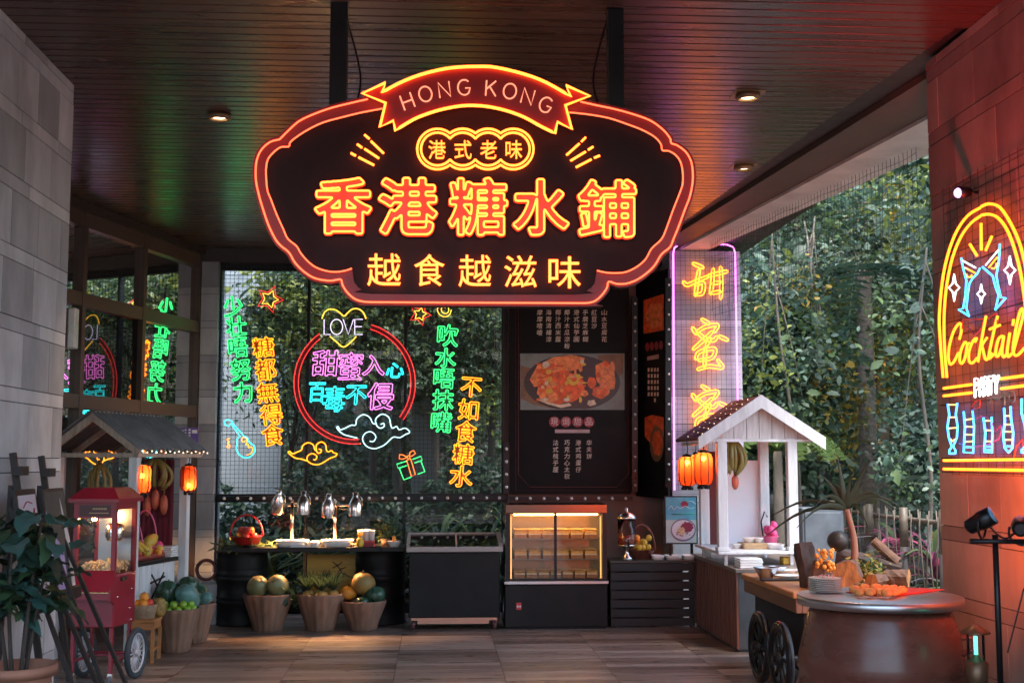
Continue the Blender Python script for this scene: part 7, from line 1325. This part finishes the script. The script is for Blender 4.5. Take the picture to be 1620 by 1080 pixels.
m.build('fork', mat('pink_fork', (.6, .35, .38), .35), None, 'pale pink forks lying on the plate stack', 'forks', base=(c.x, c.y, z))
a, b = jp(1345, 940), jp(1470, 934); m = MB(); zz = jt + .001; q = [jp(1338, 937), jp(1415, 943), jp(1494, 933), jp(1420, 929.5)]; m.prism([Vector((p.x, p.y, zz + .006)) for p in q], (0, 0, -.0055)); m.build('red_mat', mat('red_weave', (.5, .04, .03), .6, var=.3, scale=60, bump=.4), None, 'red woven mat on the steel jar top', 'mat', base=tuple(JC + Vector((0, 0, jt)))); PAST = mat('pastry', (.62, .3, .08), .5, var=.4, scale=16, bump=.4); rn = random.Random(2)
for k, (px, py, r_) in enumerate(((1353, 932, .03), (1368, 931, .033), (1386, 932, .036), (1402, 931, .03), (1414, 930, .028), (1394, 936, .028), (1404, 937, .03), (1414, 936, .026), (1427, 932, .028), (1360, 936, .026), (1376, 936, .03), (1420, 934, .024))):
    p = atz(px, py, jt + .03); m = MB(); m.ball((p.x, p.y, jt + .008 + r_ * .75), r_, (1.1, 1, .8), 14, 9, wob=lambda a_, t_: 1 + .1 * math.sin(a_ * 3 + px) * math.sin(t_ * 3)); m.build('pastry', PAST, None, 'golden pastry in the pile on the red woven mat', 'pastry', 'golden pastries on the red mat', base=(p.x, p.y, jt))
# stage lights on a T stand
SYY = 5.7; sx = XY(1578, SYY, 950); zt = ZY(855, SYY, 1578); so_ = empty('light_stand', (sx, SYY, 0), 'black T bar light stand before the right stone wall', 'light stand'); m = MB(); m.cyl((sx, SYY, .02), (sx, SYY, .75), .02); m.cyl((sx, SYY, .7501), (sx, SYY, zt + .03), .014); m.cyl((sx, SYY, .72), (sx, SYY, .78), .028); m.build('pole', BLACKM, so_)
for k in range(3): a = k * 2.09 + .5; m = MB(); m.bar((sx, SYY, .35), (sx + .3 * math.cos(a), SYY + .42 * math.sin(a), .01), .02, .02); m.build('leg', BLACKM, so_)
m = MB(); m.cyl((sx - .13, SYY - .02, zt), (sx + .2, SYY - .02, zt - .003), .012); m.build('bar', BLACKM, so_)
def par(px, py, d, label, col, W, tgt, ang):
    c = at(px, py, SYY - .02); d = Vector(d).normalized(); o = empty('par_light', c - Vector((0, 0, .09)), label, 'stage light'); m = MB(); m.lathe([(.024, -.08), (.036, -.068), (.04, -.016), (.045, .0), (.045, .06), (.04, .06), (.04, .04), (0.001, .04)], c, 22, axis=d); m.build('can', BLACKM, o)
    m = MB(); m.lathe([(.0, .058), (.0395, .058), (.0395, .062), (.0, .064)], c, 20, axis=d); ln = m.build('lens', mat('blue_lens', (.15, .36, .5), .15, var=.3, scale=60), o); m = MB(); s = d.cross(Vector((0, 0, 1))).normalized(); m.tube(smooth_path([c + s * .05, c + s * .05 - Vector((0, 0, .05)), c - Vector((0, 0, .085)), c - s * .05 - Vector((0, 0, .05)), c - s * .05], 5), .006, 6); m.build('yoke', BLACKM, o)
    td = (Vector(tgt) - c).normalized(); lamp_spot('par_light_beam', c + td * .12, td, W, col, ang, .16, .9)
wall_ = lambda px, py: onp(px, py, Vector((XR, 7, 0)), NX)
par(1553, 823, (.6, -.55, .45), 'left stage light tilted up on the T bar', (1, .03, .025), 110, wall_(1612, 270), 62); par(1615, 833, (.45, .85, .1), 'right stage light at the frame edge on T bar', (1, .12, .015), 50, wall_(1572, 780), 100)
m = MB(); m.tube(smooth_path([at(1562, 828, SYY - .02), at(1578, 845, SYY - .03), at(1592, 851, SYY - .03), at(1606, 842, SYY - .02)], 6), .005, 5); m.build('cable', BLACKM, None, 'black cable looping between the two stage lights', 'cable', base=(sx, SYY, zt)); m = MB(); m.tube(smooth_path([at(1620, 930, SYY + .1), at(1606, 985, SYY + .1), at(1594, 1032, SYY + .1)], 6), .004, 5); m.build('cable', BLACKM, None, 'thin black cable slanting right of the light stand', 'cable', base=(sx + .2, SYY, .9))
# garden lantern with green tube
gl = Vector((XY(1543, 6.35, 1000), 6.35, 0)); zc_ = ZY(997, 6.35, 1543); o = empty('garden_lantern', gl, 'bronze lantern with glowing green tube beside glazed jar', 'lantern'); m = MB(); m.lathe([(.02, zc_ + .03), (.03, zc_ + .02), (.075, zc_ - .005), (.077, zc_ - .012), (.05, zc_ - .012)], gl, 20); m.build('cap', mat('bronze', (.16, .1, .06), .4, .7, var=.2), o); m = MB(); m.lathe([(.045, zc_ - .16), (.045, zc_ - .013)], gl, 20, caps=False); m.build('glass', GLASSC, o); m = MB(); m.cyl(gl + Vector((0, 0, zc_ - .12)), gl + Vector((0, 0, zc_ - .03)), .009, n=8); m.build('tube', glow('green_tube', (.04, .8, .5), 1.6), o)
m = MB(); m.lathe([(.12, 0), (.11, .03), (.03, .06), (.025, zc_ - .3), (.055, zc_ - .26), (.06, zc_ - .16), (.03, zc_ - .15), (.015, zc_ - .12)], gl, 20); m.build('base', MATS['bronze'], o)
# purple spot on the wall, three ceiling lights
c = wall_(1548, 305) + NX * .1; o = empty('wall_spotlight', c, 'small purple lit spotlight above the cocktail neon', 'spotlight'); d = Vector((-.9, -.25, -.15)).normalized(); m = MB(); m.lathe([(.02, -.06), (.03, -.05), (.038, .03), (.034, .03), (0.001, .02)], c, 16, axis=d); m.cyl(c - d * .05, c - NX * .1, .008); m.build('can', BLACKM, o); m = MB(); m.lathe([(.0, .022), (.033, .024), (.025, .04), (.0, .046)], c, 16, axis=d); m.build('lens', glow('purple_lens', (.8, .4, .9), .5), o); lamp_spot('wall_spotlight_beam', c + d * .07, Vector((XL, 4.9, 3.0)) - c, 60, (1, .2, .45), 30, .03, .9)
for px, py, s, lab, on in ((347, 181, 1, 'round ceiling light left of the hanging sign', 1), (1183, 149, 1, 'square framed ceiling light nearest on the right', 1), (1177, 262, 1, 'dim ceiling light further back on the right', .25)):
    p = atz(px, py, CEIL); o = empty('ceiling_light', p, lab, 'ceiling light'); m = MB(); m.lathe([(.05, -.001), (.085, -.002), (.09, -.03), (.07, -.045), (.06, -.03), (.05, -.008)], p, 24, caps=False); m.box((p.x - .11, p.y - .11, CEIL - .004), (p.x + .11, p.y + .11, CEIL - .0005)) if px > 1000 else None; m.build('housing', mat('bronze_ring', (.25, .17, .1), .4, .6), o); m = MB(); m.lathe([(.0, -.02), (.058, -.02), (.05, -.012), (.0, -.01)], p, 20); m.build('lamp', glow('downlight_%g' % on, (1, .7, .4), 6 * on), o); lamp_spot('ceiling_light_beam', p - Vector((0, 0, .05)), (0, 0, -1), 45 * on, (1, .55, .28), 80, .04, .8)
# wire mesh hanging from the soffit over the opening
ya, yb2 = 9.6, 13.9; xa = lambda Y: line_at((1468, 245), (1175, 372), CEIL - .05, Y) - .25; m = MB(); y = ya; rn = random.Random(6)
while y < yb2: x = xa(y); m.bar((x, y, CEIL - .055), (x + rn.uniform(-.02, .02), y + rn.uniform(-.02, .02), CEIL - .95 + rn.uniform(-.1, .1)), .0032); y += .065
for k in range(12): z = CEIL - .1 - k * .075; m.tube([Vector((xa(ya + t * (yb2 - ya)) + .01 * math.sin(t * 40 + k), ya + t * (yb2 - ya), z - .02 * abs(math.sin(t * 17 + k)))) for t in [i / 40 for i in range(41)]], .002, 4)
m.build('hanging_mesh', MATS['wire'], None, 'sagging wire mesh curtain hanging from the pale soffit', 'wire mesh')
